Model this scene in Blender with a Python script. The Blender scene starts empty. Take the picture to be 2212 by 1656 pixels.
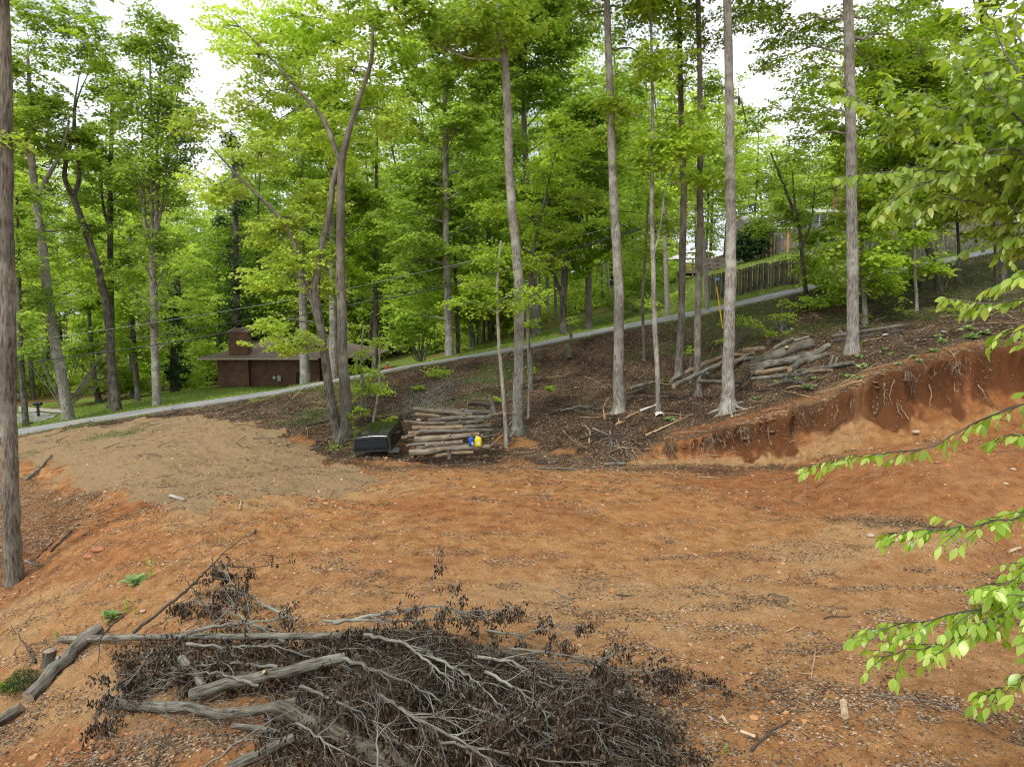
import bpy, math, random
import numpy as np
from mathutils import Vector
S = bpy.context.scene
COL = S.collection
R = math.radians
rng = np.random.default_rng(7)
random.seed(7)

# ---------------------------------------------------------------- camera, sky, sun, exposure
PITCH = R(5.93); F0 = 1522.0; CAMZ = 5.0
cd = bpy.data.cameras.new("camera"); cam = bpy.data.objects.new("camera", cd); COL.objects.link(cam)
cam.location = (0, 0, CAMZ); cam.rotation_euler = (math.pi/2 - PITCH, 0, 0)
cd.sensor_width = 36; cd.lens = 36*F0/2212.0; cd.clip_start = 0.05; cd.clip_end = 3000
S.camera = cam
SUN_EL, SUN_ROT = R(50), R(215)
wd = bpy.data.worlds.new("World"); S.world = wd; wd.use_nodes = True
wn = wd.node_tree; wn.nodes.clear()
o_ = wn.nodes.new('ShaderNodeOutputWorld'); b_ = wn.nodes.new('ShaderNodeBackground')
sk = wn.nodes.new('ShaderNodeTexSky'); sk.sky_type = 'NISHITA'; sk.sun_disc = False
sk.sun_elevation = SUN_EL; sk.sun_rotation = SUN_ROT; sk.air_density = 1.0; sk.dust_density = 5.0; sk.ozone_density = 1.0
mx_ = wn.nodes.new('ShaderNodeMix'); mx_.data_type = 'RGBA'; mx_.inputs[0].default_value = 0.86
cl_ = wn.nodes.new('ShaderNodeTexNoise'); cl_.inputs['Scale'].default_value = 2.2; cl_.inputs['Detail'].default_value = 4
cr_ = wn.nodes.new('ShaderNodeValToRGB')
cr_.color_ramp.elements[0].position = 0.36; cr_.color_ramp.elements[0].color = (6.0, 6.7, 7.6, 1)
cr_.color_ramp.elements[1].position = 0.56; cr_.color_ramp.elements[1].color = (11.5, 11.6, 11.6, 1)
wn.links.new(cl_.outputs[0], cr_.inputs[0])
wn.links.new(sk.outputs[0], mx_.inputs[6]); wn.links.new(cr_.outputs[0], mx_.inputs[7])
wn.links.new(mx_.outputs[2], b_.inputs[0]); b_.inputs[1].default_value = 0.085
wn.links.new(b_.outputs[0], o_.inputs[0])
sd = bpy.data.lights.new("sun", 'SUN'); sd.energy = 1.5; sd.angle = R(11); sd.color = (1.0, 0.96, 0.88)
so = bpy.data.objects.new("sun", sd); COL.objects.link(so)
so.rotation_euler = (math.pi/2 - SUN_EL, 0, math.pi - SUN_ROT + math.pi)
_d = Vector((math.cos(SUN_EL)*math.sin(SUN_ROT), math.cos(SUN_EL)*math.cos(SUN_ROT), math.sin(SUN_EL)))
so.rotation_euler = _d.to_track_quat('Z', 'Y').to_euler()
S.view_settings.view_transform = 'Standard'; S.view_settings.look = 'None'; S.view_settings.gamma = 1
S.view_settings.exposure = 0.68
S.cycles.max_bounces = 10; S.cycles.diffuse_bounces = 6; S.cycles.transmission_bounces = 8; S.cycles.glossy_bounces = 2
S.cycles.caustics_reflective = False; S.cycles.caustics_refractive = False
S.cycles.use_denoising = True; S.cycles.filter_width = 1.15

# ---------------------------------------------------------------- helpers
def W(px, py, D):
    """photo pixel (2212 wide) at forward distance D -> world point"""
    a = (px-1106)/F0; b = (828-py)/F0; c, s = math.cos(PITCH), math.sin(PITCH)
    y = c + s*b; z = -s + c*b; t = D/y
    return np.array([a*t, D, CAMZ + z*t])

def tag(o, label=None, cat=None, group=None, kind=None):
    if label: o['label'] = label
    if cat: o['category'] = cat
    if group: o['group'] = group
    if kind: o['kind'] = kind
    return o

def empty(name, loc, label, cat, group=None):
    o = bpy.data.objects.new(name, None); COL.objects.link(o); o.empty_display_size = 0.1
    o.location = loc
    return tag(o, label, cat, group)

class MB:
    def __init__(s): s.V = []; s.n = 0; s.F = []; s.U = []
    def add(s, V, F, mat=0, smooth=True, uv=None):
        V = np.asarray(V, float).reshape(-1, 3); F = np.asarray(F, int)
        s.F.append((F + s.n, mat, smooth)); s.V.append(V); s.n += len(V)
        s.U.append(np.zeros((len(V), 2)) if uv is None else np.asarray(uv, float))
    def build(s, name, mats, parent=None, origin=None):
        V = np.concatenate(s.V); U = np.concatenate(s.U)
        if parent is not None:
            V = V - np.array(parent_loc(parent))
            if origin is not None: V = V - (np.array(origin) - np.array(parent_loc(parent)))
        elif origin is not None: V = V - np.array(origin)
        me = bpy.data.meshes.new(name)
        me.vertices.add(len(V)); me.vertices.foreach_set('co', V.astype(np.float32).ravel())
        loops = np.concatenate([f.ravel() for f, m, sm in s.F])
        cnt = np.concatenate([np.full(len(f), f.shape[1]) for f, m, sm in s.F])
        me.loops.add(len(loops)); me.loops.foreach_set('vertex_index', loops.astype(np.int32))
        me.polygons.add(len(cnt))
        st = np.concatenate([[0], np.cumsum(cnt)[:-1]])
        me.polygons.foreach_set('loop_start', st.astype(np.int32))
        me.polygons.foreach_set('loop_total', cnt.astype(np.int32))
        me.polygons.foreach_set('material_index', np.concatenate([np.full(len(f), m) for f, m, sm in s.F]).astype(np.int32))
        me.polygons.foreach_set('use_smooth', np.concatenate([np.full(len(f), sm) for f, m, sm in s.F]).astype(bool))
        uvl = me.uv_layers.new(name='UVMap'); uvl.data.foreach_set('uv', U[loops].astype(np.float32).ravel())
        for m in (mats if isinstance(mats, (list, tuple)) else [mats]): me.materials.append(m)
        me.update(); me.validate()
        o = bpy.data.objects.new(name, me); COL.objects.link(o)
        if parent is not None:
            o.parent = parent
            if origin is not None: o.location = np.array(origin) - np.array(parent_loc(parent))
        elif origin is not None: o.location = origin
        return o
    def box(s, c, size, rz=0, mat=0, M=None, smooth=False):
        x, y, z = [d/2 for d in size]
        v = np.array([(-x,-y,-z),(x,-y,-z),(x,y,-z),(-x,y,-z),(-x,-y,z),(x,-y,z),(x,y,z),(-x,y,z)])
        if M is not None: v = v @ np.array(M).T
        elif rz:
            cc, ss = math.cos(rz), math.sin(rz); v = v @ np.array([[cc,ss,0],[-ss,cc,0],[0,0,1]])
        s.add(v + np.array(c), [(0,3,2,1),(4,5,6,7),(0,1,5,4),(1,2,6,5),(2,3,7,6),(3,0,4,7)], mat, smooth)
    def bar(s, a, b, w, h, mat=0, up=(0,0,1)):
        a = np.array(a, float); b = np.array(b, float); d = b-a; L = np.linalg.norm(d); d /= L
        u = np.array(up, float); sd_ = np.cross(d, u); sd_ /= np.linalg.norm(sd_); u = np.cross(sd_, d)
        M = np.stack([d, sd_, u], 1)
        s.box((a+b)/2, (L, w, h), mat=mat, M=M)
    def tube(s, P, rad, k=8, mat=0, cap=0, capmat=None, bump=0.0, seed=0):
        P = np.asarray(P, float); n = len(P)
        rad = np.broadcast_to(np.asarray(rad, float), (n,))
        T = np.gradient(P, axis=0); T /= (np.linalg.norm(T, axis=1, keepdims=True)+1e-9)
        ref = np.array([0.0,1,0]) if abs(T[0][1]) < .8 else np.array([1.0,0,0])
        N = np.zeros_like(P); u = np.cross(T[0], ref); u /= np.linalg.norm(u)
        for i in range(n):
            u = u - T[i]*np.dot(u, T[i]); u /= np.linalg.norm(u); N[i] = u
        B = np.cross(T, N)
        ang = np.linspace(0, 2*math.pi, k+1)
        ca, sa = np.cos(ang), np.sin(ang)
        rr = rad[:, None]*np.ones((1, k+1))
        if bump:
            r2 = np.random.default_rng(seed+1)
            q = r2.normal(0, bump, (n, k)); q = (q + np.roll(q,1,0) + np.roll(q,1,1))/1.7
            rr = rr*(1+np.concatenate([q, q[:, :1]], 1))
        V = P[:,None,:] + rr[...,None]*(ca[None,:,None]*N[:,None,:] + sa[None,:,None]*B[:,None,:])
        ln = np.concatenate([[0], np.cumsum(np.linalg.norm(np.diff(P, axis=0), axis=1))])
        uv = np.stack([np.broadcast_to(ang/(2*math.pi)*2*math.pi*rad.max(), (n,k+1)), np.broadcast_to(ln[:,None], (n,k+1))], -1)
        i = np.arange(n-1)[:,None]*(k+1); j = np.arange(k)[None,:]
        Fq = np.stack([i+j, i+j+1, i+j+1+(k+1), i+j+(k+1)], -1).reshape(-1,4)
        s.add(V.reshape(-1,3), Fq, mat, True, uv.reshape(-1,2))
        if cap:
            cm = mat if capmat is None else capmat
            for e in (0, n-1):
                ring = V[e,:k]; c = P[e][None]
                ctr = np.concatenate([c, ring]); f = [(0, 1+q, 1+(q+1)%k) for q in range(k)]
                if e == 0: f = [x[::-1] for x in f]
                s.add(ctr, f, cm, False, (ctr-P[e])@np.stack([N[e],B[e]],1))
    def lathe(s, prof, c, k=16, mat=0, smooth=True):
        prof = np.array(prof, float); n = len(prof); a = np.linspace(0, 2*math.pi, k, endpoint=False)
        V = np.stack([prof[:,0][:,None]*np.cos(a), prof[:,0][:,None]*np.sin(a), np.broadcast_to(prof[:,1][:,None], (n,k))], -1)+np.array(c)
        F = [(i*k+j, i*k+(j+1)%k, (i+1)*k+(j+1)%k, (i+1)*k+j) for i in range(n-1) for j in range(k)]
        s.add(V.reshape(-1,3), F, mat, smooth)

def parent_loc(o):
    l = Vector(o.location)
    while o.parent: o = o.parent; l += Vector(o.location)
    return tuple(l)

# value noise
def _h(ix, iy, sd=0):
    h = (ix.astype(np.int64)*374761393 + iy.astype(np.int64)*668265263 + sd*974634777) & 0xffffffff
    h = ((h ^ (h >> 13))*1274126177) & 0xffffffff
    return ((h ^ (h >> 16)) & 0xffff)/65535.0
def vn(x, y, sd=0):
    x = np.asarray(x, float); y = np.asarray(y, float)
    ix = np.floor(x); iy = np.floor(y); fx = x-ix; fy = y-iy
    fx = fx*fx*(3-2*fx); fy = fy*fy*(3-2*fy)
    a = _h(ix,iy,sd); b = _h(ix+1,iy,sd); c = _h(ix,iy+1,sd); d = _h(ix+1,iy+1,sd)
    return (a*(1-fx)+b*fx)*(1-fy) + (c*(1-fx)+d*fx)*fy - 0.5
def fbm(x, y, o=4, sd=0):
    r = 0; a = 1; f = 1
    for i in range(o): r = r + a*vn(x*f+i*17.3, y*f+i*9.1, sd+i); a *= .5; f *= 2.03
    return r
def sstep(a, b, x):
    t = np.clip((x-a)/(b-a+1e-9), 0, 1); return t*t*(3-2*t)

# ---------------------------------------------------------------- terrain
SHARED = [  # pixel x, pixel y, distance
 (40,938,38),(300,895,38),(600,850,37.5),(500,900,33),(500,930,29.5),(300,930,32),(150,935,34),(60,955,33),
 (700,905,31),(720,962,26.5),(850,985,24.6),(1000,985,24.8),(1117,945,26.6),(1230,975,25.6),(1330,1000,23.8),(-300,975,39),
 (250,1000,25.2),(400,975,26.5),(60,1100,24),(-200,1150,22)]
LOW = [
 (0,1656,9),(0,1450,12.2),(30,1250,17),(300,1656,8.2),(300,1450,10.3),(300,1250,14.0),(200,1120,19.5),(600,1250,13.2),(600,1450,9.9),
 (450,1100,17.8),(700,1100,17.9),(700,1030,21.3),(550,1010,22.8),(1106,1656,7.75),(1106,1450,9.8),(1106,1250,13.1),(1106,1080,18.6),(1106,1010,22.5),
 (1500,1656,7.7),(1500,1450,9.75),(1500,1250,13.1),(1500,1080,18.5),(2212,1656,7.5),(2212,1450,9.5),(2212,1300,12),(2212,1225,13.6),(1900,1190,14.5),(1750,1100,17.6),
 (2212,1100,15.6),(2212,985,18),(1960,960,19.3),(1960,1050,17),(1960,1140,15.2),(1800,1045,18.6),(1750,1005,21.2),
 (1450,1003,23.0),(1500,1005,23),(1650,1010,22.3),(1800,985,21.5),(1900,965,21),(2050,952,20.4),(2212,955,19.6),
 (2600,960,18),(2600,1300,12),(2600,1700,7)]
UPP = [
 (1340,988,24.1),(1450,955,24.3),(1550,930,24.3),(1650,905,24.1),(1750,878,23.9),(1850,832,23.6),(1950,797,23.4),(2050,768,23.1),(2150,743,22.9),(2212,748,22.7),(2500,700,22),
 (1573,868,27),(1337,888,27.5),(1422,887,27),(1507,842,29),(1467,808,31),(1840,757,27),(2100,715,26),(1650,800,28.0),(1650,742,31.2),
 (900,892,30),(900,845,33),(1106,855,31),(1106,905,28),(1300,805,32),(1500,745,33.5),(1700,695,32.5),(1900,680,31),(2100,655,31),(2212,640,31),
 (730,822,37),(900,790,37),(1106,757,37),(1300,718,37),(1500,682,36.5),(1730,630,36),(1900,600,36.5),(2110,555,37.5),(2400,490,40),(2800,420,42),
 # beyond the road
 (200,897,47),(0,905,50),(100,882,58),(0,865,68),(-300,900,60),(480,838,59),(690,832,60),(840,826,60),(300,848,70),(0,845,85),(300,815,110),(700,790,100),
 (838,806,44.5),(838,814,49),(838,821,54),(780,822,48),(900,796,48),(900,806,55),
 (970,770,42.5),(1218,722,42.5),(1272,710,44),(1050,738,55),(1180,700,60),(1100,690,90),(900,770,75),
 (1400,672,46),(1601,641,41),(1731,611,40.5),(1878,578,41),(2124,528,42),(1600,575,50),(1700,545,55),(1900,500,56),(2100,470,58),(1500,600,60),(1700,520,90),(2100,400,95),(2600,380,60)]
WORLD_EXTRA = [(-150,60,-5),(-120,150,-6),(0,180,3),(120,160,20),(160,60,16),(250,250,25),(-250,250,-6),(0,350,5),(0,-10,-1),(-30,-10,-5),(30,-10,2),
               (-30,10,-4.5),(-60,25,-5),(30,12,2.5),(45,25,6.5),(0,-80,-6),(-150,-60,-12),(150,-60,6),(0,3,0.0),(-5,3,-.5),(5,3,.1)]
def _tps(pts):
    P = np.array(pts); n = len(P); sc = 20.0
    X = P[:, :2]/sc
    d = np.linalg.norm(X[:,None]-X[None], axis=2); K = np.where(d > 0, d*d*np.log(d+1e-12), 0) + 0.0006*np.eye(n)
    Q = np.concatenate([np.ones((n,1)), X], 1)
    A = np.block([[K, Q],[Q.T, np.zeros((3,3))]])
    w = np.linalg.solve(A, np.concatenate([P[:,2], np.zeros(3)]))
    def f(x, y):
        x = np.asarray(x, float)/sc; y = np.asarray(y, float)/sc
        r = w[n] + w[n+1]*x + w[n+2]*y
        for i in range(n):
            q = (x-X[i,0])**2 + (y-X[i,1])**2 + 1e-12
            r = r + w[i]*0.5*q*np.log(q)
        return r
    return f
_sh = [tuple(W(*p)) for p in SHARED]
tL = _tps(_sh + [tuple(W(*p)) for p in LOW] + WORLD_EXTRA)
tU = _tps(_sh + [tuple(W(*p)) for p in UPP] + WORLD_EXTRA)
# the lip of the cut bank as a line y(x), and the width of its face
_lip = np.array([W(*p) for p in [(-300,975,39),(60,955,33),(300,945,29),(500,950,27.4),(720,962,26.5),(850,985,25.3),(1000,985,25.3),(1117,960,26),(1230,975,25.4),(1340,985,24.3),
    (1450,955,24.3),(1550,930,24.2),(1650,905,24),(1750,880,23.8),(1850,835,23.5),(1950,800,23.3),(2050,770,23),(2150,745,22.8),(2212,752,22.6),(2600,700,21.5)]])
_fw = np.array([3,3,3,2.5,1.8,1.5,1.5,1.5,1.3,1.1,1.2,1.4,1.7,2.2,2.4,2.5,2.6,2.6,2.6,2.6])
def lip_y(x): return np.interp(x, _lip[:,0], _lip[:,1])
# road edges
NEAR = np.array([W(*p) for p in [(-900,1050,42),(-300,975,39),(40,938,38),(300,895,38),(600,850,37.5),(730,822,37),(900,790,37),(1106,757,37),(1300,718,37),(1500,682,36.5),(1730,630,36),(1900,598,36.5),(2110,553,37.5),(2400,490,40),(2800,420,42)]])
FAR = np.array([W(*p) for p in [(-900,1038,45.4),(-300,964,42.3),(40,926,41.2),(300,885,41.2),(600,842,40.7),(730,817.5,40.2),(838,796.5,40.2),(900,785.5,40.2),(1106,750.5,40.2),(1300,709,40.2),(1500,672,39.8),(1730,619,39.3),(1900,586,39.8),(2110,543,40.8),(2400,480,43.5),(2800,410,45.5)]])
def road(x):
    return (np.interp(x,NEAR[:,0],NEAR[:,1]), np.interp(x,NEAR[:,0],NEAR[:,2]), np.interp(x,FAR[:,0],FAR[:,1]), np.interp(x,FAR[:,0],FAR[:,2]))
def zbase(x, y):
    x = np.asarray(x, float); y = np.asarray(y, float)
    zl = tL(x, y); zu = tU(x, y)
    ly = lip_y(x) + np.where(x > 3.5, 1, .0)*(fbm(x*0.9, x*0+3, 4, 5)*0.55 + fbm(x*3.1, x*0+7, 3, 6)*0.42)
    fw = np.interp(x, _lip[:,0], _fw)
    t = np.clip((y-(ly-fw))/fw, 0, 1)
    cut = sstep(3.5, 6, x)
    g1 = t*t*(3-2*t); g2 = 0.62*t**1.5 + 0.38*sstep(.86, 1.0, t)
    g = g1*(1-cut) + g2*cut
    z = zl*(1-g) + zu*g
    ny, nz, fy, fz = road(x)
    u = np.clip((y-ny)/(fy-ny), 0, 1); rz = nz*(1-u)+fz*u - 0.06
    d = np.maximum(np.maximum(ny-y, y-fy), 0)
    k = 1 - sstep(0.3, 3.0, d)
    return z*(1-k) + rz*k
def zfun(x, y, fine=True):
    z = zbase(x, y)
    x = np.asarray(x, float); y = np.asarray(y, float)
    ny, nz, fy, fz = road(x)
    d = np.maximum(np.maximum(ny-y, y-fy), 0)
    amp = sstep(0.1, 1.5, d)*(1-0.75*sstep(43, 55, y))
    ly = lip_y(x); fw = np.interp(x, _lip[:,0], _fw)
    face = sstep(-fw-.2, -fw+.5, y-ly)*(1-sstep(-.05, .25, y-ly))*sstep(4, 6, x)
    bank = sstep(0, 2.5, y-ly)
    left = (1-sstep(-7, -1.5, x))*(1-sstep(26,33,y))
    n = 0.16*fbm(x*.35, y*.35, 3, 1)*(0.4+bank*.9+left) + 0.075*fbm(x*1.3, y*1.3, 4, 2)*(0.45+bank*1.5+left*.9+face)
    # rills running down the left slope
    q = (x*0.55 + y*0.83)
    n = n + left*0.10*fbm(q*2.2, (x*.83-y*.55)*.35, 3, 9)
    if fine: n = n + (0.034+0.02*bank+0.03*left+.05*face)*fbm(x*5, y*5, 4, 3) - .018*np.abs(fbm(x*11,y*11,2,13)) + face*(0.16*fbm(x*2.6, y*2+x, 3, 8) - .16*np.abs(fbm(x*4.5,y*3.5,3,12)))
    return z + n*amp

def zf(x, y): return float(zfun(np.array([x]), np.array([y]))[0])
def ray(px, py):
    a = (px-1106)/F0; b = (828-py)/F0; c, s = math.cos(PITCH), math.sin(PITCH)
    return np.array([a, c+s*b, -s+c*b])
_T = np.concatenate([np.linspace(4, 50, 900), np.linspace(50.2, 140, 220)])
def G(px, py, h=0.0, dmin=4, off=None):
    """where the ray of a pixel comes down to height h above the terrain"""
    d = ray(px, py); d = d/d[1]
    P = np.array([0,0,CAMZ]) + _T[:,None]*d
    gap = P[:,2] - zfun(P[:,0], P[:,1], False) - h
    ok = np.where((gap[1:] <= 0) & (gap[:-1] > 0) & (_T[1:] > dmin))[0]
    if len(ok) == 0: return P[np.argmin(np.abs(gap))]
    i = ok[0]; f = gap[i]/(gap[i]-gap[i+1]); t = _T[i]*(1-f)+_T[i+1]*f
    return np.array([0,0,CAMZ]) + t*d
def on(px, D, py=None):
    """terrain point at distance D under pixel column px"""
    x = (px-1106)/F0*D
    x *= 1.0/(math.cos(PITCH)+0)  if py is None else 1.0/(ray(px,py)[1])
    return np.array([x, D, zf(x, D)])

def inpoly(x, y, poly):
    c = np.zeros(x.shape, bool); n = len(poly)
    for i in range(n):
        x1,y1 = poly[i]; x2,y2 = poly[(i+1)%n]
        if y1 == y2: continue
        m = ((y1 > y) != (y2 > y)) & (x < (x2-x1)*(y-y1)/(y2-y1)+x1)
        c ^= m
    return c
def edged(x, y, poly):
    d = np.full(x.shape, 1e9); n = len(poly)
    for i in range(n):
        a = np.array(poly[i]); b = np.array(poly[(i+1)%n]); ab = b-a
        t = np.clip(((x-a[0])*ab[0]+(y-a[1])*ab[1])/(ab@ab+1e-9), 0, 1)
        d = np.minimum(d, np.hypot(x-a[0]-t*ab[0], y-a[1]-t*ab[1]))
    return np.where(inpoly(x, y, poly), d, -d)
def area(pxs, soft=1.0):
    """photo outline -> fixed polygon on the ground -> soft mask function of world x,y"""
    poly = [tuple(G(*p)[:2]) for p in pxs]
    def f(x, y, wob=0.9, sd=0):
        d = edged(x, y, poly) + wob*fbm(x*.9, y*.9, 4, 20+sd)
        return sstep(-soft/2, soft/2, d)
    return f
A_gravel = area([(20,948),(150,926),(300,908),(430,893),(520,905),(640,950),(735,1000),(830,1035),(800,1062),(640,1075),(480,1075),(420,1110),(330,1085),(230,1060),(120,1010),(30,985)], 2.6)
A_litter_left = area([(-40,1000),(60,985),(230,1060),(190,1130),(120,1200),(60,1290),(-60,1380)], 1.4)
A_lawn = [tuple(W(*p)[:2]) for p in [(-100,932,41.6),(40,926,41.3),(300,885,41.3),(600,841,40.8),(690,825,41),(700,826,64),(300,840,66),(230,862,60),(195,890,55),(100,905,51),(-100,915,50)]]
A_lawn2 = [tuple(W(*p)[:2]) for p in [(790,803,40.4),(900,781,40.4),(1106,748,40.4),(1300,709,40.4),(1500,672,40),(1900,586,40),(2110,543,41),(2400,480,43.6),(2400,475,47),(2000,560,45),(1500,600,70),(1350,690,46),(1150,715,50),(930,770,48)]]
def masks(x, y):
    ny, nz, fy, fz = road(x); ly = lip_y(x)
    grav = A_gravel(x, y)
    bank = sstep(-0.6, 0.8, y-ly + 2.2*sstep(-9,-6,x)*(1-sstep(2,4.5,x)) + (1.3-1.1*sstep(3.5,5,x))*fbm(x*.8, y*.8, 4, 31) + .25*sstep(3.5,5,x))
    left = A_litter_left(x, y, 1.2, 3)
    cutfront = sstep(1.0, 4.5, x)*0
    patch = sstep(.05, .40, fbm(x*.6, y*1.1, 5, 40))*0.6
    seam = .55*np.exp(-((y-(ly-.9-np.interp(x,_lip[:,0],_fw))+1.6*fbm(x*.5,y*.5,3,45))/1.25)**2)*sstep(-9, -7, x)*(1-sstep(9, 12, x))
    gully = np.exp(-((y - (13.6+(10.8-x)*0.95) + .8*fbm(x,y,3,44))/0.8)**2)*sstep(5.5,8.5,x)*(.15+.42*sstep(-.2,.2,fbm(x*1.1,y*1.1,3,46)))
    brush = .75*np.exp(-(((x-.6)/3.0)**2 + ((y-9.0)/1.3)**2))
    bank = bank*(1-.6*np.exp(-((y-ly-.6)/1.8)**2)*sstep(-.1,.25,fbm(x*.7,y*.9,4,52))*(x<5))
    litter = np.clip(np.maximum.reduce([bank, left*.5, patch*.6, seam*1.0, gully*1.0, brush*.9]), 0, 1)
    drift = sstep(.10,.42, fbm(x*.75+3, y*1.5, 5, 47))*.5
    litter = np.where(grav > .5, drift*.8, litter)*1.0
    # clay shows on the shelf edge
    shelf = sstep(3.5,6,x)*np.exp(-((y-ly-0.7)/0.9)**2)
    litter = litter*(1-.55*shelf)
    litter = np.where(y < fy, litter, .85)
    grass = np.maximum(sstep(-.5,.5, edged(x,y,A_lawn)), sstep(-.5,.5, edged(x,y,A_lawn2)))
    verge = np.exp(-np.maximum(ny-y,0)/0.5)*(y < ny+.1)*sstep(-.25,.3,fbm(x*.7,y*.7,3,50))*.8
    cover = 1.3*sstep(-.02,.35, fbm(x*.33, y*.5, 4, 60))*sstep(26,33,y)*(y<ny)*.5 + sstep(13,17,x)*sstep(27,31,y)*(y<ny)*.5
    cover = cover + np.exp(-(((x+8.2)/2.6)**2+((y-34.5)/2.0)**2))*.6*(y<ny)
    far_ = sstep(2, 6, y-fy)*(1-np.clip(grass,0,1)); cover = np.maximum(cover, far_*.9); litter = litter*(1-.5*far_); grass = np.maximum(grass, far_*(.35+.6*sstep(-.1,.3,fbm(x*.25,y*.25,3,53))))
    return grav, litter, np.clip(np.maximum.reduce([grass, verge]), 0, 1), np.clip(cover, 0, 1)
# ---------------------------------------------------------------- materials
def nmat(name):
    m = bpy.data.materials.new(name); m.use_nodes = True; t = m.node_tree
    return m, t, t.nodes['Principled BSDF'], (lambda k: t.nodes.new('ShaderNode'+k)), t.links.new
def ramp(N, stops):
    r = N('ValToRGB'); e = r.color_ramp.elements
    e[0].position, e[0].color = stops[0][0], (*stops[0][1], 1); e[1].position, e[1].color = stops[-1][0], (*stops[-1][1], 1)
    for p, c in stops[1:-1]: q = e.new(p); q.color = (*c, 1)
    return r
def leafmat(name, stops, trans=0.45, tint=(1.25,1.25,.7), rough=.5, var=(.82,1.25), vs=.35):
    m, t, p, N, L = nmat(name)
    g = N('NewGeometry'); r = ramp(N, stops); L(g.outputs['Random Per Island'], r.inputs[0])
    no = N('TexNoise'); no.inputs['Scale'].default_value = vs; no.inputs['Detail'].default_value = 2; L(g.outputs['Position'], no.inputs[0])
    hs = N('HueSaturation'); L(r.outputs[0], hs.inputs['Color']); mr = N('MapRange'); mr.inputs[1].default_value=.35; mr.inputs[2].default_value=.65; mr.inputs[3].default_value=var[0]; mr.inputs[4].default_value=var[1]
    L(no.outputs[0], mr.inputs[0]); L(mr.outputs[0], hs.inputs['Value'])
    p.inputs['Roughness'].default_value = rough; p.inputs['Specular IOR Level'].default_value = .25
    L(hs.outputs[0], p.inputs['Base Color'])
    tr = N('BsdfTranslucent'); mc = N('Mix'); mc.data_type='RGBA'; mc.blend_type='MULTIPLY'; mc.inputs[0].default_value=1; mc.inputs[7].default_value=(*tint,1)
    L(hs.outputs[0], mc.inputs[6]); L(mc.outputs[2], tr.inputs[0])
    ms = N('MixShader'); ms.inputs[0].default_value = trans; L(p.outputs[0], ms.inputs[1]); L(tr.outputs[0], ms.inputs[2])
    L(ms.outputs[0], t.nodes['Material Output'].inputs[0]); return m
M = {}
M['leaf_a'] = leafmat('fresh maple leaves', [(0,(.20,.32,.03)),(.5,(.33,.46,.055)),(1,(.50,.62,.11))], .5, (1.35,1.35,.7))
M['leaf_b'] = leafmat('yellow green spring leaves', [(0,(.36,.47,.06)),(.5,(.50,.60,.10)),(1,(.63,.71,.20))], .5, (1.2,1.3,.8))
M['leaf_c'] = leafmat('mid green canopy leaves', [(0,(.16,.27,.035)),(.5,(.28,.40,.065)),(1,(.44,.56,.12))], .5, (1.35,1.35,.75))
M['leaf_d'] = leafmat('dark evergreen leaves', [(0,(.02,.05,.015)),(.5,(.035,.08,.02)),(1,(.06,.12,.03))], .25)
M['leaf_e'] = leafmat('beech leaves near the camera', [(0,(.17,.30,.035)),(.5,(.31,.46,.07)),(1,(.50,.63,.20))], .5, (1.5,1.4,.35), .3)
M['leaf_e'].node_tree.nodes['Principled BSDF'].inputs['Specular IOR Level'].default_value = .6
M['leaf_m'] = leafmat('woolly grey green leaves', [(0,(.20,.31,.11)),(.5,(.28,.39,.15)),(1,(.37,.48,.21))], .35)
M['leaf_g'] = leafmat('dark ground cover leaves', [(0,(.06,.11,.02)),(.5,(.10,.18,.03)),(1,(.17,.27,.05))], .35)
M['dead'] = leafmat('withered dark leaves', [(0,(.020,.013,.008)),(.5,(.048,.033,.021)),(.85,(.10,.073,.048)),(1,(.21,.165,.115))], .12, (1,1,1), .7)
M['litter'] = leafmat('dry fallen leaves', [(0,(.06,.035,.02)),(.3,(.15,.09,.052)),(.55,(.23,.16,.10)),(.8,(.32,.24,.16)),(1,(.42,.35,.265))], .08, (1,1,1), .8, (.6,1.4), 1.1)
M['grassblade'] = leafmat('lawn grass', [(0,(.13,.20,.035)),(.5,(.20,.28,.05)),(1,(.30,.38,.08))], .3)

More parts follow.
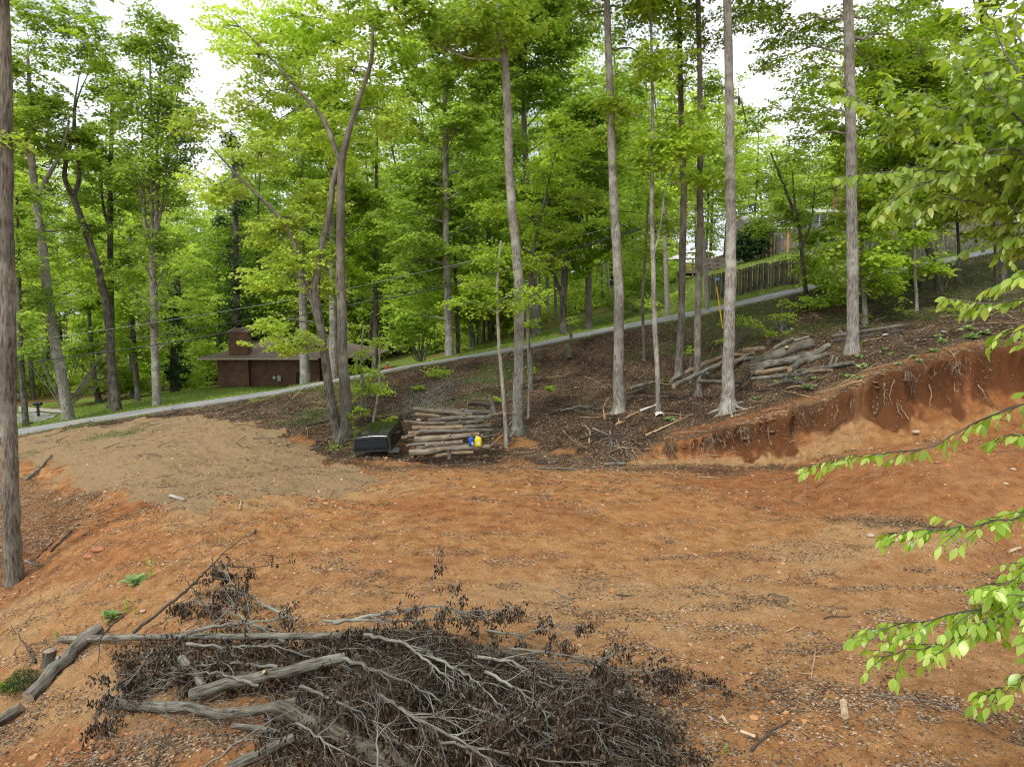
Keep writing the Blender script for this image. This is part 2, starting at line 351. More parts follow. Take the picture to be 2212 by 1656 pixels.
def barkmat(name, dark, mid, light, lichen=None, ridge=26, vs=3.2, bump=.6, green=0):
    m, t, p, N, L = nmat(name)
    uv = N('UVMap'); mp = N('Mapping'); mp.inputs['Scale'].default_value = (ridge, vs, 1); L(uv.outputs[0], mp.inputs[0])
    oi = N('ObjectInfo'); L(oi.outputs['Random'], mp.inputs['Location'])
    n1 = N('TexNoise'); n1.inputs['Scale'].default_value = 1; n1.inputs['Detail'].default_value = 5; n1.inputs['Roughness'].default_value=.65; L(mp.outputs[0], n1.inputs[0])
    r = ramp(N, [(.34, dark),(.48, mid),(.64, light)]); L(n1.outputs[0], r.inputs[0])
    g = N('NewGeometry'); n2 = N('TexNoise'); n2.inputs['Scale'].default_value = 2.1; n2.inputs['Detail'].default_value=5; L(g.outputs['Position'], n2.inputs[0])
    r2 = ramp(N, [(.50,(0,0,0)),(.64,(1,1,1))]); L(n2.outputs[0], r2.inputs[0])
    mx = N('Mix'); mx.data_type='RGBA'; L(r.outputs[0], mx.inputs[6]); mx.inputs[7].default_value = (*(lichen or light), 1)
    ml = N('Math'); ml.operation='MULTIPLY'; ml.inputs[1].default_value = .55 if lichen else .3; L(r2.outputs[0], ml.inputs[0]); L(ml.outputs[0], mx.inputs[0])
    n3 = N('TexNoise'); n3.inputs['Scale'].default_value = .55; n3.inputs['Detail'].default_value=3; L(g.outputs['Position'], n3.inputs[0])
    hs = N('HueSaturation'); mr = N('MapRange'); mr.inputs[1].default_value=.3; mr.inputs[2].default_value=.7; mr.inputs[3].default_value=.7; mr.inputs[4].default_value=1.3
    L(n3.outputs[0], mr.inputs[0]); L(mr.outputs[0], hs.inputs['Value']); L(mx.outputs[2], hs.inputs['Color']); L(hs.outputs[0], p.inputs['Base Color'])
    p.inputs['Roughness'].default_value=.9; p.inputs['Specular IOR Level'].default_value=.15
    bu = N('Bump'); bu.inputs['Strength'].default_value=bump; bu.inputs['Distance'].default_value=.02; L(n1.outputs[0], bu.inputs['Height']); L(bu.outputs[0], p.inputs['Normal'])
    return m
M['bark_grey'] = barkmat('grey poplar bark', (.085,.078,.067),(.20,.186,.160),(.36,.34,.30),(.42,.43,.38),17,4.5,.9)
M['bark_brown'] = barkmat('brown furrowed bark', (.045,.040,.033),(.125,.112,.092),(.22,.20,.168),(.25,.245,.20),17,3.6,.9)
M['bark_dark'] = barkmat('dark bark', (.022,.02,.016),(.075,.067,.054),(.17,.155,.13),(.19,.185,.15),12,2,.8)
M['bark_pale'] = barkmat('smooth pale bark', (.14,.128,.105),(.27,.252,.215),(.42,.40,.345),None,10,4,.3)
M['bark_log'] = barkmat('cut log bark', (.06,.046,.032),(.175,.138,.098),(.31,.25,.18),(.26,.245,.19),24,4,.9)
M['bark_logwarm'] = barkmat('warm log bark', (.08,.052,.03),(.22,.155,.095),(.36,.27,.175),(.24,.22,.16),24,4,.9)
M['bark_loggrey'] = barkmat('weathered log bark', (.035,.031,.025),(.12,.11,.088),(.24,.222,.185),(.26,.26,.21),24,4,1.0)
M['bark_logdark'] = barkmat('dark log bark', (.03,.026,.02),(.09,.08,.06),(.18,.16,.125),(.20,.195,.15),24,4,1.0)
M['twig'] = barkmat('grey dead twig bark', (.06,.054,.044),(.145,.134,.115),(.26,.25,.215),(.28,.295,.24),40,6,.3)
M['twigdark'] = barkmat('dark twig bark', (.03,.025,.02),(.065,.055,.045),(.12,.105,.09),None,40,6,.3)
M['root'] = barkmat('pale root', (.20,.12,.07),(.36,.24,.14),(.50,.37,.24),None,40,6,.3)

def simple(name, col, rough=.6, metal=0, noise=0, nscale=8, spec=.5, bump=0, coat=0):
    m, t, p, N, L = nmat(name)
    p.inputs['Roughness'].default_value = rough; p.inputs['Metallic'].default_value = metal; p.inputs['Specular IOR Level'].default_value=spec
    p.inputs['Coat Weight'].default_value = coat
    if noise:
        tc = N('TexCoord'); n = N('TexNoise'); n.inputs['Scale'].default_value=nscale; n.inputs['Detail'].default_value=6; L(tc.outputs['Object'], n.inputs[0])
        lo = [c*(1-noise) for c in col]; hi = [min(1,c*(1+noise)) for c in col]
        r = ramp(N, [(.3,lo),(.7,hi)]); L(n.outputs[0], r.inputs[0]); L(r.outputs[0], p.inputs['Base Color'])
        if bump: b = N('Bump'); b.inputs['Strength'].default_value=bump; b.inputs['Distance'].default_value=.02; L(n.outputs[0], b.inputs['Height']); L(b.outputs[0], p.inputs['Normal'])
    else: p.inputs['Base Color'].default_value = (*col,1)
    return m
M['cutwood'] = simple('cut wood end', (.42,.31,.19), .8, noise=.35, nscale=14)
M['cutwood_old'] = simple('weathered cut wood end', (.27,.21,.15), .85, noise=.35, nscale=14)
M['splinter'] = simple('splintered pale wood', (.44,.32,.195), .8, noise=.4, nscale=10, bump=.5)

def ground_material():
    m, t, p, N, L = nmat('clay litter gravel and grass')
    at = N('VertexColor'); at.layer_name = 'zones'; sp = N('SeparateColor'); L(at.outputs[0], sp.inputs[0])
    a2 = N('VertexColor'); a2.layer_name = 'tones'; s2 = N('SeparateColor'); L(a2.outputs[0], s2.inputs[0])
    g = N('NewGeometry')
    def noise(sc, det=5, rough=.6):
        n = N('TexNoise'); n.inputs['Scale'].default_value=sc; n.inputs['Detail'].default_value=det; n.inputs['Roughness'].default_value=rough; L(g.outputs['Position'], n.inputs[0]); return n
    nf = noise(28, 6, .75); nm = noise(3.2, 5); nb = noise(.8, 4); nv = noise(90, 3, .7)
    def mix(f, a, b, bt='MIX'):
        x = N('Mix'); x.data_type='RGBA'; x.blend_type = bt
        for s, i in ((f,0),(a,6),(b,7)):
            if hasattr(s, 'links'): L(s, x.inputs[i])
            elif i == 0: x.inputs[0].default_value = s
            else: x.inputs[i].default_value = (*s,1)
        return x.outputs[2]
    def sharp(sock, nz, k=.9, lo=.42, hi=.58):
        a = N('Math'); a.operation='SUBTRACT'; L(nz, a.inputs[0]); a.inputs[1].default_value=.5
        b = N('Math'); b.operation='MULTIPLY_ADD'; L(a.outputs[0], b.inputs[0]); b.inputs[1].default_value=k; L(sock, b.inputs[2])
        r = N('MapRange'); r.interpolation_type='SMOOTHSTEP'; r.inputs[1].default_value=lo; r.inputs[2].default_value=hi; L(b.outputs[0], r.inputs[0]); return r.outputs[0]
    rc = ramp(N, [(.28,(.22,.095,.036)),(.45,(.34,.16,.060)),(.6,(.41,.215,.088)),(.75,(.48,.27,.125))]); L(nm.outputs[0], rc.inputs[0])
    rred = ramp(N, [(.3,(.20,.075,.03)),(.55,(.31,.125,.048)),(.75,(.39,.175,.075))]); L(nm.outputs[0], rred.inputs[0])
    rtan = ramp(N, [(.3,(.31,.175,.078)),(.7,(.45,.285,.14))]); L(nm.outputs[0], rtan.inputs[0])
    clay = mix(s2.outputs[0], rc.outputs[0], rred.outputs[0])
    clay = mix(s2.outputs[1], clay, rtan.outputs[0])
    rf = ramp(N, [(.28,(.42,.40,.38)),(.5,(.98,.98,.98)),(.72,(1.55,1.5,1.42))]); L(nf.outputs[0], rf.inputs[0])
    clay = mix(.85, clay, rf.outputs[0], 'MULTIPLY')
    rg = ramp(N, [(.3,(.20,.135,.072)),(.5,(.29,.20,.11)),(.7,(.385,.28,.165))]); L(nv.outputs[0], rg.inputs[0])
    gr = mix(.5, rg.outputs[0], rf.outputs[0], 'MULTIPLY')
    vo = N('TexVoronoi'); vo.inputs['Scale'].default_value = 30; L(g.outputs['Position'], vo.inputs[0])
    sv = N('SeparateColor'); L(vo.outputs['Color'], sv.inputs[0])
    rl = ramp(N, [(0,(.022,.014,.009)),(.3,(.045,.028,.018)),(.55,(.075,.050,.032)),(.8,(.13,.09,.06)),(1,(.22,.165,.115))]); L(sv.outputs[0], rl.inputs[0])
    lit = mix(.5, rl.outputs[0], rf.outputs[0], 'MULTIPLY')
    rb = ramp(N, [(.35,(.5,.48,.46)),(.65,(1.5,1.45,1.35))]); L(nb.outputs[0], rb.inputs[0]); lit = mix(1.0, lit, rb.outputs[0], 'MULTIPLY')
    rgs = ramp(N, [(.3,(.10,.15,.03)),(.5,(.16,.215,.045)),(.7,(.24,.29,.07))]); L(nf.outputs[0], rgs.inputs[0])
    rgc = ramp(N, [(.3,(.035,.06,.016)),(.5,(.06,.095,.025)),(.7,(.10,.14,.04))]); L(nf.outputs[0], rgc.inputs[0])
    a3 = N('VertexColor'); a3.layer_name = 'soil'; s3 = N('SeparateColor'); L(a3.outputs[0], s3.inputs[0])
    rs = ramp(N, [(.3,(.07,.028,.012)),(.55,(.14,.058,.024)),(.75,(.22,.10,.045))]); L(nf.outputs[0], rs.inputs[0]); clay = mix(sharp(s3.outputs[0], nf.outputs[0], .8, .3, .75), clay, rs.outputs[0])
    c = mix(sharp(sp.outputs[0], nf.outputs[0], .5), clay, gr)
    c = mix(sharp(sp.outputs[1], nf.outputs[0], 1.5), c, lit)
    cm = N('Math'); cm.operation='MULTIPLY'; cm.inputs[1].default_value=.55; L(sharp(s2.outputs[2], nf.outputs[0], 1.6), cm.inputs[0]); c = mix(cm.outputs[0], c, rgc.outputs[0])
    c = mix(sharp(sp.outputs[2], nf.outputs[0], .7), c, rgs.outputs[0])
    L(c, p.inputs['Base Color']); p.inputs['Roughness'].default_value=.95; p.inputs['Specular IOR Level'].default_value=.1
    bu = N('Bump'); bu.inputs['Strength'].default_value=.9; bu.inputs['Distance'].default_value=.05; L(nf.outputs[0], bu.inputs['Height'])
    b2 = N('Bump'); b2.inputs['Strength'].default_value=.5; b2.inputs['Distance'].default_value=.012; L(nv.outputs[0], b2.inputs['Height']); L(bu.outputs[0], b2.inputs['Normal']); L(b2.outputs[0], p.inputs['Normal'])
    return m
M['ground'] = ground_material()
def asphalt():
    m, t, p, N, L = nmat('weathered grey asphalt')
    g = N('NewGeometry'); n = N('TexNoise'); n.inputs['Scale'].default_value=.7; n.inputs['Detail'].default_value=8; L(g.outputs['Position'], n.inputs[0])
    n2 = N('TexNoise'); n2.inputs['Scale'].default_value=60; n2.inputs['Detail'].default_value=3; L(g.outputs['Position'], n2.inputs[0])
    r = ramp(N, [(.3,(.17,.17,.172)),(.48,(.26,.26,.258)),(.7,(.33,.325,.315))]); L(n.outputs[0], r.inputs[0])
    r2 = ramp(N, [(.3,(.75,.75,.75)),(.7,(1.2,1.2,1.2))]); L(n2.outputs[0], r2.inputs[0])
    mx = N('Mix'); mx.data_type='RGBA'; mx.blend_type='MULTIPLY'; mx.inputs[0].default_value=1; L(r.outputs[0], mx.inputs[6]); L(r2.outputs[0], mx.inputs[7]); L(mx.outputs[2], p.inputs['Base Color'])
    p.inputs['Roughness'].default_value=.9; return m
M['asphalt'] = asphalt()

# ---------------------------------------------------------------- ground sheet
def build_ground():
    az = np.concatenate([np.linspace(-180,-60,40)[:-1], np.linspace(-60,-40,50)[:-1], np.linspace(-40,40,860), np.linspace(40,60,50)[1:], np.linspace(60,180,40)[1:-1]])*math.pi/180
    rr = np.concatenate([np.geomspace(.6,5.5,24)[:-1], np.geomspace(5.5,46,600)[:-1], np.geomspace(46,120,90)[:-1], np.geomspace(120,900,30)])
    na, nr = len(az), len(rr)
    A, Rr = np.meshgrid(az, rr); X = Rr*np.sin(A); Y = Rr*np.cos(A)
    Z = zfun(X.ravel(), Y.ravel()).reshape(X.shape)
    ly_ = lip_y(X.ravel()).reshape(X.shape) + (.55*fbm(X.ravel()*.9,X.ravel()*0+3,4,5)+.42*fbm(X.ravel()*3.1,X.ravel()*0+7,3,6)).reshape(X.shape)
    e_ = Y-ly_; on_ = sstep(4,6.5,X)*np.exp(-((e_-.06)/.16)**2)*(.55+.9*fbm(X.ravel()*2.2,X.ravel()*0+2,3,14).reshape(X.shape))
    Y = Y - .46*np.clip(on_,0,1)      # the sod hangs out over the face
    V = np.concatenate([np.stack([X,Y,Z],-1).reshape(-1,3), [[0,0,zf(0,0)]]])
    i = np.arange(nr-1)[:,None]*na; j = np.arange(na)[None,:]; j2 = (j+1)%na
    Fq = np.stack([i+j, i+na+j, i+na+j2, i+j2], -1).reshape(-1,4)
    mb = MB(); mb.add(V, Fq[:, ::-1]); c = len(V)-1
    mb.F.append((np.array([[c, q, (q+1)%na] for q in range(na)])[:, ::-1], 0, True))
    o = mb.build('ground', M['ground']); tag(o, kind='structure')
    x, y = V[:,0], V[:,1]
    gv, lt, gs, cv = masks(x, y)
    ly = lip_y(x); fw = np.interp(x, _lip[:,0], _fw)
    face = sstep(-fw*0.55, -fw*0.35, y-ly+.4*fbm(x*1.5,y,3,70))*(1-sstep(-.1,.15, y-ly))*sstep(4.5,7,x)
    mound = sstep(4.5,6.5,x)*(y<ly-fw*.9)*sstep(.0,.4,(y-(13.2+(10.8-x)*0.95))/3)
    red = np.clip(np.maximum.reduce([face*.85, mound*.7, sstep(.05,.4,fbm(x*.3,y*.45,4,75))*.8]), 0, 1)
    tan = np.clip(sstep(-fw-.6,-fw+.3,y-ly)*(1-sstep(-fw*.55,-fw*.35,y-ly))*sstep(3,5,x)*(1-sstep(8,12,x)) + sstep(.12,.4,fbm(x*.28+4,y*.4,4,77))*.8 + np.exp(-((y-11.5)/3)**2)*.55, 0, 1)*(1-mound*.7)
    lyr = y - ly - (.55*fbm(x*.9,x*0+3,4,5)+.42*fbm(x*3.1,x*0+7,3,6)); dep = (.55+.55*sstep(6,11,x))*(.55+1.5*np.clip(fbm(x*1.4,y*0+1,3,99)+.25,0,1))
    top = .72*sstep(-dep-.45, -dep+.45, lyr+.5*fbm(x*4,y*4,4,98))*(1-sstep(.02,.22,lyr))*sstep(4.2,6,x)  # dark red-brown band in the ground colour below the lip, ragged lower edge
    me = o.data
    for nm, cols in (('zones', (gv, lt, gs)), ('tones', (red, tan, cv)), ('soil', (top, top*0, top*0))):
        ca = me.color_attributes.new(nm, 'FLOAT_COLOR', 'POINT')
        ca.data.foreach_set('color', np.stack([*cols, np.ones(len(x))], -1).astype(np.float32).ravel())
build_ground()

def ribbon(name, mat, near, far, n=220, dz=0.0, wob=.12, cols=5):
    t = np.linspace(0,1,n); k = np.linspace(0,1,len(near))
    A = np.stack([np.interp(t,k,near[:,c]) for c in range(3)],1); B = np.stack([np.interp(t,k,far[:,c]) for c in range(3)],1)
    A[:,1] += wob*fbm(A[:,0]*.9, A[:,0]*0, 3, 81); B[:,1] += wob*fbm(B[:,0]*.9, B[:,0]*0+5, 3, 82)
    u = np.linspace(0,1,cols)[None,:,None]
    V = A[:,None]*(1-u)+B[:,None]*u; V[...,2] += dz
    i = np.arange(n-1)[:,None]*cols; j = np.arange(cols-1)[None,:]
    mb = MB(); mb.add(V.reshape(-1,3), np.stack([i+j, i+cols+j, i+cols+j+1, i+j+1],-1).reshape(-1,4)[:, ::-1])
    # crumbled thickness along both edges
    for e in (V[:,0], V[:,-1]):
        q = np.stack([e, e-[0,0,.12]],1).reshape(-1,3); ii = np.arange(n-1)*2
        mb.add(q, np.stack([ii, ii+2, ii+3, ii+1],-1))
    o = mb.build(name, mat); tag(o, kind='structure'); return o
# resample the road so x is even
xs = np.linspace(NEAR[0,0], NEAR[-1,0], 60)
_n = np.stack([xs]+[np.interp(xs,NEAR[:,0],NEAR[:,c]) for c in (1,2)],1); _f = np.stack([xs]+[np.interp(xs,FAR[:,0],FAR[:,c]) for c in (1,2)],1)
ribbon('road', M['asphalt'], _n, _f)
# ---------------------------------------------------------------- foliage and trees
def leaves(mb, C, size, r, mat=0, droop=.35, asp=.62, tilt=.34, dirs=None):
    C = np.asarray(C); n = len(C)
    if n == 0: return
    a = r.uniform(0, 2*math.pi, n)
    d = np.stack([np.cos(a), np.sin(a), -droop*r.uniform(.2,1.8,n)], -1)
    if dirs is not None: d = d*.6 + dirs
    d /= np.linalg.norm(d, axis=1, keepdims=True)
    up = np.array([0,0,1.0]) + r.normal(0, tilt, (n,3))
    sdv = np.cross(d, up); sdv /= np.linalg.norm(sdv, axis=1, keepdims=True)+1e-9
    u = np.cross(sdv, d)
    L = (size*r.uniform(.65,1.3,n))[:,None]
    f = u*L*.10
    V = np.stack([C, C+d*L*.5+sdv*L*asp*.5-f, C+d*L - u*L*.12, C+d*L*.5-sdv*L*asp*.5-f], 1)
    i = np.arange(n)*4
    F = np.concatenate([np.stack([i,i+1,i+2],1), np.stack([i,i+2,i+3],1)])
    mb.add(V.reshape(-1,3), F, mat, False)

def spray_leaves(mb, centers, n_each, rad, size, r, mat=0, **k):
    centers = np.asarray(centers)
    if len(centers) == 0: return
    m = len(centers); N = m*n_each
    a = r.uniform(0,2*math.pi,(m,n_each)); q = np.sqrt(r.uniform(0,1,(m,n_each)))*rad*r.uniform(.6,1.3,(m,1))
    tx = r.normal(0,.30,(m,1)); ty = r.normal(0,.30,(m,1))
    x = q*np.cos(a); y = q*np.sin(a); z = x*tx + y*ty - .22*q*q/rad + r.normal(0, rad*.07, (m,n_each))
    P = centers[:,None] + np.stack([x,y,z],-1)
    leaves(mb, P.reshape(-1,3), size, r, mat, **k)

def curve_pts(p0, d, L, n, r, up=.25, wob=.12):
    d = np.array(d, float); d /= np.linalg.norm(d); P = [np.array(p0, float)]
    for i in range(n-1):
        d = d + np.array([0,0,up/n]) + r.normal(0, wob, 3)*[1,1,.7]; d /= np.linalg.norm(d)
        P.append(P[-1] + d*L/(n-1))
    return np.array(P)

def limb(wb, sp, p0, d, L, r0, r, sub=4, up=.3, k=6, leafy=.3, wob=.14, mat=0):
    P = curve_pts(p0, d, L, 8, r, up, wob)
    wb.tube(P, np.linspace(r0, r0*.22, 8)*np.linspace(1,.9,8), k, mat)
    for j in range(sub):
        s = leafy + (1-leafy)*(j+r.uniform(.1,.9))/sub; i = min(6, int(s*7)); q = P[i] + (P[i+1]-P[i])*(s*7-i)
        t = P[i+1]-P[i]; t /= np.linalg.norm(t)
        a = r.uniform(0, 2*math.pi); w = np.array([math.cos(a), math.sin(a), r.uniform(-.3,.5)])
        dd = t*.55 + w*.8; l2 = L*r.uniform(.25,.5)*(1.25-.6*s)
        Q = curve_pts(q, dd, l2, 5, r, up*.5, .16); wb.tube(Q, np.linspace(r0*.35, r0*.1, 5), 4, mat)
        for c in (Q[2], Q[3], Q[4]): sp.append(c + r.normal(0, .18, 3))
    sp.append(P[-1]); sp.append(P[-2])
    return P

def trunk_pts(pix, D, ground=True, wob=.012, r=rng, n=None, base=None):
    """pix: [(px,py,width px)] bottom to top; D a distance or list"""
    Ds = D if isinstance(D, (list, tuple)) else [D]*len(pix)
    K = np.array([W(p[0], p[1], d) for p, d in zip(pix, Ds)])
    rad = np.array([p[2]/2.0/F0*d for p, d in zip(pix, Ds)])
    t = np.arange(len(K)); n = n or max(8, len(K)*4)
    tt = np.linspace(0, len(K)-1, n)
    # smooth interpolation
    def cr(v):
        out = []
        for x in tt:
            i = min(int(x), len(v)-2); f = x-i
            a = v[max(i-1,0)]; b = v[i]; c = v[i+1]; d = v[min(i+2,len(v)-1)]
            out.append(.5*((2*b)+(c-a)*f+(2*a-5*b+4*c-d)*f*f+(3*b-a-3*c+d)*f**3))
        return np.array(out)
    P = cr(K); rr = cr(rad)
    P[1:-1] += r.normal(0, 1, (n-2,3))*rr[1:-1,None]*.05
    return P, rr

def flare(P, rr, amt=.45, h=.55):
    """taper out and sink the foot of a trunk"""
    P = np.array(P); rr = np.array(rr)
    b = P[0].copy(); d = P[1]-P[0]; d /= np.linalg.norm(d)
    ex = np.array([b - d*.35, b, b + d*h*.25, b + d*h*.6]); er = np.array([rr[0]*(1+amt*1.3), rr[0]*(1+amt), rr[0]*(1+amt*.35), rr[0]*(1+amt*.08)])
    keep = np.linalg.norm(P-b, axis=1) > h*.8
    return np.concatenate([ex, P[keep]]), np.concatenate([er, rr[keep]])

TREES = {}
def tree(name, label, pix, D, leaf='leaf_c', bark='bark_grey', crown=None, clumps=(), group='trees of the wooded lot', cat='tree', seed=0, k=12, top=None, size=.2, fl=.4, extra=(), snap=True, buttress=False):
    """crown = dict(n limbs, L, t0, t1, leaves, el) ; clumps = [(px,py,rx,ry,D,nsprays)] ; extra stems = [(pix, D)]"""
    r = np.random.default_rng(seed+1000)
    pix = [(a,b,w*(.78 if w > 12 else .88)) for a,b,w in pix]; extra = [([(a,b,w*.82) for a,b,w in e], d_) for e, d_ in extra]
    P, rr = trunk_pts(pix, D, r=r)
    if snap:
        z = zf(P[0][0], P[0][1]); P[0][2] = min(P[0][2], z+.02) if P[0][2] > z-.3 else z-.05
        if P[0][2] > z - .02 : P[0][2] = z - .02
    if top is not None:
        dz = top - P[-1][2]
        if dz > .5:
            m = 6; dr = (P[-1]-P[-4]); dr /= np.linalg.norm(dr); dr = dr*.5+np.array([0,0,.5])
            ext = [P[-1] + dr/dr[2]*dz*(i+1)/m + r.normal(0,.12,3) for i in range(m)]
            re = [rr[-1]*(1-.85*(i+1)/m) for i in range(m)]
            P = np.concatenate([P, ext]); rr = np.concatenate([rr, re])
    root = empty(name, tuple(P[0]), label, cat, group)
    wb = MB(); lb = MB(); sp = []
    Pf, rf = flare(P, rr, fl)
    wb.tube(Pf, rf, k, 0, bump=.022, seed=seed)
    if buttress:
        for a in (0.3, 1.5, 2.7, 3.6, 4.6, 5.6):
            w_ = np.array([math.cos(a), math.sin(a), 0])
            b0 = P[0]; q = [b0 + np.array([0,0,.42]) + w_*rr[0]*.55, b0 + w_*rr[0]*1.15+np.array([0,0,.16]), b0 + w_*rr[0]*1.9+np.array([0,0,.02]), b0 + w_*rr[0]*2.9+np.array([0,0,-.10])]
            for i_ in (1,2,3): q[i_][2] = zf(q[i_][0], q[i_][1]) + (.08,.03,-.04)[i_-1]
            wb.tube(q, [rr[0]*.38, rr[0]*.3, rr[0]*.2, rr[0]*.1], 7, 0)
    stems = [(P, rr)]
    for ep, eD in extra:
        Q, qr = trunk_pts(ep, eD, r=r); wb.tube(Q, qr, max(6,k-3), 0, bump=.04, seed=seed+5); stems.append((Q, qr))
    if crown:
        c = dict(n=22, L=3.2, t0=.35, t1=1.0, leaves=9000, el=(.1,.8), rad=.6, sub=4, stems=None)
        c.update(crown)
        use = stems if c['stems'] is None else [stems[i] for i in c['stems']]
        for si, (Q, qr) in enumerate(use):
            nn = max(4, int(c['n']/len(use)))
            for j in range(nn):
                f = (j+r.uniform(0,1))/nn; s = c['t0'] + (c['t1']-c['t0'])*f
                x = s*(len(Q)-1); i = min(int(x), len(Q)-2); p0 = Q[i]+(Q[i+1]-Q[i])*(x-i)
                a = j*2.4 + r.uniform(-.5,.5); el = c['el'][0] + (c['el'][1]-c['el'][0])*f + r.uniform(-.15,.15)
                prof = (math.sin(math.pi*min(1, .22+f*.78))**.7)*.85 + .2
                limb(wb, sp, p0, (math.cos(a)*math.cos(el), math.sin(a)*math.cos(el), math.sin(el)), c['L']*prof*r.uniform(.75,1.15), max(.02, qr[i]*.35), r, c['sub'])
        ne = max(8, int(2.1*c['leaves']/max(1,len(sp))))
        spray_leaves(lb, sp, ne, c['rad']*1.2, size*1.2, r, 0)
    allP = np.concatenate([s[0] for s in stems]); allR = np.concatenate([s[1] for s in stems])
    for (px, py, rx, ry, Dc, ns) in clumps:
        c0 = W(px, py, Dc); ax = rx/F0*Dc; az_ = ry/F0*Dc
        dd = np.linalg.norm(allP-c0, axis=1) + np.maximum(0, allP[:,2]-c0[2])*1.5; i = int(np.argmin(dd))
        L = np.linalg.norm(c0-allP[i])
        if L > .3:
            t = np.linspace(0,1,7)[:,None]; Q = allP[i]*(1-t)+c0*t; Q[:,2] += np.sin(t[:,0]*math.pi)*L*.10; Q[1:-1] += r.normal(0, L*.025, (5,3))
            wb.tube(Q, np.linspace(min(allR[i]*.4, .02+L*.014), .012, 7), 6)
        u = r.normal(0,1,(ns,3)); u /= np.linalg.norm(u,axis=1,keepdims=True); q = c0 + u*(r.uniform(0,1,(ns,1))**.45)*np.array([ax, (ax+az_)/2, az_])
        for e in q[::2]:
            t = np.linspace(0,1,4)[:,None]; Q = c0*(1-t)+e*t; Q[1:3] += r.normal(0,.06,(2,3)); wb.tube(Q, [.014,.011,.008,.004], 4)
        spray_leaves(lb, q, 46 if Dc < 40 else 50, .45 if Dc < 40 else .66, size*1.2 if Dc > 36 else (size if size in (.16,) else min(size,.135)), r, 0)
    wb.build('trunk', M[bark], root, origin=tuple(P[0]))
    if lb.n: lb.build('crown', M[leaf], root, origin=tuple(P[0]))
    TREES[label] = (root, P, rr)
    return root

# ---- trees beyond the road on the left
FAR_G = 'trees on the lawn beyond the road'
tree('tree', 'thick grey tree leaning left beside the road at far left', [(148,906,31),(136,830,27),(112,700,25),(95,560,23),(80,450,20),(70,360,17),(66,250,11),(60,120,6)], 46, 'leaf_c','bark_grey',
     dict(n=16,L=3.0,t0=.5,leaves=5500), [(60,120,70,70,46,30),(60,25,80,40,46,28),(170,30,60,40,47,20),(20,220,50,60,47,22),(120,420,70,50,48,24),(60,520,60,60,48,24),(110,300,60,60,47,26),(30,330,50,80,46,20),(150,80,90,60,48,26)], FAR_G, seed=1,
     extra=[([(84,420,14),(104,380,11),(130,330,8),(150,260,5)],46),([(76,400,12),(60,330,9),(40,250,6)],46)])
tree('tree', 'thin dark tree leaning slightly beside the road, nearest the left margin', [(57,922,17),(50,840,15),(44,740,13),(40,600,10),(36,420,6)], 43.5, 'leaf_c','bark_dark', dict(n=12,L=2.4,t0=.45,leaves=3000), [(20,560,50,50,44,18),(80,640,60,50,47,24)], FAR_G, seed=2)
tree('tree', 'dark crooked tree with forked snaking limbs on the roadside lawn', [(254,893,26),(243,800,23),(236,700,21),(215,590,19),(185,500,17),(158,425,15)], 47, 'leaf_a','bark_dark',
     None, [(180,100,75,60,47,30),(150,560,60,50,49,24),(230,600,50,40,50,20),(230,190,60,55,48,24),(120,200,50,50,47,20),(200,300,60,40,48,16)], FAR_G, seed=3,
     extra=[([(158,425,14),(140,385,12),(145,340,10),(158,290,8),(162,220,5),(175,140,1.5)],47),([(158,425,13),(172,380,11),(166,310,8),(163,230,5),(195,150,1.5)],47)])
tree('tree', 'straight trunk standing just behind the crooked dark tree', [(241,880,20),(240,760,19),(239,600,16),(238,480,14),(240,300,9),(245,150,5)], 51, 'leaf_c','bark_dark',
     dict(n=16,L=3.2,t0=.35,leaves=6500), [(235,430,70,60,51,22)], FAR_G, seed=4, extra=[([(239,500,9),(222,440,7),(219,360,5)],51)])
tree('tree', 'slender grey tree with tall egg shaped crown on the lawn', [(340,884,26),(336,800,21),(333,700,20),(331,600,19),(330,535,18)], 47, 'leaf_c','bark_grey',
     dict(n=60,L=2.9,t0=.30,t1=1.0,leaves=8500,el=(.55,1.1)), [(330,230,100,110,47,50),(330,90,60,60,47,26),(290,370,80,50,47,26),(390,310,60,70,47,24),(320,500,90,50,48,20)], FAR_G, seed=5,
     extra=[([(330,540,10),(316,500,9),(311,440,8),(308,300,5),(300,90,3)],47),([(331,540,11),(328,470,10),(327,300,7),(322,40,3)],47),([(332,540,11),(338,470,10),(340,300,7),(352,60,3)],47),([(332,530,8),(347,460,7),(362,350,5),(390,160,3)],47)])
tree('tree', 'small dark trunk on the lawn between the egg crowned tree and the snaking tree', [(298,862,15),(293,800,13),(288,720,11),(285,600,8)], 54, 'leaf_a','bark_dark', dict(n=12,L=2.2,t0=.4,leaves=3800), [], FAR_G, seed=6)
tree('tree', 'short dark trunk far back behind the snaking tree', [(214,866,17),(207,838,15),(200,780,11),(190,650,7)], 57, 'leaf_a','bark_dark', dict(n=12,L=3,t0=.2,leaves=5200), [], FAR_G, seed=7)
tree('tree', 'broad pale trunk far back beside the mown lawn edge', [(287,856,17),(286,810,15),(283,700,12),(280,500,8)], 60, 'leaf_a','bark_grey', dict(n=14,L=3.2,t0=.25,leaves=6000), [], FAR_G, seed=8)
tree('ivy_tree', 'dark ivy covered trunk behind the lawn, left of the chimney', [(378,850,26),(377,780,22),(380,700,18),(385,560,12)], 62, 'leaf_d','bark_dark', None, [(378,790,26,45,62,34),(378,720,22,50,62,26),(382,640,24,50,62,20)], FAR_G, cat='tree', seed=9)
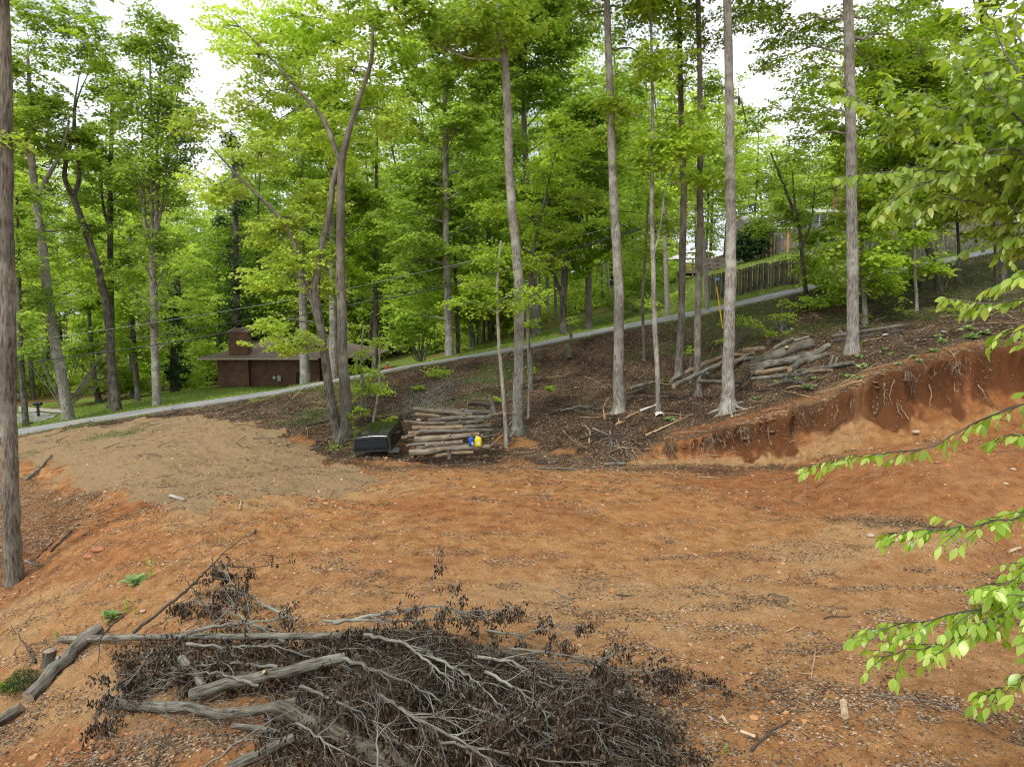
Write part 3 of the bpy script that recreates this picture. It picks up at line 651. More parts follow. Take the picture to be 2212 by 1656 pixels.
tree('ivy_tree', 'tall ivy wrapped tree rising behind the brick chimney', [(508,830,22),(510,700,20),(510,560,17),(508,450,12),(500,300,6)], 68, 'leaf_d','bark_dark', dict(n=8,L=2,t0=.55,leaves=1500), [(510,640,24,60,68,26),(508,560,22,50,68,22),(512,700,26,50,68,26)], FAR_G, seed=10)
tree('tree', 'grey trunk standing in front of the brick wall of the house', [(660,828,32),(657,770,25),(655,680,23),(652,560,20),(650,420,17),(648,250,11),(645,80,6)], 51, 'leaf_c','bark_grey', dict(n=22,L=3.6,t0=.42,leaves=9000), [(600,330,70,60,52,26)], FAR_G, seed=11)
tree('tree', 'pale grey trunk by the house, seen behind the twin stemmed tree', [(722,800,24),(720,700,22),(718,560,19),(716,400,15),(716,200,9)], 50, 'leaf_a','bark_grey', dict(n=20,L=3.6,t0=.4,leaves=9000), [], FAR_G, seed=12)
tree('tree', 'slim trunk beyond the road left of the person in orange', [(808,800,16),(812,700,14),(812,560,12),(813,420,9),(815,200,5)], 52, 'leaf_a','bark_brown', dict(n=20,L=3.2,t0=.25,leaves=9000), [(830,620,60,60,53,26)], FAR_G, seed=13, extra=[([(812,640,9),(798,540,7),(790,430,4)],52)])
# ---- trees beyond the road, middle
MID_G = 'trees along the upper side of the road'
tree('tree', 'stout grey trunk at the road edge with bushy young foliage beside it', [(972,774,26),(969,700,22),(966,600,20),(964,430,18),(962,250,13),(960,60,7)], 42.5, 'leaf_c','bark_grey', dict(n=34,L=3.5,t0=.42,leaves=15000), [(900,560,80,60,43,40),(930,400,70,60,43,34),(880,690,60,45,43,34)], MID_G, seed=14)
tree('tree', 'slim trunk close to the right of the stout roadside trunk', [(990,756,10),(988,690,9),(984,600,7),(980,450,5)], 46, 'leaf_a','bark_dark', dict(n=14,L=2.2,t0=.4,leaves=4500), [], MID_G, seed=15)
tree('tree', 'tall straight grey tree with upswept forks behind the mottled trunk', [(1160,728,22),(1152,600,20),(1140,430,18),(1133,290,15),(1133,150,11),(1140,20,6)], 47, 'leaf_c','bark_grey', dict(n=60,L=3.8,t0=.35,leaves=24000,el=(.2,1.0)), [(1060,200,80,80,47,50),(1210,220,80,80,47,50),(1130,420,90,60,48,40),(1050,60,80,60,47,40),(1260,60,80,60,47,40)], MID_G, seed=16,
     extra=[([(1134,240,8),(1115,150,6),(1100,40,4)],47),([(1136,230,8),(1158,150,6),(1175,40,4)],47)])
tree('tree', 'forked dark trunk above the road right of the mottled trunk', [(1218,724,24),(1217,660,20),(1221,560,17),(1222,450,13),(1225,300,8)], 42.5, 'leaf_a','bark_dark', dict(n=28,L=3.2,t0=.45,leaves=11000), [(1180,480,70,45,42,34),(1250,420,60,45,42,30)], MID_G, seed=17,
     extra=[([(1215,640,13),(1198,600,10),(1178,560,7),(1160,500,4)],42.5)])
tree('tree', 'plain grey trunk above the road between the forked trunk and a tall bare one', [(1272,712,20),(1271,620,18),(1272,520,16),(1270,400,13),(1270,250,8)], 43.5, 'leaf_c','bark_brown', dict(n=34,L=3.4,t0=.42,leaves=14000), [(1290,300,80,70,44,44),(1330,160,70,70,44,36)], MID_G, seed=18)
tree('tree', 'dark leaning trunk in the shade behind the roadside grass', [(1022,742,16),(1014,690,13),(1005,640,10),(1000,540,6)], 52, 'leaf_a','bark_dark', dict(n=16,L=2.6,t0=.35,leaves=7000), [], MID_G, seed=19)
tree('tree', 'double dark trunk deep in the shade left of the mottled trunk', [(1062,735,20),(1060,690,18),(1058,600,14),(1055,450,9)], 54, 'leaf_a','bark_dark', dict(n=26,L=3.2,t0=.3,leaves=12000), [], MID_G, seed=20, extra=[([(1044,738,10),(1046,680,8),(1050,600,5)],54)])
for i, (x, y, w, D) in enumerate([(1078,722,6,56),(1094,724,7,55),(1186,705,7,57),(1202,700,8,58),(1168,722,7,50),(1036,720,8,58),(1302,655,7,58)]):
    tree('sapling', ['thin pole sapling in the shade, first right of the double dark trunk','thin pole sapling half behind the mottled trunk','thin sapling in the woods left of the forked trunk','thin sapling close behind the forked trunk',
          'bare sapling just right of the mottled trunk base','thin sapling between the leaning and the double dark trunks','thin sapling on the wooded rise right of the plain grey trunk'][i],
         [(x,y,w),(x-3,y-120,w*.8),(x+2,y-260,w*.5)], D, 'leaf_a','bark_grey', dict(n=8,L=1.8,t0=.45,leaves=1700,sub=3), [], 'saplings in the woods above the road', cat='sapling', seed=30+i, k=6)
# ---- trunks on the near bank
NEAR_G = 'tall trunks on the near side of the road'
CR = dict(n=18,L=3.8,t0=.80,leaves=5200)
tree('twin_tree', 'twin stemmed tree leaning left beside the black truck topper', [(745,955,44),(748,890,34),(741,780,30),(737,650,27),(735,520,24),(737,400,21),(742,330,18),(770,230,14),(800,140,10),(806,60,6)], 27, 'leaf_b','bark_brown',
     None, [(520,60,90,50,28.5,40),(600,260,70,50,28.5,30),(720,90,90,60,30,50),(800,220,60,60,29,36),(540,220,70,40,28,26),(860,110,60,60,30,34),(750,330,60,40,28.5,24),(560,120,90,60,28,46),(660,40,110,50,29,60),(760,150,80,70,28,44),(640,180,80,50,28,34),(800,40,80,50,28,34),(700,270,70,50,28,34),(560,330,90,45,27,38),(470,400,80,35,27,34),(620,470,60,40,27,24),(640,560,70,40,27,36),(590,500,60,40,27,30),(560,600,50,30,27.5,22),(700,620,50,30,27.5,18),(700,420,60,40,28,22),(850,250,50,50,28,22),(430,260,60,30,28,18),(585,695,34,20,26,12),(630,738,60,26,26,26),(530,738,8,8,26,1)], NEAR_G, seed=40, size=.16, extra=[
       ([(736,972,26),(715,870,25),(700,760,23),(683,640,21),(690,560,19),(712,460,16),(722,380,14),(745,320,11)],27),
       ([(715,860,16),(697,740,15),(668,630,14),(625,500,12),(560,425,9),(500,365,6),(450,310,2)],[27,27,27,26.7,26.4,26.2,26]),
       ([(737,360,14),(700,260,11),(640,190,8),(570,110,5),(500,40,1.5)],27)], snap=True)
tree('mottled_tree', 'tall mottled grey trunk rising right of the log pile with a shovel at its foot', [(1118,934,33),(1118,850,28),(1121,700,27),(1120,600,26),(1108,470,24),(1100,370,23),(1097,250,22),(1090,130,20),(1078,30,18),(1072,-40,17)], 27, 'leaf_c','bark_grey', CR, [(1010,110,60,30,28,14)], NEAR_G, seed=41, top=21, extra=[([(1092,130,8),(1060,128,6),(1010,125,4),(960,105,3)],27)])
tree('tree', 'tall smooth trunk in the middle of the bank, right of the mottled trunk', [(1337,888,34),(1336,800,29),(1337,650,27),(1330,500,24),(1322,330,22),(1317,180,20),(1311,0,17),(1309,-60,17)], 27.5, 'leaf_c','bark_grey', CR, [(1370,40,60,50,29,26),(1260,30,60,40,29,22),(1400,140,45,40,30,16)], NEAR_G, seed=42, top=21)
tree('tree', 'slender wavy trunk with a white cloth at its base', [(1422,882,13),(1420,800,13),(1414,700,12),(1412,600,11),(1408,450,10),(1410,250,8),(1407,100,6),(1405,-30,5)], 27, 'leaf_a','bark_grey', dict(n=10,L=1.6,t0=.6,leaves=1800,sub=3), [(1440,120,60,40,27.5,14)], NEAR_G, seed=43, k=8, extra=[([(1411,560,5),(1428,480,4),(1440,400,3),(1475,330,2)],27)])
tree('tree', 'brown trunk left of the pole guy wire, its foot hidden by a log', [(1467,806,23),(1471,700,20),(1474,560,19),(1476,400,18),(1470,200,15),(1466,0,12),(1465,-40,12)], 31, 'leaf_c','bark_brown', CR, [(1480,180,30,70,31,20),(1440,40,50,50,31,24),(1440,260,40,50,32,16)], NEAR_G, seed=44, top=22)
tree('tree', 'brown trunk standing over the left end of the upper log pile', [(1507,842,22),(1507,700,19),(1511,520,19),(1513,350,17),(1512,200,14),(1508,0,12),(1507,-40,12)], 28.5, 'leaf_c','bark_brown', CR, [(1520,60,45,70,29,26),(1535,190,30,50,30,16),(1500,300,40,40,30,16),(1485,60,40,60,31,20)], NEAR_G, seed=45, top=21)
tree('tree', 'big pale barked tree with flared roots beside the cut bank', [(1574,868,40),(1573,820,33),(1577,650,30),(1579,500,28),(1577,330,26),(1575,180,23),(1571,0,21),(1570,-60,20)], 26, 'leaf_c','bark_grey', CR, [(1600,40,60,35,27,26),(1660,20,50,25,27.5,18),(1610,260,40,40,30,14)], NEAR_G, seed=46, top=21, fl=.35, buttress=True)
tree('tree', 'big grey trunk at the right end of the upper log pile', [(1841,757,36),(1842,690,31),(1840,500,29),(1838,300,28),(1834,100,26),(1831,-50,24)], 27, 'leaf_a','bark_grey', dict(n=18,L=3.8,t0=.82,leaves=5000), [(1760,150,80,50,28,40),(1720,240,70,40,28,34),(1690,60,60,40,28,24),(1660,130,40,30,28,14),(1900,60,70,50,28,30),(1850,230,60,40,28,16),(1780,60,80,50,28.5,40),(1930,20,90,40,29,36),(1990,110,60,50,29,24),(1740,300,40,22,28,12),(1880,140,60,50,29,26)], NEAR_G, seed=47, top=21)
tree('tree', 'thin trunk just right of the big grey trunk', [(1869,716,15),(1867,650,12),(1862,560,10),(1860,420,8)], 30, 'leaf_a','bark_brown', dict(n=10,L=1.4,t0=.4,leaves=1800,sub=3), [(1862,560,14,40,30,14),(1868,470,16,40,30,12)], NEAR_G, seed=48, k=8)
tree('tree', 'dark leaning trunk behind the hanging beech leaves, right of the thin pale stem', [(2028,625,19),(2010,549,18),(1990,489,17),(1976,399,15),(1965,280,11),(1960,150,7)], 33, 'leaf_a','bark_dark', dict(n=16,L=3,t0=.45,leaves=6000), [], NEAR_G, seed=49)
tree('tree', 'dark leaning trunk left of the thin pale stem', [(1976,640,17),(1966,549,17),(1940,459,17),(1920,399,16),(1900,280,12),(1880,130,8)], 34, 'leaf_a','bark_dark', dict(n=18,L=3.2,t0=.4,leaves=7000), [(1800,330,60,40,34,14)], NEAR_G, seed=50)
tree('tree', 'thin pale stem between the two dark leaning trunks', [(1981,667,8),(1976,580,7),(1972,489,7),(1968,400,5)], 31, 'leaf_a','bark_pale', dict(n=8,L=1.3,t0=.3,leaves=1300,sub=3), [(1970,570,60,20,31,10)], NEAR_G, seed=51, k=7)
tree('tree', 'thin dark stem in front of the grey fence at right', [(2072,608,8),(2071,550,7),(2068,480,6),(2060,380,4)], 34, 'leaf_a','bark_dark', dict(n=8,L=1.5,t0=.5,leaves=1400,sub=3), [], NEAR_G, seed=52, k=7)
tree('tree', 'broad dark trunk at the right margin below the fence', [(2164,622,30),(2160,550,26),(2157,489,25),(2147,389,23),(2135,200,18),(2120,0,13)], 32, 'leaf_a','bark_dark', dict(n=24,L=3.6,t0=.5,leaves=9000), [(2080,80,90,60,32,30),(2180,160,60,60,32,20)], NEAR_G, seed=53, top=20)
tree('small_tree', 'small dark branching tree in front of the pole fence', [(1741,628,10),(1733,560,9),(1726,490,8),(1700,420,7),(1665,330,4)], 35, 'leaf_a','bark_dark', None,
     [(1650,400,45,30,35,20),(1700,350,50,30,35,22),(1760,420,50,35,35,22),(1690,480,60,30,35,22),(1800,480,50,30,35,22),(1640,480,35,30,36,16),(1700,455,50,30,37,22),(1830,440,50,34,36,22),(1760,510,50,20,37,16)], NEAR_G, cat='tree', seed=54, k=7, extra=[([(1727,500,6),(1716,430,5),(1712,370,3)],35),([(1730,540,6),(1752,480,5),(1760,400,3)],35)])
tree('understory_tree', 'young maple with bright tiers of leaves right of the mottled trunk', [(1148,800,10),(1140,700,9),(1150,560,8),(1170,460,6),(1200,330,4)], 31, 'leaf_a','bark_brown', None,
     [(1230,300,70,34,31,38),(1180,380,80,34,31,40),(1250,430,60,30,31,30),(1150,470,80,30,31,36),(1080,450,60,26,30,26),(1060,540,70,26,30,30),(1160,560,60,26,30,22),(1030,600,50,22,30,18),(1210,500,50,26,31,20)], NEAR_G, cat='tree', seed=55, k=7, size=.13)
tree('understory_tree', 'young maple with level leafy tiers between the bare trunks at centre right', [(1392,760,8),(1388,650,7),(1395,540,6),(1400,430,4)], 33, 'leaf_a','bark_brown', None,
     [(1330,460,60,26,33,26),(1400,420,60,26,33,28),(1440,480,60,26,33,26),(1370,540,60,24,33,20),(1480,380,45,26,33,18),(1540,500,40,40,34,18),(1430,300,50,40,34,20)], NEAR_G, cat='tree', seed=56, k=7, size=.13)
tree('sapling', 'thin pale sapling standing between the log pile and the shovel', [(1094,948,10),(1087,850,9),(1078,740,8),(1074,620,6),(1082,520,4)], 25.8, 'leaf_a','bark_pale', None,
     [(1030,620,55,18,25.8,14),(1100,655,60,16,25.8,14),(1000,655,40,14,25.8,9),(1150,630,50,16,25.8,9),(1060,560,50,18,25.8,12)], 'saplings on the near bank', cat='sapling', seed=57, k=7, fl=.1)
tree('sapling', 'thin bare stem right of the mottled trunk foot', [(1141,905,5),(1142,820,4),(1140,740,3),(1143,680,2)], 28, 'leaf_a','bark_pale', None, [(1150,700,20,12,28,4)], 'saplings on the near bank', cat='sapling', seed=58, k=6, fl=0)
tree('sapling', 'slim sapling curving up behind the twin stemmed tree', [(805,915,6),(818,840,5),(820,770,4),(826,720,3)], 28.5, 'leaf_a','bark_pale', None, [(806,806,14,10,28.5,4),(822,838,16,12,28.5,4),(822,738,20,10,28.5,4)], 'saplings on the near bank', cat='sapling', seed=59, k=6, fl=0)
tree('sapling', 'leafy sapling between the twin stemmed tree and the curving stem', [(782,895,9),(783,840,8),(780,770,6),(786,700,4)], 30, 'leaf_a','bark_grey', None, [(790,835,40,16,30,14),(775,800,30,14,30,8),(790,760,26,14,30,6)], 'saplings on the near bank', cat='sapling', seed=60, k=6, fl=0)
tree('roadside_tree', 'tall brown trunk at the left edge of the photo, cut off by the frame', [(30,1248,49),(25,1130,45),(20,950,40),(17,760,39),(13,500,38),(12,300,34),(11,150,32),(6,0,29),(4,-60,28)], 16.8, 'leaf_a','bark_brown', dict(n=14,L=3.0,t0=.86,leaves=2600), [(40,300,22,14,16.8,3)], NEAR_G, seed=61, top=15, fl=.12)

# ---- shrubs
def shrub(name, label, spots, leaf='leaf_a', group='shrubs on the bank', size=.12, cat='shrub', seed=0, stems=6, dens=1.0):
    """spots = [(px,py,rx,ry,D)] the leafy masses"""
    r = np.random.default_rng(seed+3000)
    s0 = spots[0]; b = on(s0[0], s0[4], s0[1])
    root = empty(name, tuple(b), label, cat, group); wb = MB(); lb = MB()
    for (px,py,rx,ry,D) in spots:
        c = W(px,py,D); ax = rx/F0*D; az_ = ry/F0*D; g = zf(c[0],c[1]); ns = int(dens*(6 + 26*ax*az_*2.2))
        u = r.normal(0,1,(ns,3)); u /= np.linalg.norm(u,axis=1,keepdims=True)
        q = c + u*(r.uniform(0,1,(ns,1))**.4)*np.array([ax,ax*.8,az_]); q[:,2] = np.maximum(q[:,2], g+.08)
        for i in range(stems):
            e = q[r.integers(ns)]; f = b + np.array([r.normal(0,.04), r.normal(0,.04), -.05])
            t = np.linspace(0,1,5)[:,None]; Q = f*(1-t)+e*t; Q[1:4] += r.normal(0,.05,(3,3)); wb.tube(Q, np.linspace(.03,.006,5), 5)
        spray_leaves(lb, q, 30, min(.38, .55*ax+.08), size, r, 0, tilt=.8)
    wb.build('stem', M['bark_brown'], root, origin=tuple(b)); lb.build('foliage', M[leaf], root, origin=tuple(b))
    return root
shrub('shrub','dense dark shrubs hiding the road left of the big grey trunk',[(1790,600,60,40,35),(1745,560,40,40,36),(1820,640,30,26,33),(1760,650,40,16,33),(1810,540,40,30,37)],'leaf_a',size=.14,seed=1,dens=.9)
shrub('shrub','leafy shrubs right of the big grey trunk in front of the fence',[(1890,560,26,40,36),(1920,600,30,16,35),(1905,500,30,30,37),(1960,590,30,16,34)],'leaf_a',size=.14,seed=2,dens=.6)
shrub('shrub','rounded green bush on the bank below the person in orange',[(941,803,24,13,34)],'leaf_a',size=.12,seed=3)
shrub('shrub','small bush growing behind the black truck topper',[(846,908,16,7,26.6)],'leaf_a',size=.11,seed=4)
shrub('shrub','low dark bush at the foot of the curving sapling',[(780,885,12,10,29)],'leaf_a',size=.11,seed=5)
shrub('shrub','green bushes left of the yellow guy wire cover above the upper logs',[(1590,688,26,12,32),(1625,695,24,10,31.5)],'leaf_a',size=.11,seed=6,dens=.7)
shrub('shrub','leafy bush on the bank above the upper log pile',[(1690,680,26,12,31.5),(1700,655,18,9,33)],'leaf_a',size=.11,seed=7,dens=.6)
shrub('shrub','tangled grey green shrubs on the rise behind the leaning utility pole',[(1385,600,46,50,47),(1340,650,36,30,46),(1430,560,20,40,48),(1400,540,30,30,48)],'leaf_c',size=.16,seed=8,group='shrubs above the road',dens=.55)
shrub('shrub','light green brush left of the plank fence end',[(1395,655,30,14,44),(1462,640,18,14,43)],'leaf_b',size=.16,seed=9,group='shrubs above the road',dens=.6)
shrub('evergreen','dark evergreen tree beside the upper grey fence',[(1620,520,40,32,52),(1640,490,26,24,52),(1600,540,24,20,52)],'leaf_d',size=.2,seed=10,group='shrubs above the road',cat='evergreen',dens=1.4)
shrub('shrub','small yellow flowering shrub by the garden steps',[(1770,535,12,9,50)],'leaf_b',size=.12,seed=11,group='shrubs above the road')
shrub('shrub','bright young maple boughs in the shade beside the roadside trunk',[(910,690,60,45,45),(870,730,40,26,44),(930,640,50,40,46),(870,640,50,40,47)],'leaf_a',size=.17,seed=12,group='shrubs above the road',dens=.55)
shrub('shrub','light green boughs hanging in front of the woods left of the house',[(120,640,60,40,54),(60,720,50,40,56),(190,720,50,40,58),(290,640,50,40,56),(420,660,60,40,60),(150,560,60,40,56),(400,560,50,40,60)],'leaf_b',size=.2,seed=14,group='shrubs above the road',dens=.35)
shrub('shrub','bushes under the trees at the far end of the lawn',[(215,830,30,14,60),(255,840,22,10,58),(420,820,30,22,64),(445,770,30,40,66)],'leaf_a',size=.18,seed=13,group='shrubs above the road',dens=.5)

# ---- woods further back: one mass
def woods():
    r = np.random.default_rng(5); wb = MB()
    for i in range(290):
        D = r.uniform(60, 125); px = r.uniform(-900, 2900)
        x = (px-1106)/F0*D
        if abs(x+17) < 14 and D < 74: continue      # the house stands here
        if 14 < x < 48 and D < 78: continue
        z = zf(x, D)
        ys = np.interp(px, [-350,0,200,330,400,470,540,600,680,850,1000,1300,1500,1570,1700,1800,1900,2050,2300], [150,150,140,200,330,330,200,330,150,170,60,40,80,170,250,270,250,130,60])
        top = CAMZ + (670-ys)/F0*D; H = max(8, (top - z)*(r.uniform(.45,1.0)))
        P = curve_pts((x, D, z-.3), (r.normal(0,.05), r.normal(0,.05), 1), H, 8, r, .3, .04); wb.tube(P, np.linspace(.28,.05,8)*r.uniform(.6,1.1), 6, 0)
        rx = r.uniform(2.8, 4.4); ns = int(14 + 5.2*rx*H*.42)
        u = r.normal(0,1,(ns,3)); u /= np.linalg.norm(u,axis=1,keepdims=True)
        c = np.array([x, D, z+H*.60]); q = c + u*(r.uniform(0,1,(ns,1))**.4)*np.array([rx, rx, H*.42])
        spray_leaves(wb, q, 34, 1.0, .36, r, 1 + int(r.uniform() < .4))
    for i in range(26):      # crowns closing the view over the house and the cut hill
        D = r.uniform(76, 92); px = r.uniform(520, 980); x = (px-1106)/F0*D; z = zf(x, D); H = r.uniform(9, 17); ns = 90
        u = r.normal(0,1,(ns,3)); u /= np.linalg.norm(u,axis=1,keepdims=True); q = np.array([x,D,z+H*.5]) + u*(r.uniform(0,1,(ns,1))**.4)*np.array([3.4,3,H*.5])
        spray_leaves(wb, q, 34, 1.0, .36, r, 1 + int(r.uniform() < .4)); P = curve_pts((x,D,z-.2),(0,0,1), H, 6, r, .2, .04); wb.tube(P, np.linspace(.25,.05,6), 6, 0)
    # understory
    for i in range(300):
        D = r.uniform(56, 105); px = r.uniform(-300, 1500) if i % 4 else r.uniform(1300, 2500); x = (px-1106)/F0*D
        if abs(x+17) < 13 and D < 72: continue
        if 16 < x < 48 and D < 80: continue
        if px < 480 and D < 66: continue
        if 790 < px < 900 and D < 68: continue
        z = zf(x, D); h = r.uniform(1.5, 6.5); ns = 42; u = r.normal(0,1,(ns,3)); u /= np.linalg.norm(u,axis=1,keepdims=True)
        q = np.array([x,D,z+h*.55]) + u*(r.uniform(0,1,(ns,1))**.4)*np.array([2.8,2.2,h*.55])
        spray_leaves(wb, q, 26, .85, .32, r, 1 + int(r.uniform() < .5), tilt=.7)
        P = curve_pts((x,D,z-.2),(r.normal(0,.1),0,1), h*1.1, 5, r, .2, .1); wb.tube(P, np.linspace(.09,.02,5), 5, 0)
    o = wb.build('background_woods', [M['bark_dark'], M['leaf_c'], M['leaf_b']])
    tag(o, 'mass of spring green woods filling the valley and hillside behind', 'woods', kind='stuff')
woods()
# ---------------------------------------------------------------- beech boughs close to the camera
def big_leaves(mb, C, d, size, r, mat=0):
    """ovate leaves: folded along the midrib, curving down. C base points, d directions"""
    n = len(C); d = d/np.linalg.norm(d, axis=1, keepdims=True)
    up = np.array([0,0,1.0]) + r.normal(0,.45,(n,3)); sd_ = np.cross(d, up); sd_ /= np.linalg.norm(sd_,axis=1,keepdims=True)
    u = np.cross(sd_, d); L = (size*r.uniform(.5,1.25,n))[:,None]; asp = r.uniform(.19,.29,n)[:,None]; fold = r.uniform(.05,.22,n)[:,None]; curl = r.uniform(.05,.5,n)[:,None]
    st = [(.0,.0),(.14,.55),(.36,.98),(.60,.92),(.82,.50),(1.0,.0)]
    V = []; idx = []
    for s, w in st:
        mid = C + d*L*s - u*L*curl*s*s*.6
        if w == 0: V.append(mid); idx.append((len(V)-1,)*3); continue
        V.append(mid); V.append(mid + sd_*L*asp*w + u*L*asp*w*fold); V.append(mid - sd_*L*asp*w + u*L*asp*w*fold)
        idx.append((len(V)-3, len(V)-2, len(V)-1))
    k = len(V); A = np.stack(V, 1); F = []
    for a, b in zip(idx[:-1], idx[1:]):
        for s_ in (1, 2):
            if a[0] == a[s_]: F.append((a[0], b[s_], b[0]) if s_ == 1 else (a[0], b[0], b[s_]))
            elif b[0] == b[s_]: F.append((a[0], a[s_], b[0]) if s_ == 1 else (a[0], b[0], a[s_]))
            else:
                q = (a[0], a[s_], b[s_], b[0]) if s_ == 1 else (a[0], b[0], b[s_], a[s_])
                F.append(q[:3]); F.append((q[0], q[2], q[3]))
    F = np.array(F)[None] + (np.arange(n)*k)[:,None,None]
    mb.add(A.reshape(-1,3), F.reshape(-1,3), mat, True)

def resample(P, step):
    P = np.asarray(P); ln = np.concatenate([[0], np.cumsum(np.linalg.norm(np.diff(P,axis=0),axis=1))]); n = max(3, int(ln[-1]/step)+1)
    t = np.linspace(0, ln[-1], n); return np.stack([np.interp(t, ln, P[:,c]) for c in range(3)], 1)

def bough(root, pts, r0, seed, twig=.34, every=.11, lstep=.021, size=.072, bare=0.0, feed=None, leafy=True, fan=1.0, droop=.25):
    """one branch of the beech with its leafy twigs"""
    r = np.random.default_rng(seed+500); wb = MB(); lb = MB()
    K = np.array([W(*p) for p in pts]); Q = resample(K, .06); Q[1:-1] += r.normal(0,.006,(len(Q)-2,3))
    if feed is not None:
        t = np.linspace(0,1,7)[:-1,None]; fp = np.array(feed)*(1-t)+Q[0]*t; fp[:,2] += np.sin(t[:,0]*math.pi)*.12; Q = np.concatenate([fp, Q])
    nf = 6 if feed is not None else 0
    rad = np.linspace(r0, .0022, len(Q)); wb.tube(Q, rad, 7)
    C = []; Dv = []
    def place(T):
        T = resample(T, lstep); n = len(T)
        tg = np.gradient(T, axis=0); tg /= np.linalg.norm(tg,axis=1,keepdims=True)+1e-9
        for i in range(1, n):
            s_ = 1 if i % 2 else -1
            side = np.cross(tg[i], [0,0,1]); side /= np.linalg.norm(side)+1e-9
            dd = tg[i]*.55 + side*s_*.75 + np.array([0,0,-.35-1.0*r.uniform(0,1)**1.3]) + r.normal(0,.22,3)
            C.append(T[i] + r.normal(0,.003,3)); Dv.append(dd)
        C.append(T[-1]); Dv.append(tg[-1]+np.array([0,0,-.5]))
    nf = 3 if nf else 0
    if nf: fq = resample(Q[nf:7], .06); main = np.concatenate([fq[:-1], Q[6:]])
    else: main = Q
    n = len(main); ln = .06*n; k = 0; pos = bare*ln
    while pos < ln*.97:
        i = min(int(pos/.06), n-2); t = main[i+1]-main[i]; t /= np.linalg.norm(t)
        side = np.cross(t, [0,0,1]); side /= np.linalg.norm(side)+1e-9; s_ = 1 if k % 2 else -1
        rem = (1-pos/ln); L = twig*(.45+.75*rem)*r.uniform(.55,1.2)
        dd = t*.8 + side*s_*r.uniform(.3,.9)*fan + np.array([0,0,r.uniform(-.45,.25)])
        T = curve_pts(main[i], dd, L, 8, r, -droop, .07); wb.tube(T, np.linspace(.0036,.0012,8), 4)
        place(T)
        if L > .26:
            for q in (2,4):
                d3 = (T[q+1]-T[q]); d3 /= np.linalg.norm(d3); T2 = curve_pts(T[q], d3*.7+r.normal(0,.5,3), L*.45, 5, r, -droop, .07); wb.tube(T2, np.linspace(.002,.001,5), 4); place(T2)
        pos += every*.85*r.uniform(.6,1.4); k += 1
    place(main[int(n*.75):])
    C = np.array(C); Dv = np.array(Dv); big_leaves(lb, C, Dv, size, r)
    b = wb.build('branch', M['bark_dark'], root, origin=tuple(main[0])); f = lb.build('foliage', M['leaf_e'], b, origin=tuple(main[0]))
    return b
bx, by = 4.75, 4.3
beech = empty('beech_tree', (bx, by, zf(bx,by)), 'young beech whose pale green leafy boughs hang in close from the right', 'tree')
_w = MB(); _tp = curve_pts((bx,by,zf(bx,by)-.2),(0,0,1),9.2,16,np.random.default_rng(4),.3,.03); _tp[:,1] = np.clip(_tp[:,1], 4.1, 4.6); _tp[:,0] = np.clip(_tp[:,0], 4.6, 5.0)
_w.tube(_tp, np.linspace(.11,.03,16), 12, bump=.04); _w.build('trunk', M['bark_pale'], beech)
def tz(z): return (np.interp(z,_tp[:,2],_tp[:,0]), np.interp(z,_tp[:,2],_tp[:,1]), z)
bough(beech, [(2240,405,4.6),(2212,394,4.6),(2126,366,4.7),(2042,334,4.8),(1995,300,4.9),(1969,247,4.95),(1920,190,5.0)], .013, 1, feed=tz(5.2), twig=.5, every=.085)
bough(beech, [(2230,380,4.4),(2192,360,4.4),(2136,300,4.5),(2109,262,4.5),(2099,207,4.6),(2085,150,4.6),(2100,90,4.7)], .012, 2, feed=tz(5.3), twig=.5, every=.075)
bough(beech, [(2212,372,4.8),(2126,368,4.8),(1995,371,4.8),(1885,372,4.9),(1815,385,5.0)], .011, 3, feed=tz(5.25), twig=.42, every=.08)
bough(beech, [(2240,500,4.2),(2212,477,4.2),(2169,427,4.3),(2126,395,4.4),(2060,375,4.5),(1980,400,4.6),(1900,440,4.7)], .014, 4, feed=tz(5.0), twig=.46, every=.085)
bough(beech, [(2230,470,4.3),(2190,440,4.35),(2126,447,4.4),(2050,425,4.5),(1960,450,4.6)], .010, 5, feed=tz(4.9), twig=.4, every=.09)
bough(beech, [(2240,220,4.0),(2200,170,4.1),(2170,110,4.2),(2150,60,4.3),(2130,20,4.4)], .010, 6, feed=tz(5.6), twig=.42, every=.08)
bough(beech, [(2240,300,4.1),(2205,270,4.1),(2170,220,4.2),(2140,190,4.3),(2060,150,4.4)], .010, 7, feed=tz(5.5), twig=.45, every=.08)
bough(beech, [(1995,300,4.9),(1930,270,5.0),(1870,230,5.1),(1825,190,5.2),(1800,150,5.25)], .007, 9, feed=None, twig=.32, every=.12)
bough(beech, [(2240,640,4.0),(2212,645,4.0),(2150,655,4.1),(2085,650,4.2),(2045,645,4.2)], .006, 10, feed=tz(4.6), twig=.26, every=.11)
bough(beech, [(2240,735,3.9),(2215,715,3.9),(2180,710,3.95),(2150,725,4.0)], .006, 11, feed=tz(4.4), twig=.26, every=.10)
bough(beech, [(2240,590,3.8),(2210,585,3.8),(2180,600,3.85),(2160,625,3.9)], .006, 19, feed=tz(4.6), twig=.3, every=.09)
bough(beech, [(2240,860,4.0),(2209,872,4.0),(2172,882,4.05),(2126,904,4.1),(2076,930,4.15),(2025,957,4.2),(1969,974,4.25),(1892,980,4.3),(1808,987,4.35),(1735,1012,4.4)], .007, 12, feed=tz(4.1), twig=.17, every=.055, bare=.12, lstep=.034)
bough(beech, [(2240,938,4.0),(2205,940,4.0),(2165,945,4.05),(2142,952,4.1)], .005, 13, feed=tz(3.9), twig=.12, every=.09)
bough(beech, [(2240,1100,3.7),(2212,1112,3.7),(2109,1133,3.8),(1975,1146,3.9),(1910,1155,4.0)], .008, 14, feed=tz(3.5), twig=.32, every=.06)
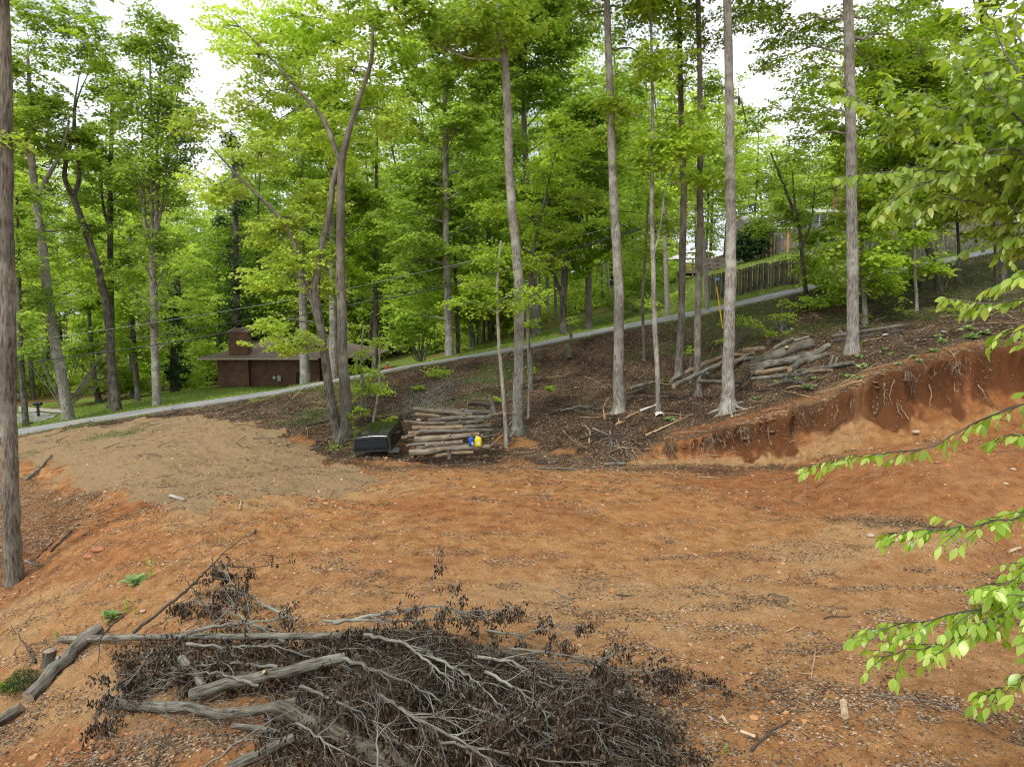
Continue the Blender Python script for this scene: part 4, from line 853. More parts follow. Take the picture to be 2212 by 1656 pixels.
bough(beech, [(2240,1285,3.5),(2212,1292,3.5),(2109,1317,3.6),(2009,1337,3.7),(1930,1350,3.8),(1868,1362,3.85)], .009, 15, feed=tz(3.1), twig=.36, every=.07)
bough(beech, [(2240,1290,3.4),(2212,1303,3.4),(2142,1337,3.5),(2085,1365,3.55),(2025,1393,3.6),(1945,1410,3.65),(1885,1418,3.7)], .009, 16, feed=tz(3.0), twig=.38, every=.075)
bough(beech, [(2240,1215,3.6),(2212,1237,3.6),(2160,1262,3.65),(2106,1283,3.7)], .006, 17, feed=tz(3.2), twig=.3, every=.06)
bough(beech, [(2240,1440,3.3),(2212,1464,3.3),(2160,1490,3.35),(2112,1508,3.4)], .006, 18, feed=tz(2.7), twig=.24, every=.06)

for i_, (pts_, z_) in enumerate([([(2240,440,4.3),(2200,400,4.35),(2150,330,4.4),(2120,250,4.5),(2150,170,4.6)],5.1),([(2240,350,4.0),(2190,320,4.1),(2130,330,4.2),(2060,300,4.3),(2000,260,4.4)],5.3),([(2240,150,4.2),(2210,110,4.3),(2190,60,4.4),(2200,10,4.5)],5.9),([(2240,260,4.5),(2180,240,4.6),(2100,250,4.7),(2040,230,4.8),(1990,190,4.9)],5.5)]):
    bough(beech, pts_, .010, 30+i_, feed=tz(z_), twig=.45, every=.08)
# ---------------------------------------------------------------- logs
def log(label, pts, w, bark='bark_log', group=None, seed=0, end='cutwood_old', h=None, k=12, name='log', cat='log', taper=.88, on_ground=True, D=None):
    """pts = [(px,py)] centreline; w width in px; sits on the terrain, or at height h, or at distances D"""
    r = np.random.default_rng(seed+9000)
    P = []
    for i, p in enumerate(pts):
        if D is not None:
            q = W(p[0], p[1], D[i] if isinstance(D,(list,tuple)) else D); rad = w/2/F0*q[1]
            if name == 'log' and q[2] < zf(q[0],q[1]) + rad*.6: q = G(p[0], p[1], rad*.75)
        else:
            q0 = G(p[0], p[1]); rad = w/2/F0*q0[1]; hh = (h[i] if isinstance(h,(list,tuple)) else h) if h is not None else rad*.8
            q = G(p[0], p[1], hh)
        P.append(q)
    P = np.array(P); L = np.linalg.norm(P[-1]-P[0]); n = max(5, int(L/.22)); 
    ln = np.concatenate([[0], np.cumsum(np.linalg.norm(np.diff(P,axis=0),axis=1))]); t = np.linspace(0,ln[-1],n)
    Q = np.stack([np.interp(t,ln,P[:,c]) for c in range(3)],1)
    rad = w/2/F0*P[:,1].mean(); Q[1:-1] += r.normal(0, rad*(.10 if name != 'wood_chunk' else .02), (n-2,3))
    rr = rad*np.linspace(1, taper, n)*(1+r.normal(0,.025,n))
    mb = MB(); mb.tube(Q, rr, k, 0, cap=1, capmat=1, bump=.035 if name != 'wood_chunk' else .07, seed=seed)
    if name == 'wood_chunk': mb.F = [(f, m_, False) for f, m_, s_ in mb.F]
    if r.uniform() < .45 and L > 1 and rad > .05:   # a sawn-off knot
        i = n//2; a = r.uniform(0,6.28); d = np.array([math.cos(a)*.3, -.6, .6]); mb.tube([Q[i], Q[i]+d*rad*1.7], [rad*.35,rad*.3], 7, 0, cap=1, capmat=1)
    o = mb.build(name, [M[bark], M[end]], origin=tuple(Q[0])); tag(o, label, cat, group); return o

LP = 'logs in the pile beside the truck topper'
def pile(rows, group, bark_default):
    for i, (x0,y0,x1,y1,w,D0,D1,bk,lab) in enumerate(rows):
        jr = np.random.default_rng(i+len(group)*7); log(lab, [(x0,y0+jr.normal(0,.8)),((x0+x1)/2,(y0+y1)/2+jr.normal(0,1.2)),(x1,y1+jr.normal(0,.8))], w*jr.uniform(.82,1.12), bk or ([bark_default]*2+['bark_logwarm','bark_brown' if bark_default=='bark_log' else 'bark_loggrey'])[i%4], group, seed=100+i+len(group), D=[D0,(D0+D1)/2,D1], end='cutwood' if i%3==0 else 'cutwood_old', taper=jr.uniform(.75,.95))
pile([
 (884,977,968,969,14,23.6,23.7,None,'thick front log at the left bottom of the pile by the topper'),
 (968,969,1057,965,14,23.7,23.8,None,'front log at the right bottom of the pile, below the fuel cans'),
 (941,984,1022,978,10,23.4,23.5,None,'short thin log lying lowest in front of the pile'),
 (878,962,925,957,10,24.0,24.0,None,'thin log end at left just above the thick front log'),
 (918,962,1000,955,11,24.0,24.1,None,'middle log just below the widest log of the pile'),
 (895,949,1035,940,17,24.3,24.5,None,'widest log at the heart of the pile, its pale cut end facing left'),
 (882,935,980,930,11,24.7,24.8,None,'second layer log at left with a pale sawn end by the topper'),
 (905,933,1065,929,8,24.4,24.6,None,'long straight pole laid across the middle of the pile'),
 (868,945,900,939,9,24.6,24.6,None,'short split log sticking out toward the topper'),
 (872,909,960,913,8,24.9,25.0,None,'thin pale pole reaching left over the topper side'),
 (950,919,1045,908,12,25.1,25.3,'bark_logdark','dark wet log in the middle of the stack'),
 (925,909,1060,899,13,25.4,25.6,None,'long log across the upper half of the stack'),
 (1055,899,1110,893,8,25.7,26.2,None,'thin log poking right toward the mottled trunk'),
 (893,884,1020,897,12,25.8,25.9,None,'sloping upper log of the stack, high at its left end'),
 (897,894,950,900,11,25.5,25.6,None,'stubby upper log at the left of the stack'),
 (945,887,1060,889,13,26.1,26.3,None,'top log of the stack beside the leaning post'),
 (1010,872,1062,876,12,26.6,26.8,'bark_logdark','dark half buried log behind the top of the stack'),
 (1010,948,1075,940,9,24.9,25.0,'bark_logdark','dark log behind the fuel cans'),
 (890,924,1000,921,11,24.9,25.0,None,'shadowed log deep in the middle of the stack, left'),
 (960,926,1060,919,11,25.0,25.1,'bark_logdark','shadowed log deep in the middle of the stack, right'),
 (900,958,990,957,11,24.3,24.4,'bark_logdark','dark log under the widest log'),
 (900,968,1040,966,12,24.0,24.1,'bark_logdark','dark log under the front row of the stack'),
 (930,905,1010,903,11,25.7,25.8,None,'short log tucked under the long upper ones'),
], LP, 'bark_log')
LQ = 'logs in the weathered pile on the upper shelf'
pile([
 (1625,783,1752,742,22,30.0,30.4,'bark_logdark','dark thick log lying uphill across the upper pile'),
 (1624,797,1750,768,20,29.5,29.9,'bark_loggrey','thick ridged grey log under the dark thick one'),
 (1650,792,1745,770,14,29.0,29.3,None,'straight grey log in front of the ridged thick one'),
 (1706,797,1791,747,17,28.6,29.2,None,'pale log leaning across the others, its round end facing the camera'),
 (1745,780,1790,764,14,29.4,29.6,None,'stout log behind the pale leaning one'),
 (1622,805,1650,797,12,28.8,28.9,None,'stubby log at the left foot of the shelf pile'),
 (1634,806,1700,796,11,28.4,28.6,None,'front left log of the shelf pile with a sawn end'),
 (1625,818,1720,807,10,28.1,28.3,None,'bent low branch log at the very front of the shelf pile'),
 (1715,803,1780,790,9,28.6,28.8,None,'slim log at the lower right of the shelf pile'),
 (1700,812,1752,800,10,28.1,28.2,None,'short front log right of the bent branch log'),
 (1740,803,1797,799,9,28.0,28.1,None,'small straight log at the right foot of the shelf pile'),
 (1770,797,1844,784,9,28.6,28.9,None,'long thin limb pointing right from the shelf pile'),
 (1792,793,1800,770,8,28.9,29.1,None,'small billet standing tilted at the right of the shelf pile'),
 (1801,792,1809,773,6,28.9,29.1,None,'thin billet standing beside the tilted one'),
 (1605,757,1652,753,12,31.0,31.1,None,'back log with a dark underside behind the shelf pile'),
 (1672,752,1700,735,10,31.0,31.2,None,'short log tipped up at the back of the shelf pile'),
 (1690,744,1712,731,8,31.2,31.4,None,'slender log tipped up next to the short one at the back'),
 (1715,735,1748,727,6,31.4,31.5,'bark_pale','pale thin pole on top of the back of the shelf pile'),
 (1585,767,1630,764,9,30.4,30.5,None,'log just right of the pale flared trunk, upper one'),
 (1585,778,1640,772,10,30.0,30.2,None,'log just right of the pale flared trunk, lower one'),
 (1560,800,1625,762,10,29.3,30.2,None,'log passing behind the pale flared trunk'),
 (1455,833,1575,777,13,27.6,29.4,None,'long log sloping down left past the two brown trunks'),
 (1480,806,1560,770,10,29.6,30.2,None,'upper of the two long logs sloping down left'),
 (1500,800,1540,785,8,30.4,30.6,None,'short grey log behind the sloping long logs'),
 (1490,824,1530,806,9,28.9,29.3,None,'short log between the two long sloping ones'),
 (1508,822,1600,824,9,27.6,27.4,'bark_logdark','dark rotten log on the ground behind the pale flared trunk'),
], LQ, 'bark_loggrey')
log('old log lying on the bank left of the wavy trunk', [(1363,838),(1410,824)], 8, 'bark_loggrey', 'fallen wood on the bank', seed=1)
log('short broken log on the bank by the brown trunk foot', [(1450,822),(1475,806)], 10, 'bark_loggrey', 'fallen wood on the bank', seed=2)
log('rotten log end lying in the leaf litter at the foot of the cut', [(1305,1003),(1352,1001)], 8, 'bark_loggrey', 'fallen wood on the bank', seed=3)
log('bleached log chunk on the gravel edge at left', [(367,1070),(400,1079)], 8, 'bark_pale', 'wood chunks on the clay', seed=4, taper=.7, name='log_chunk')
log('fallen grey branch lying by the left trunk', [(52,1038),(85,1012),(112,982)], 7, 'bark_loggrey', 'fallen wood on the bank', seed=5, taper=.5)

# ---------------------------------------------------------------- the brush pile in front
BP = 'felled limbs in the brush pile'
log('long straight grey limb lying level along the back of the brush pile', [(129,1380),(300,1376),(500,1374),(740,1372)], 16, 'bark_loggrey', BP, seed=20, h=[.10,.22,.35,.40])
log('old furrowed log slanting down at the left of the brush pile', [(215,1357),(167,1392),(110,1455),(60,1505)], 31, 'bark_brown', BP, seed=21, h=[.12,.10,.10,.10])
log('end of a bare log at the left frame edge above the corner', [(-30,1570),(10,1548),(46,1527)], 25, 'bark_loggrey', BP, seed=22, h=.09)
log('thick furrowed limb sawn at its left end, rising right into the brush', [(412,1501),(501,1474),(620,1447),(745,1420)], 29, 'bark_loggrey', BP, seed=23, h=[.16,.26,.40,.48], end='splinter')
log('lichen covered limb crossing behind the thick furrowed one', [(392,1420),(415,1450),(440,1482)], 20, 'bark_loggrey', BP, seed=24, h=[.34,.26,.20])
log('crooked grey limb along the front left of the brush pile', [(227,1514),(300,1521),(400,1524),(467,1541),(560,1535),(640,1515)], 26, 'bark_loggrey', BP, seed=25, h=[.12,.14,.16,.16,.22,.28], taper=.8)
log('big dark bole half buried in the brush at the bottom edge', [(600,1528),(737,1590),(820,1630),(900,1668)], 42, 'bark_logdark', BP, seed=26, h=[.28,.24,.2,.18], taper=1.05)
log('limb rising from the bottom edge toward the dark bole', [(495,1660),(560,1625),(635,1592)], 27, 'bark_loggrey', BP, seed=27, h=[.1,.16,.22])
log('short curved limb behind the thick furrowed one', [(467,1462),(520,1454),(585,1460)], 18, 'bark_logdark', BP, seed=28, h=.2)
log('small lichen spotted limb under the crooked grey one', [(501,1566),(560,1572),(610,1580)], 13, 'bark_loggrey', BP, seed=29, h=.12)
def stump():
    b = G(105,1436); o = empty('stump', tuple(b), 'small sawn stump beside the old furrowed log', 'stump'); m = MB()
    m.tube([b-[0,0,.15], b+[0,0,.0], b+[.01,0,.12], b+[.03,.0,.27]], [.15,.125,.10,.105], 14, bump=.06); m.build('trunk', M['bark_logdark'], o)
    c = MB(); c.lathe([(0,.0),(.098,.0),(.104,-.01)], b+[.031,0,.272], 16); c.build('cut_face', M['cutwood_old'], o)
stump()

def dead_branch(label, pts, w, h, seed, n=9, L=.75, leaf=1.0, bark='twig', name='dead_branch', depth=2, group='dead branches of the brush pile', spread=.9, lsize=.068, gate=.2):
    r = np.random.default_rng(seed+700)
    P = np.array([G(p[0], p[1], h[i] if isinstance(h,(list,tuple)) else h) for i, p in enumerate(pts)])
    Q = resample(P, .09); Q[1:-1] += r.normal(0,.010,(len(Q)-2,3)); r0 = w/2/F0*P[:,1].mean()
    wb = MB(); lc = []
    wb.tube(Q, np.linspace(r0, max(.0025, r0*.22), len(Q)), 7, bump=.03, seed=seed)
    def rec(T, rr, Lr, nn, dep, g):
        m = len(T)
        for j in range(nn):
            s = g + (1-g)*(j+r.uniform(.1,.9))/nn; i = min(m-2, int(s*(m-1))); q = T[i]+(T[i+1]-T[i])*(s*(m-1)-i)
            t = T[i+1]-T[i]; t /= np.linalg.norm(t)+1e-9
            v = r.normal(0,1,3)*[1,1,.6]; v -= t*np.dot(v,t); v /= np.linalg.norm(v)+1e-9
            l2 = Lr*r.uniform(.5,1.2)*(1.15-.5*s)
            B = curve_pts(q, t*.95+v*spread*.75, l2, 9, r, r.uniform(-.5,.2), .13)
            gz = zfun(B[:,0],B[:,1],False); B[:,2] = np.maximum(B[:,2], gz+.015)
            rb = rr*r.uniform(.35,.6)*(1.1-.6*s); wb.tube(B, np.linspace(rb, max(.0011,rb*.3), 9), 5 if dep>1 else 4)
            if dep > 1: rec(B, rb, l2*.55, max(3,int(nn*.55)), dep-1, .2)
            if dep <= 2:
                for e in (B[-1], B[-2], B[5], B[4])[:(4 if dep==1 else 2)]:
                    if r.uniform() < .42*leaf: lc.append(e)
    rec(Q, r0, L, n, depth, gate)
    root = empty(name, tuple(Q[0]), label, 'branch', group); wb.build('wood', M[bark], root)
    if lc:
        lc = np.array(lc); m = 6; C = lc[:,None] + r.normal(0,.028,(len(lc),m,3)) + np.array([0,0,-1.0])*r.uniform(0,.09,(len(lc),m,1))
        lb = MB(); dn = np.tile(np.array([[0,0,-1.4]]), (len(lc)*m,1)) + r.normal(0,.35,(len(lc)*m,3))
        leaves(lb, C.reshape(-1,3), lsize, r, 0, droop=.8, asp=.42, tilt=1.0, dirs=dn); lb.build('withered_leaves', M['dead'], root)
    return root
DB = dead_branch
DB('black crooked stick rising highest at the back left of the pile', [(287,1367),(401,1277),(484,1193),(530,1158),(548,1153)], 7, [.15,.25,.4,.5,.5], 1, 6, .45, .5, 'twigdark', depth=1)
DB('short black stick leaning left above the level grey limb', [(467,1343),(421,1277),(392,1237)], 6, [.2,.35,.45], 2, 4, .3, .8, 'twigdark', depth=1)
DB('thin dark twig arching along the small back tangle', [(455,1222),(540,1225),(640,1215)], 4, [.3,.35,.3], 3, 8, .35, 1.0, 'twigdark', depth=1)
DB('leafy tangle of dry twigs behind the level limb', [(640,1340),(560,1300),(500,1260),(480,1225)], 7, [.25,.3,.3,.25], 4, 13, .6, 1.2, 'twig')
DB('second leafy tangle hanging brown leaves left of centre', [(620,1390),(540,1340),(450,1300),(400,1290)], 7, [.3,.35,.3,.3], 5, 12, .6, 1.2, 'twig')
DB('grey branch curving over the level limb', [(404,1367),(467,1350),(530,1345),(594,1340)], 10, [.42,.5,.5,.5], 6, 8, .6, .9)
DB('pale branch forking just in front of the level limb', [(404,1390),(500,1398),(584,1393),(671,1417)], 9, [.35,.4,.45,.45], 7, 9, .7, .9)
DB('twiggy branch sprawling down the left side of the pile', [(330,1400),(300,1450),(260,1490),(235,1540)], 7, [.4,.35,.25,.2], 8, 11, .65, 1.3)
DB('brown leafed branch lying between the level limb and the crooked limb', [(600,1440),(500,1430),(400,1440),(300,1450)], 8, [.4,.35,.3,.25], 9, 14, .7, 1.5)
DB('brown leafed branch drooping in front of the lichen limb', [(560,1480),(470,1450),(380,1460),(320,1480)], 7, [.4,.4,.3,.2], 10, 12, .6, 1.4)
DB('dark stick with a grey fork by the left plants', [(267,1330),(240,1352),(214,1380),(212,1433)], 6, [.2,.25,.3,.2], 11, 4, .3, .2, 'twigdark', depth=1)
DB('bare dark stick standing up at the far left', [(77,1430),(50,1385),(23,1350)], 6, [.02,.12,.3], 12, 3, .25, 0, 'twigdark', depth=1)
DB('dark thin stick in the lower left below the crooked limb', [(335,1660),(360,1590),(400,1545)], 5, [.03,.08,.15], 13, 5, .3, .2, 'twigdark', depth=1)
DB('long pale twig crossing low in front of the brush', [(440,1656),(560,1570),(700,1500),(770,1480)], 4, [.3,.5,.6,.65], 14, 8, .4, .3)
for i, (pts, w, h, n, L, lf, lab) in enumerate([
 ([(720,1345),(837,1323),(938,1307),(1031,1330),(1060,1345)], 9, [.5,.6,.68,.6,.5], 12, .8, .9, 'topmost grey branch arching along the back edge of the brush'),
 ([(700,1340),(800,1338),(900,1340),(1000,1335),(1098,1317)], 7, [.5,.55,.55,.5,.55], 12, .6, 1.0, 'thin branch ending in a hooked tip with one hanging leaf tuft'),
 ([(787,1370),(871,1387),(938,1437),(1004,1504),(1040,1560)], 10, [.65,.7,.7,.62,.5], 12, .85, .8, 'grey branch bending from the upper left down through the middle'),
 ([(1024,1417),(1105,1427),(1171,1464),(1238,1500)], 9, [.6,.6,.5,.38], 12, .8, 1.1, 'smooth grey branch sweeping to the right end of the pile'),
 ([(1048,1450),(1121,1490),(1181,1537),(1185,1604)], 9, [.62,.62,.55,.4], 12, .8, 1.0, 'curved grey branch bending down near the right of the pile'),
 ([(821,1500),(904,1554),(1000,1600),(1060,1640)], 12, [.72,.75,.7,.6], 15, .9, .5, 'pale main branch fanning out at the lower middle of the pile'),
 ([(815,1660),(815,1590),(812,1530),(760,1500)], 5, [.6,.75,.8,.8], 8, .5, .2, 'pale upright twig standing at the bottom centre'),
 ([(1048,1360),(1130,1372),(1190,1345),(1250,1370)], 6, [.45,.42,.42,.3], 8, .5, 1.0, 'thin branch arching out right above the pile with hanging tufts'),
 ([(1100,1400),(1200,1410),(1300,1440),(1420,1470)], 7, [.45,.4,.32,.25], 13, .7, 1.3, 'low leafy branch trailing to the far right of the pile'),
 ([(1150,1470),(1260,1500),(1350,1540),(1430,1600)], 8, [.45,.4,.35,.25], 14, .75, 1.5, 'leafy branch on the right flank of the pile'),
 ([(1000,1520),(1120,1560),(1230,1610),(1330,1660)], 9, [.6,.55,.5,.4], 15, .8, 1.5, 'thick leafed branch at the lower right of the pile'),
 ([(900,1400),(1000,1450),(1080,1520),(1130,1590)], 9, [.62,.62,.6,.5], 15, .8, 1.2, 'branch half hidden in brown leaves at the centre of the pile'),
 ([(740,1420),(820,1450),(900,1480),(980,1530)], 10, [.62,.66,.66,.6], 15, .8, 1.2, 'branch crossing brown leaves left of the centre'),
 ([(650,1480),(740,1520),(820,1560),(900,1620)], 9, [.5,.55,.55,.5], 14, .8, 1.0, 'branch above the big dark bole'),
 ([(1200,1540),(1300,1560),(1400,1590),(1460,1620)], 7, [.4,.35,.25,.15], 13, .7, 1.5, 'outermost leafy branch at the lower right'),
 ([(950,1600),(1060,1620),(1180,1640),(1290,1650)], 8, [.6,.6,.55,.45], 14, .75, 1.4, 'leafy branch at the bottom edge right of centre'),
 ([(1120,1430),(1250,1430),(1400,1450),(1560,1490)], 5, [.3,.25,.18,.08], 12, .6, .9, 'thin trailing twig reaching out over the clay at right'),
 ([(640,1560),(700,1600),(780,1640),(850,1680)], 8, [.45,.45,.4,.35], 13, .7, .7, 'grey twig fan at the bottom edge left of centre'),
 ]): DB(lab, pts, w, h, 40+i, n, L, lf)
# the tangle of small stuff that fills the heap
def tangle():
    r = np.random.default_rng(77); mb = MB()
    poly = [tuple(G(*p)[:2]) for p in [(640,1400),(760,1375),(950,1378),(1130,1430),(1270,1485),(1390,1530),(1410,1600),(1390,1700),(600,1700),(560,1600),(600,1500)]]
    pa = np.array(poly); lo, hi = pa.min(0), pa.max(0)
    q = r.uniform(lo, hi, (7000,2)); e = edged(q[:,0], q[:,1], poly); q = q[e > 0]; e = e[e > 0]
    hmax = .14 + .42*sstep(0,.9,e)
    z = zfun(q[:,0], q[:,1], False); C = np.stack([q[:,0], q[:,1], z + hmax*r.uniform(.02,1,len(q))**.8], 1)
    m = 4; P = C[:,None]+r.normal(0,.035,(len(C),m,3)); P = P.reshape(-1,3)
    leaves(mb, P, .075, r, 0, droop=.8, asp=.42, tilt=1.0, dirs=np.array([0,0,-.8])+r.normal(0,.5,(len(P),3)))
    for i in r.choice(len(C), 1900, replace=False):
        a = r.normal(-.45,.7); d = (math.cos(a), math.sin(a), r.uniform(-.2,.15)); T = curve_pts(C[i]+[0,0,.05], d, r.uniform(.25,.9), 7, r, -.2, .16)
        T[:,2] = np.maximum(T[:,2], zfun(T[:,0],T[:,1],False)+.02); mb.tube(T, np.linspace(r.uniform(.002,.0055),.001,7), 4, 1 + int(i % 3 == 0))
    for i in range(260):
        c0 = G(r.uniform(230,760), r.uniform(1370,1600), r.uniform(.1,.42)); a = r.normal(-.3,1.2); T = curve_pts(c0, (math.cos(a), math.sin(a), r.uniform(-.3,.4)), r.uniform(.3,1.0), 8, r, -.5, .2)
        T[:,2] = np.maximum(T[:,2], zfun(T[:,0],T[:,1],False)+.015); mb.tube(T, np.linspace(r.uniform(.002,.006),.001,8), 4, 1)
    # sparse left part
    poly2 = [tuple(G(*p)[:2]) for p in [(240,1420),(420,1390),(640,1400),(620,1500),(400,1500),(260,1480)]]
    pa = np.array(poly2); q = r.uniform(pa.min(0), pa.max(0), (2600,2)); q = q[edged(q[:,0],q[:,1],poly2) > 0]
    z = zfun(q[:,0],q[:,1],False); P = np.stack([q[:,0],q[:,1],z+.02+r.uniform(0,1,len(q))**2*.3],1)
    leaves(mb, np.repeat(P,3,0)+r.normal(0,.03,(len(P)*3,3)), .07, r, 0, droop=.8, asp=.42, tilt=1.0, dirs=np.array([0,0,-.8])+r.normal(0,.5,(len(P)*3,3)))
    o = mb.build('brush_tangle', [M['dead'], M['twig'], M['twigdark']]); tag(o, 'dense tangle of withered brown leaves and twigs filling the brush pile', 'brush', kind='stuff')
tangle()

# ---------------------------------------------------------------- loose stuff on the ground
def scatter():
    r = np.random.default_rng(11)
    def sample(n, x0, x1, y0, y1, power=1.0):
        # even in view: more points near the camera
        y = y0*(y1/y0)**r.uniform(0,1,n); half = y*.80; x = r.uniform(-1,1,n)*half; return x, y
    # fallen leaves
    mb = MB(); x, y = sample(620000, 0,0, 6.8, 44)
    gv, lt, gs, cv = masks(x, y); q_ = fbm(x*1.1, y*2.6, 5, 90); p = np.clip(lt*.95*(.5+1.1*sstep(-.25,.25,fbm(x*2,y*3,3,91))) + .02 + .9*sstep(.12,.34,q_)*(1-gv*.4), 0, 1)*(1-gs*.85)
    dens = np.clip((y/16)**-.1,0,1)
    ny, nz, fy, fz = road(x); keep = (r.uniform(0,1,len(x)) < p*.62*dens) & ~((y > ny-.05) & (y < fy+.05))
    ly = lip_y(x); fw = np.interp(x,_lip[:,0],_fw); onface = (y > ly-fw*.8) & (y < ly) & (x > 4.5); keep &= ~(onface & (r.uniform(0,1,len(x)) < .93))
    mound = (x > 5.5) & (y < ly-fw*.9) & (y > 14.2+(10.8-x)*0.95) & (y<21.5); keep &= ~(mound & (r.uniform(0,1,len(x)) < .8))
    x = x[keep]; y = y[keep]; z = zfun(x, y); C = np.stack([x,y,z+.006+.02*r.uniform(0,1,len(x))**2],1)
    big = np.where(y > 18, 1.45, 1.0)
    leaves(mb, C, .054*big, r, 0, droop=0, asp=.5, tilt=.38)
    o = mb.build('leaf_litter', M['litter']); tag(o, 'dry curled leaves strewn over the bank and in drifts on the clay', 'leaf litter', kind='stuff')
    # pebbles and crumbs of clay
    x, y = sample(60000, 0,0, 6.8, 40); gv, lt, gs, cv = masks(x, y); ny = road(x)[0]
    k = (y < ny-.2) & (r.uniform(0,1,len(x)) < .22-.08*gv+.30*(x<-3)) & (r.uniform(0,1,len(x)) > lt*.6); x = x[k]; y = y[k]; z = zfun(x,y)
    n = len(x); s = r.uniform(.005,.016,n)*(1+2.2*r.uniform(0,1,n)**14)*np.clip(y/11,.8,1.9)
    base = np.array([(1,0,-.2),(0,1,-.2),(-1,0,-.2),(0,-1,-.2),(.2,.1,.8)]); a = r.uniform(0,6.28,n)
    V = np.einsum('nij,kj->nki', np.stack([np.stack([np.cos(a),-np.sin(a),0*a],1),np.stack([np.sin(a),np.cos(a),0*a],1),np.stack([0*a,0*a,1+0*a],1)],1), base)
    V = V*(s[:,None,None]*r.uniform(.6,1.3,(n,5,1))) + np.stack([x,y,z],1)[:,None]
    F = np.array([(0,1,4),(1,2,4),(2,3,4),(3,0,4)])[None]+(np.arange(n)*5)[:,None,None]
    mb = MB(); mb.add(V.reshape(-1,3), F.reshape(-1,3), 0, False); o = mb.build('pebbles', M['pebble']); tag(o, 'small stones and clay crumbs scattered on the bare ground', 'pebbles', kind='stuff')
    # clods
    x, y = sample(16000,0,0,6.8,26); ly = lip_y(x); fw = np.interp(x,_lip[:,0],_fw); toe = np.exp(-((y-(ly-fw-.3))/.9)**2)*(x>4); k = (r.uniform(0,1,len(x)) < .10+.5*(x<-3.5)*(y<22)+.75*toe) & (y < ly-.3) & (fbm(x*.9,y*.9,3,97) > -.12); x = x[k]; y = y[k]; n = len(x)
    s = r.uniform(.012,.030,n)*(1+2.0*r.uniform(0,1,n)**8); a = r.uniform(0,6.28,n); pr = np.array([(math.cos(q)*w_, math.sin(q)*w_, h_) for h_, w_ in ((-.4,.9),(.25,1.0),(.7,.55)) for q in np.linspace(0,2*math.pi,6)[:-1]]+[(0,0,.85)])
    V = np.stack([pr[None,:,0]*np.cos(a)[:,None]-pr[None,:,1]*np.sin(a)[:,None], pr[None,:,0]*np.sin(a)[:,None]+pr[None,:,1]*np.cos(a)[:,None], np.repeat(pr[None,:,2],n,0)*.7],-1)*s[:,None,None]*r.uniform(.65,1.35,(n,16,1)) + np.stack([x,y,zfun(x,y)],1)[:,None]
    F = [(i_*5+j,i_*5+(j+1)%5,(i_+1)*5+(j+1)%5) for i_ in (0,1) for j in range(5)]+[(i_*5+j,(i_+1)*5+(j+1)%5,(i_+1)*5+j) for i_ in (0,1) for j in range(5)]+[(10+j,10+(j+1)%5,15) for j in range(5)]
    mb = MB(); mb.add(V.reshape(-1,3), (np.array(F)[None]+(np.arange(n)*16)[:,None,None]).reshape(-1,3), 0, False); o = mb.build('clods', M['clod']); tag(o, 'crumbled clods of red and tan clay', 'clods', kind='stuff')
    # grey gravel washed down the bank above the log pile
    n = 5000; c0 = on(925,32,875); x = c0[0]+r.normal(0,.55,n)+np.linspace(-.9,.9,n); y = c0[1]-.2+r.normal(0,.55,n)+np.linspace(-1.7,2.2,n); z = zfun(x,y); s = r.uniform(.008,.028,n); V = np.repeat(base[None],n,0)*(s[:,None,None]*r.uniform(.6,1.3,(n,5,1))) + np.stack([x,y,z],1)[:,None]
    F = np.array([(0,1,4),(1,2,4),(2,3,4),(3,0,4)])[None]+(np.arange(n)*5)[:,None,None]; mb = MB(); mb.add(V.reshape(-1,3), F.reshape(-1,3), 0, False); o = mb.build('gravel', M['concrete_grey']); tag(o, 'grey gravel washed down the bank above the log pile', 'gravel', kind='stuff')
    # twigs
    mb = MB(); x, y = sample(5200,0,0,6.8,34); gv, lt, gs, cv = masks(x, y); k = (r.uniform(0,1,len(x)) < .10+.5*lt)&(y<road(x)[0]-.5); x = x[k]; y = y[k]
    for i in range(len(x)):
        a = r.uniform(0,6.28); L = r.uniform(.1,.5)*(1.6 if y[i] > 18 else 1); t = np.linspace(-.5,.5,4); cx = x[i]+np.cos(a)*L*t+r.normal(0,.012,4); cy = y[i]+np.sin(a)*L*t+r.normal(0,.012,4)
        T = np.stack([cx,cy,zfun(cx,cy)+.012+r.uniform(0,.02)],1); mb.tube(T, np.linspace(1,.4,4)*r.uniform(.002,.007)*(1.5 if y[i]>18 else 1), 4, 0 if r.uniform()<.6 else 1)
    x, y = sample(1500,0,0,23,38); k = (y > lip_y(x)-.6) & (y < road(x)[0]-.5); x = x[k][:520]; y = y[k][:520]
    for i in range(len(x)):
        a = r.normal(0,.7) if r.uniform() < .6 else r.uniform(0,6.28); L = r.uniform(.4,1.7); t = np.linspace(-.5,.5,7); cx = x[i]+np.cos(a)*L*t+np.cumsum(r.normal(0,.02,7)); cy = y[i]+np.sin(a)*L*t+np.cumsum(r.normal(0,.03,7))
        T = np.stack([cx,cy,zfun(cx,cy)+.02+r.uniform(0,.07)+r.uniform(0,.25)*(t+.5)*(r.uniform()<.3)],1); mb.tube(T, np.linspace(1,.4,7)*r.uniform(.006,.022), 5, int(r.integers(0,3)))
    o = mb.build('twig_litter', [M['bark_log'], M['twigdark'], M['root']]); tag(o, 'small broken twigs lying among the leaves', 'twigs', kind='stuff')
    # grass of the lawn and verge, green ground cover on the bank
    mb = MB(); x, y = sample(260000,0,0,28,62); gv, lt, gs, cv = masks(x,y); rd = road(x); k = (r.uniform(0,1,len(x)) < gs*.8) & ~((y > rd[0]-.02)&(y < rd[2]+.02)) & ~((np.abs(x+.1761*y) < .9) & (y > 39)); x = x[k]; y = y[k]
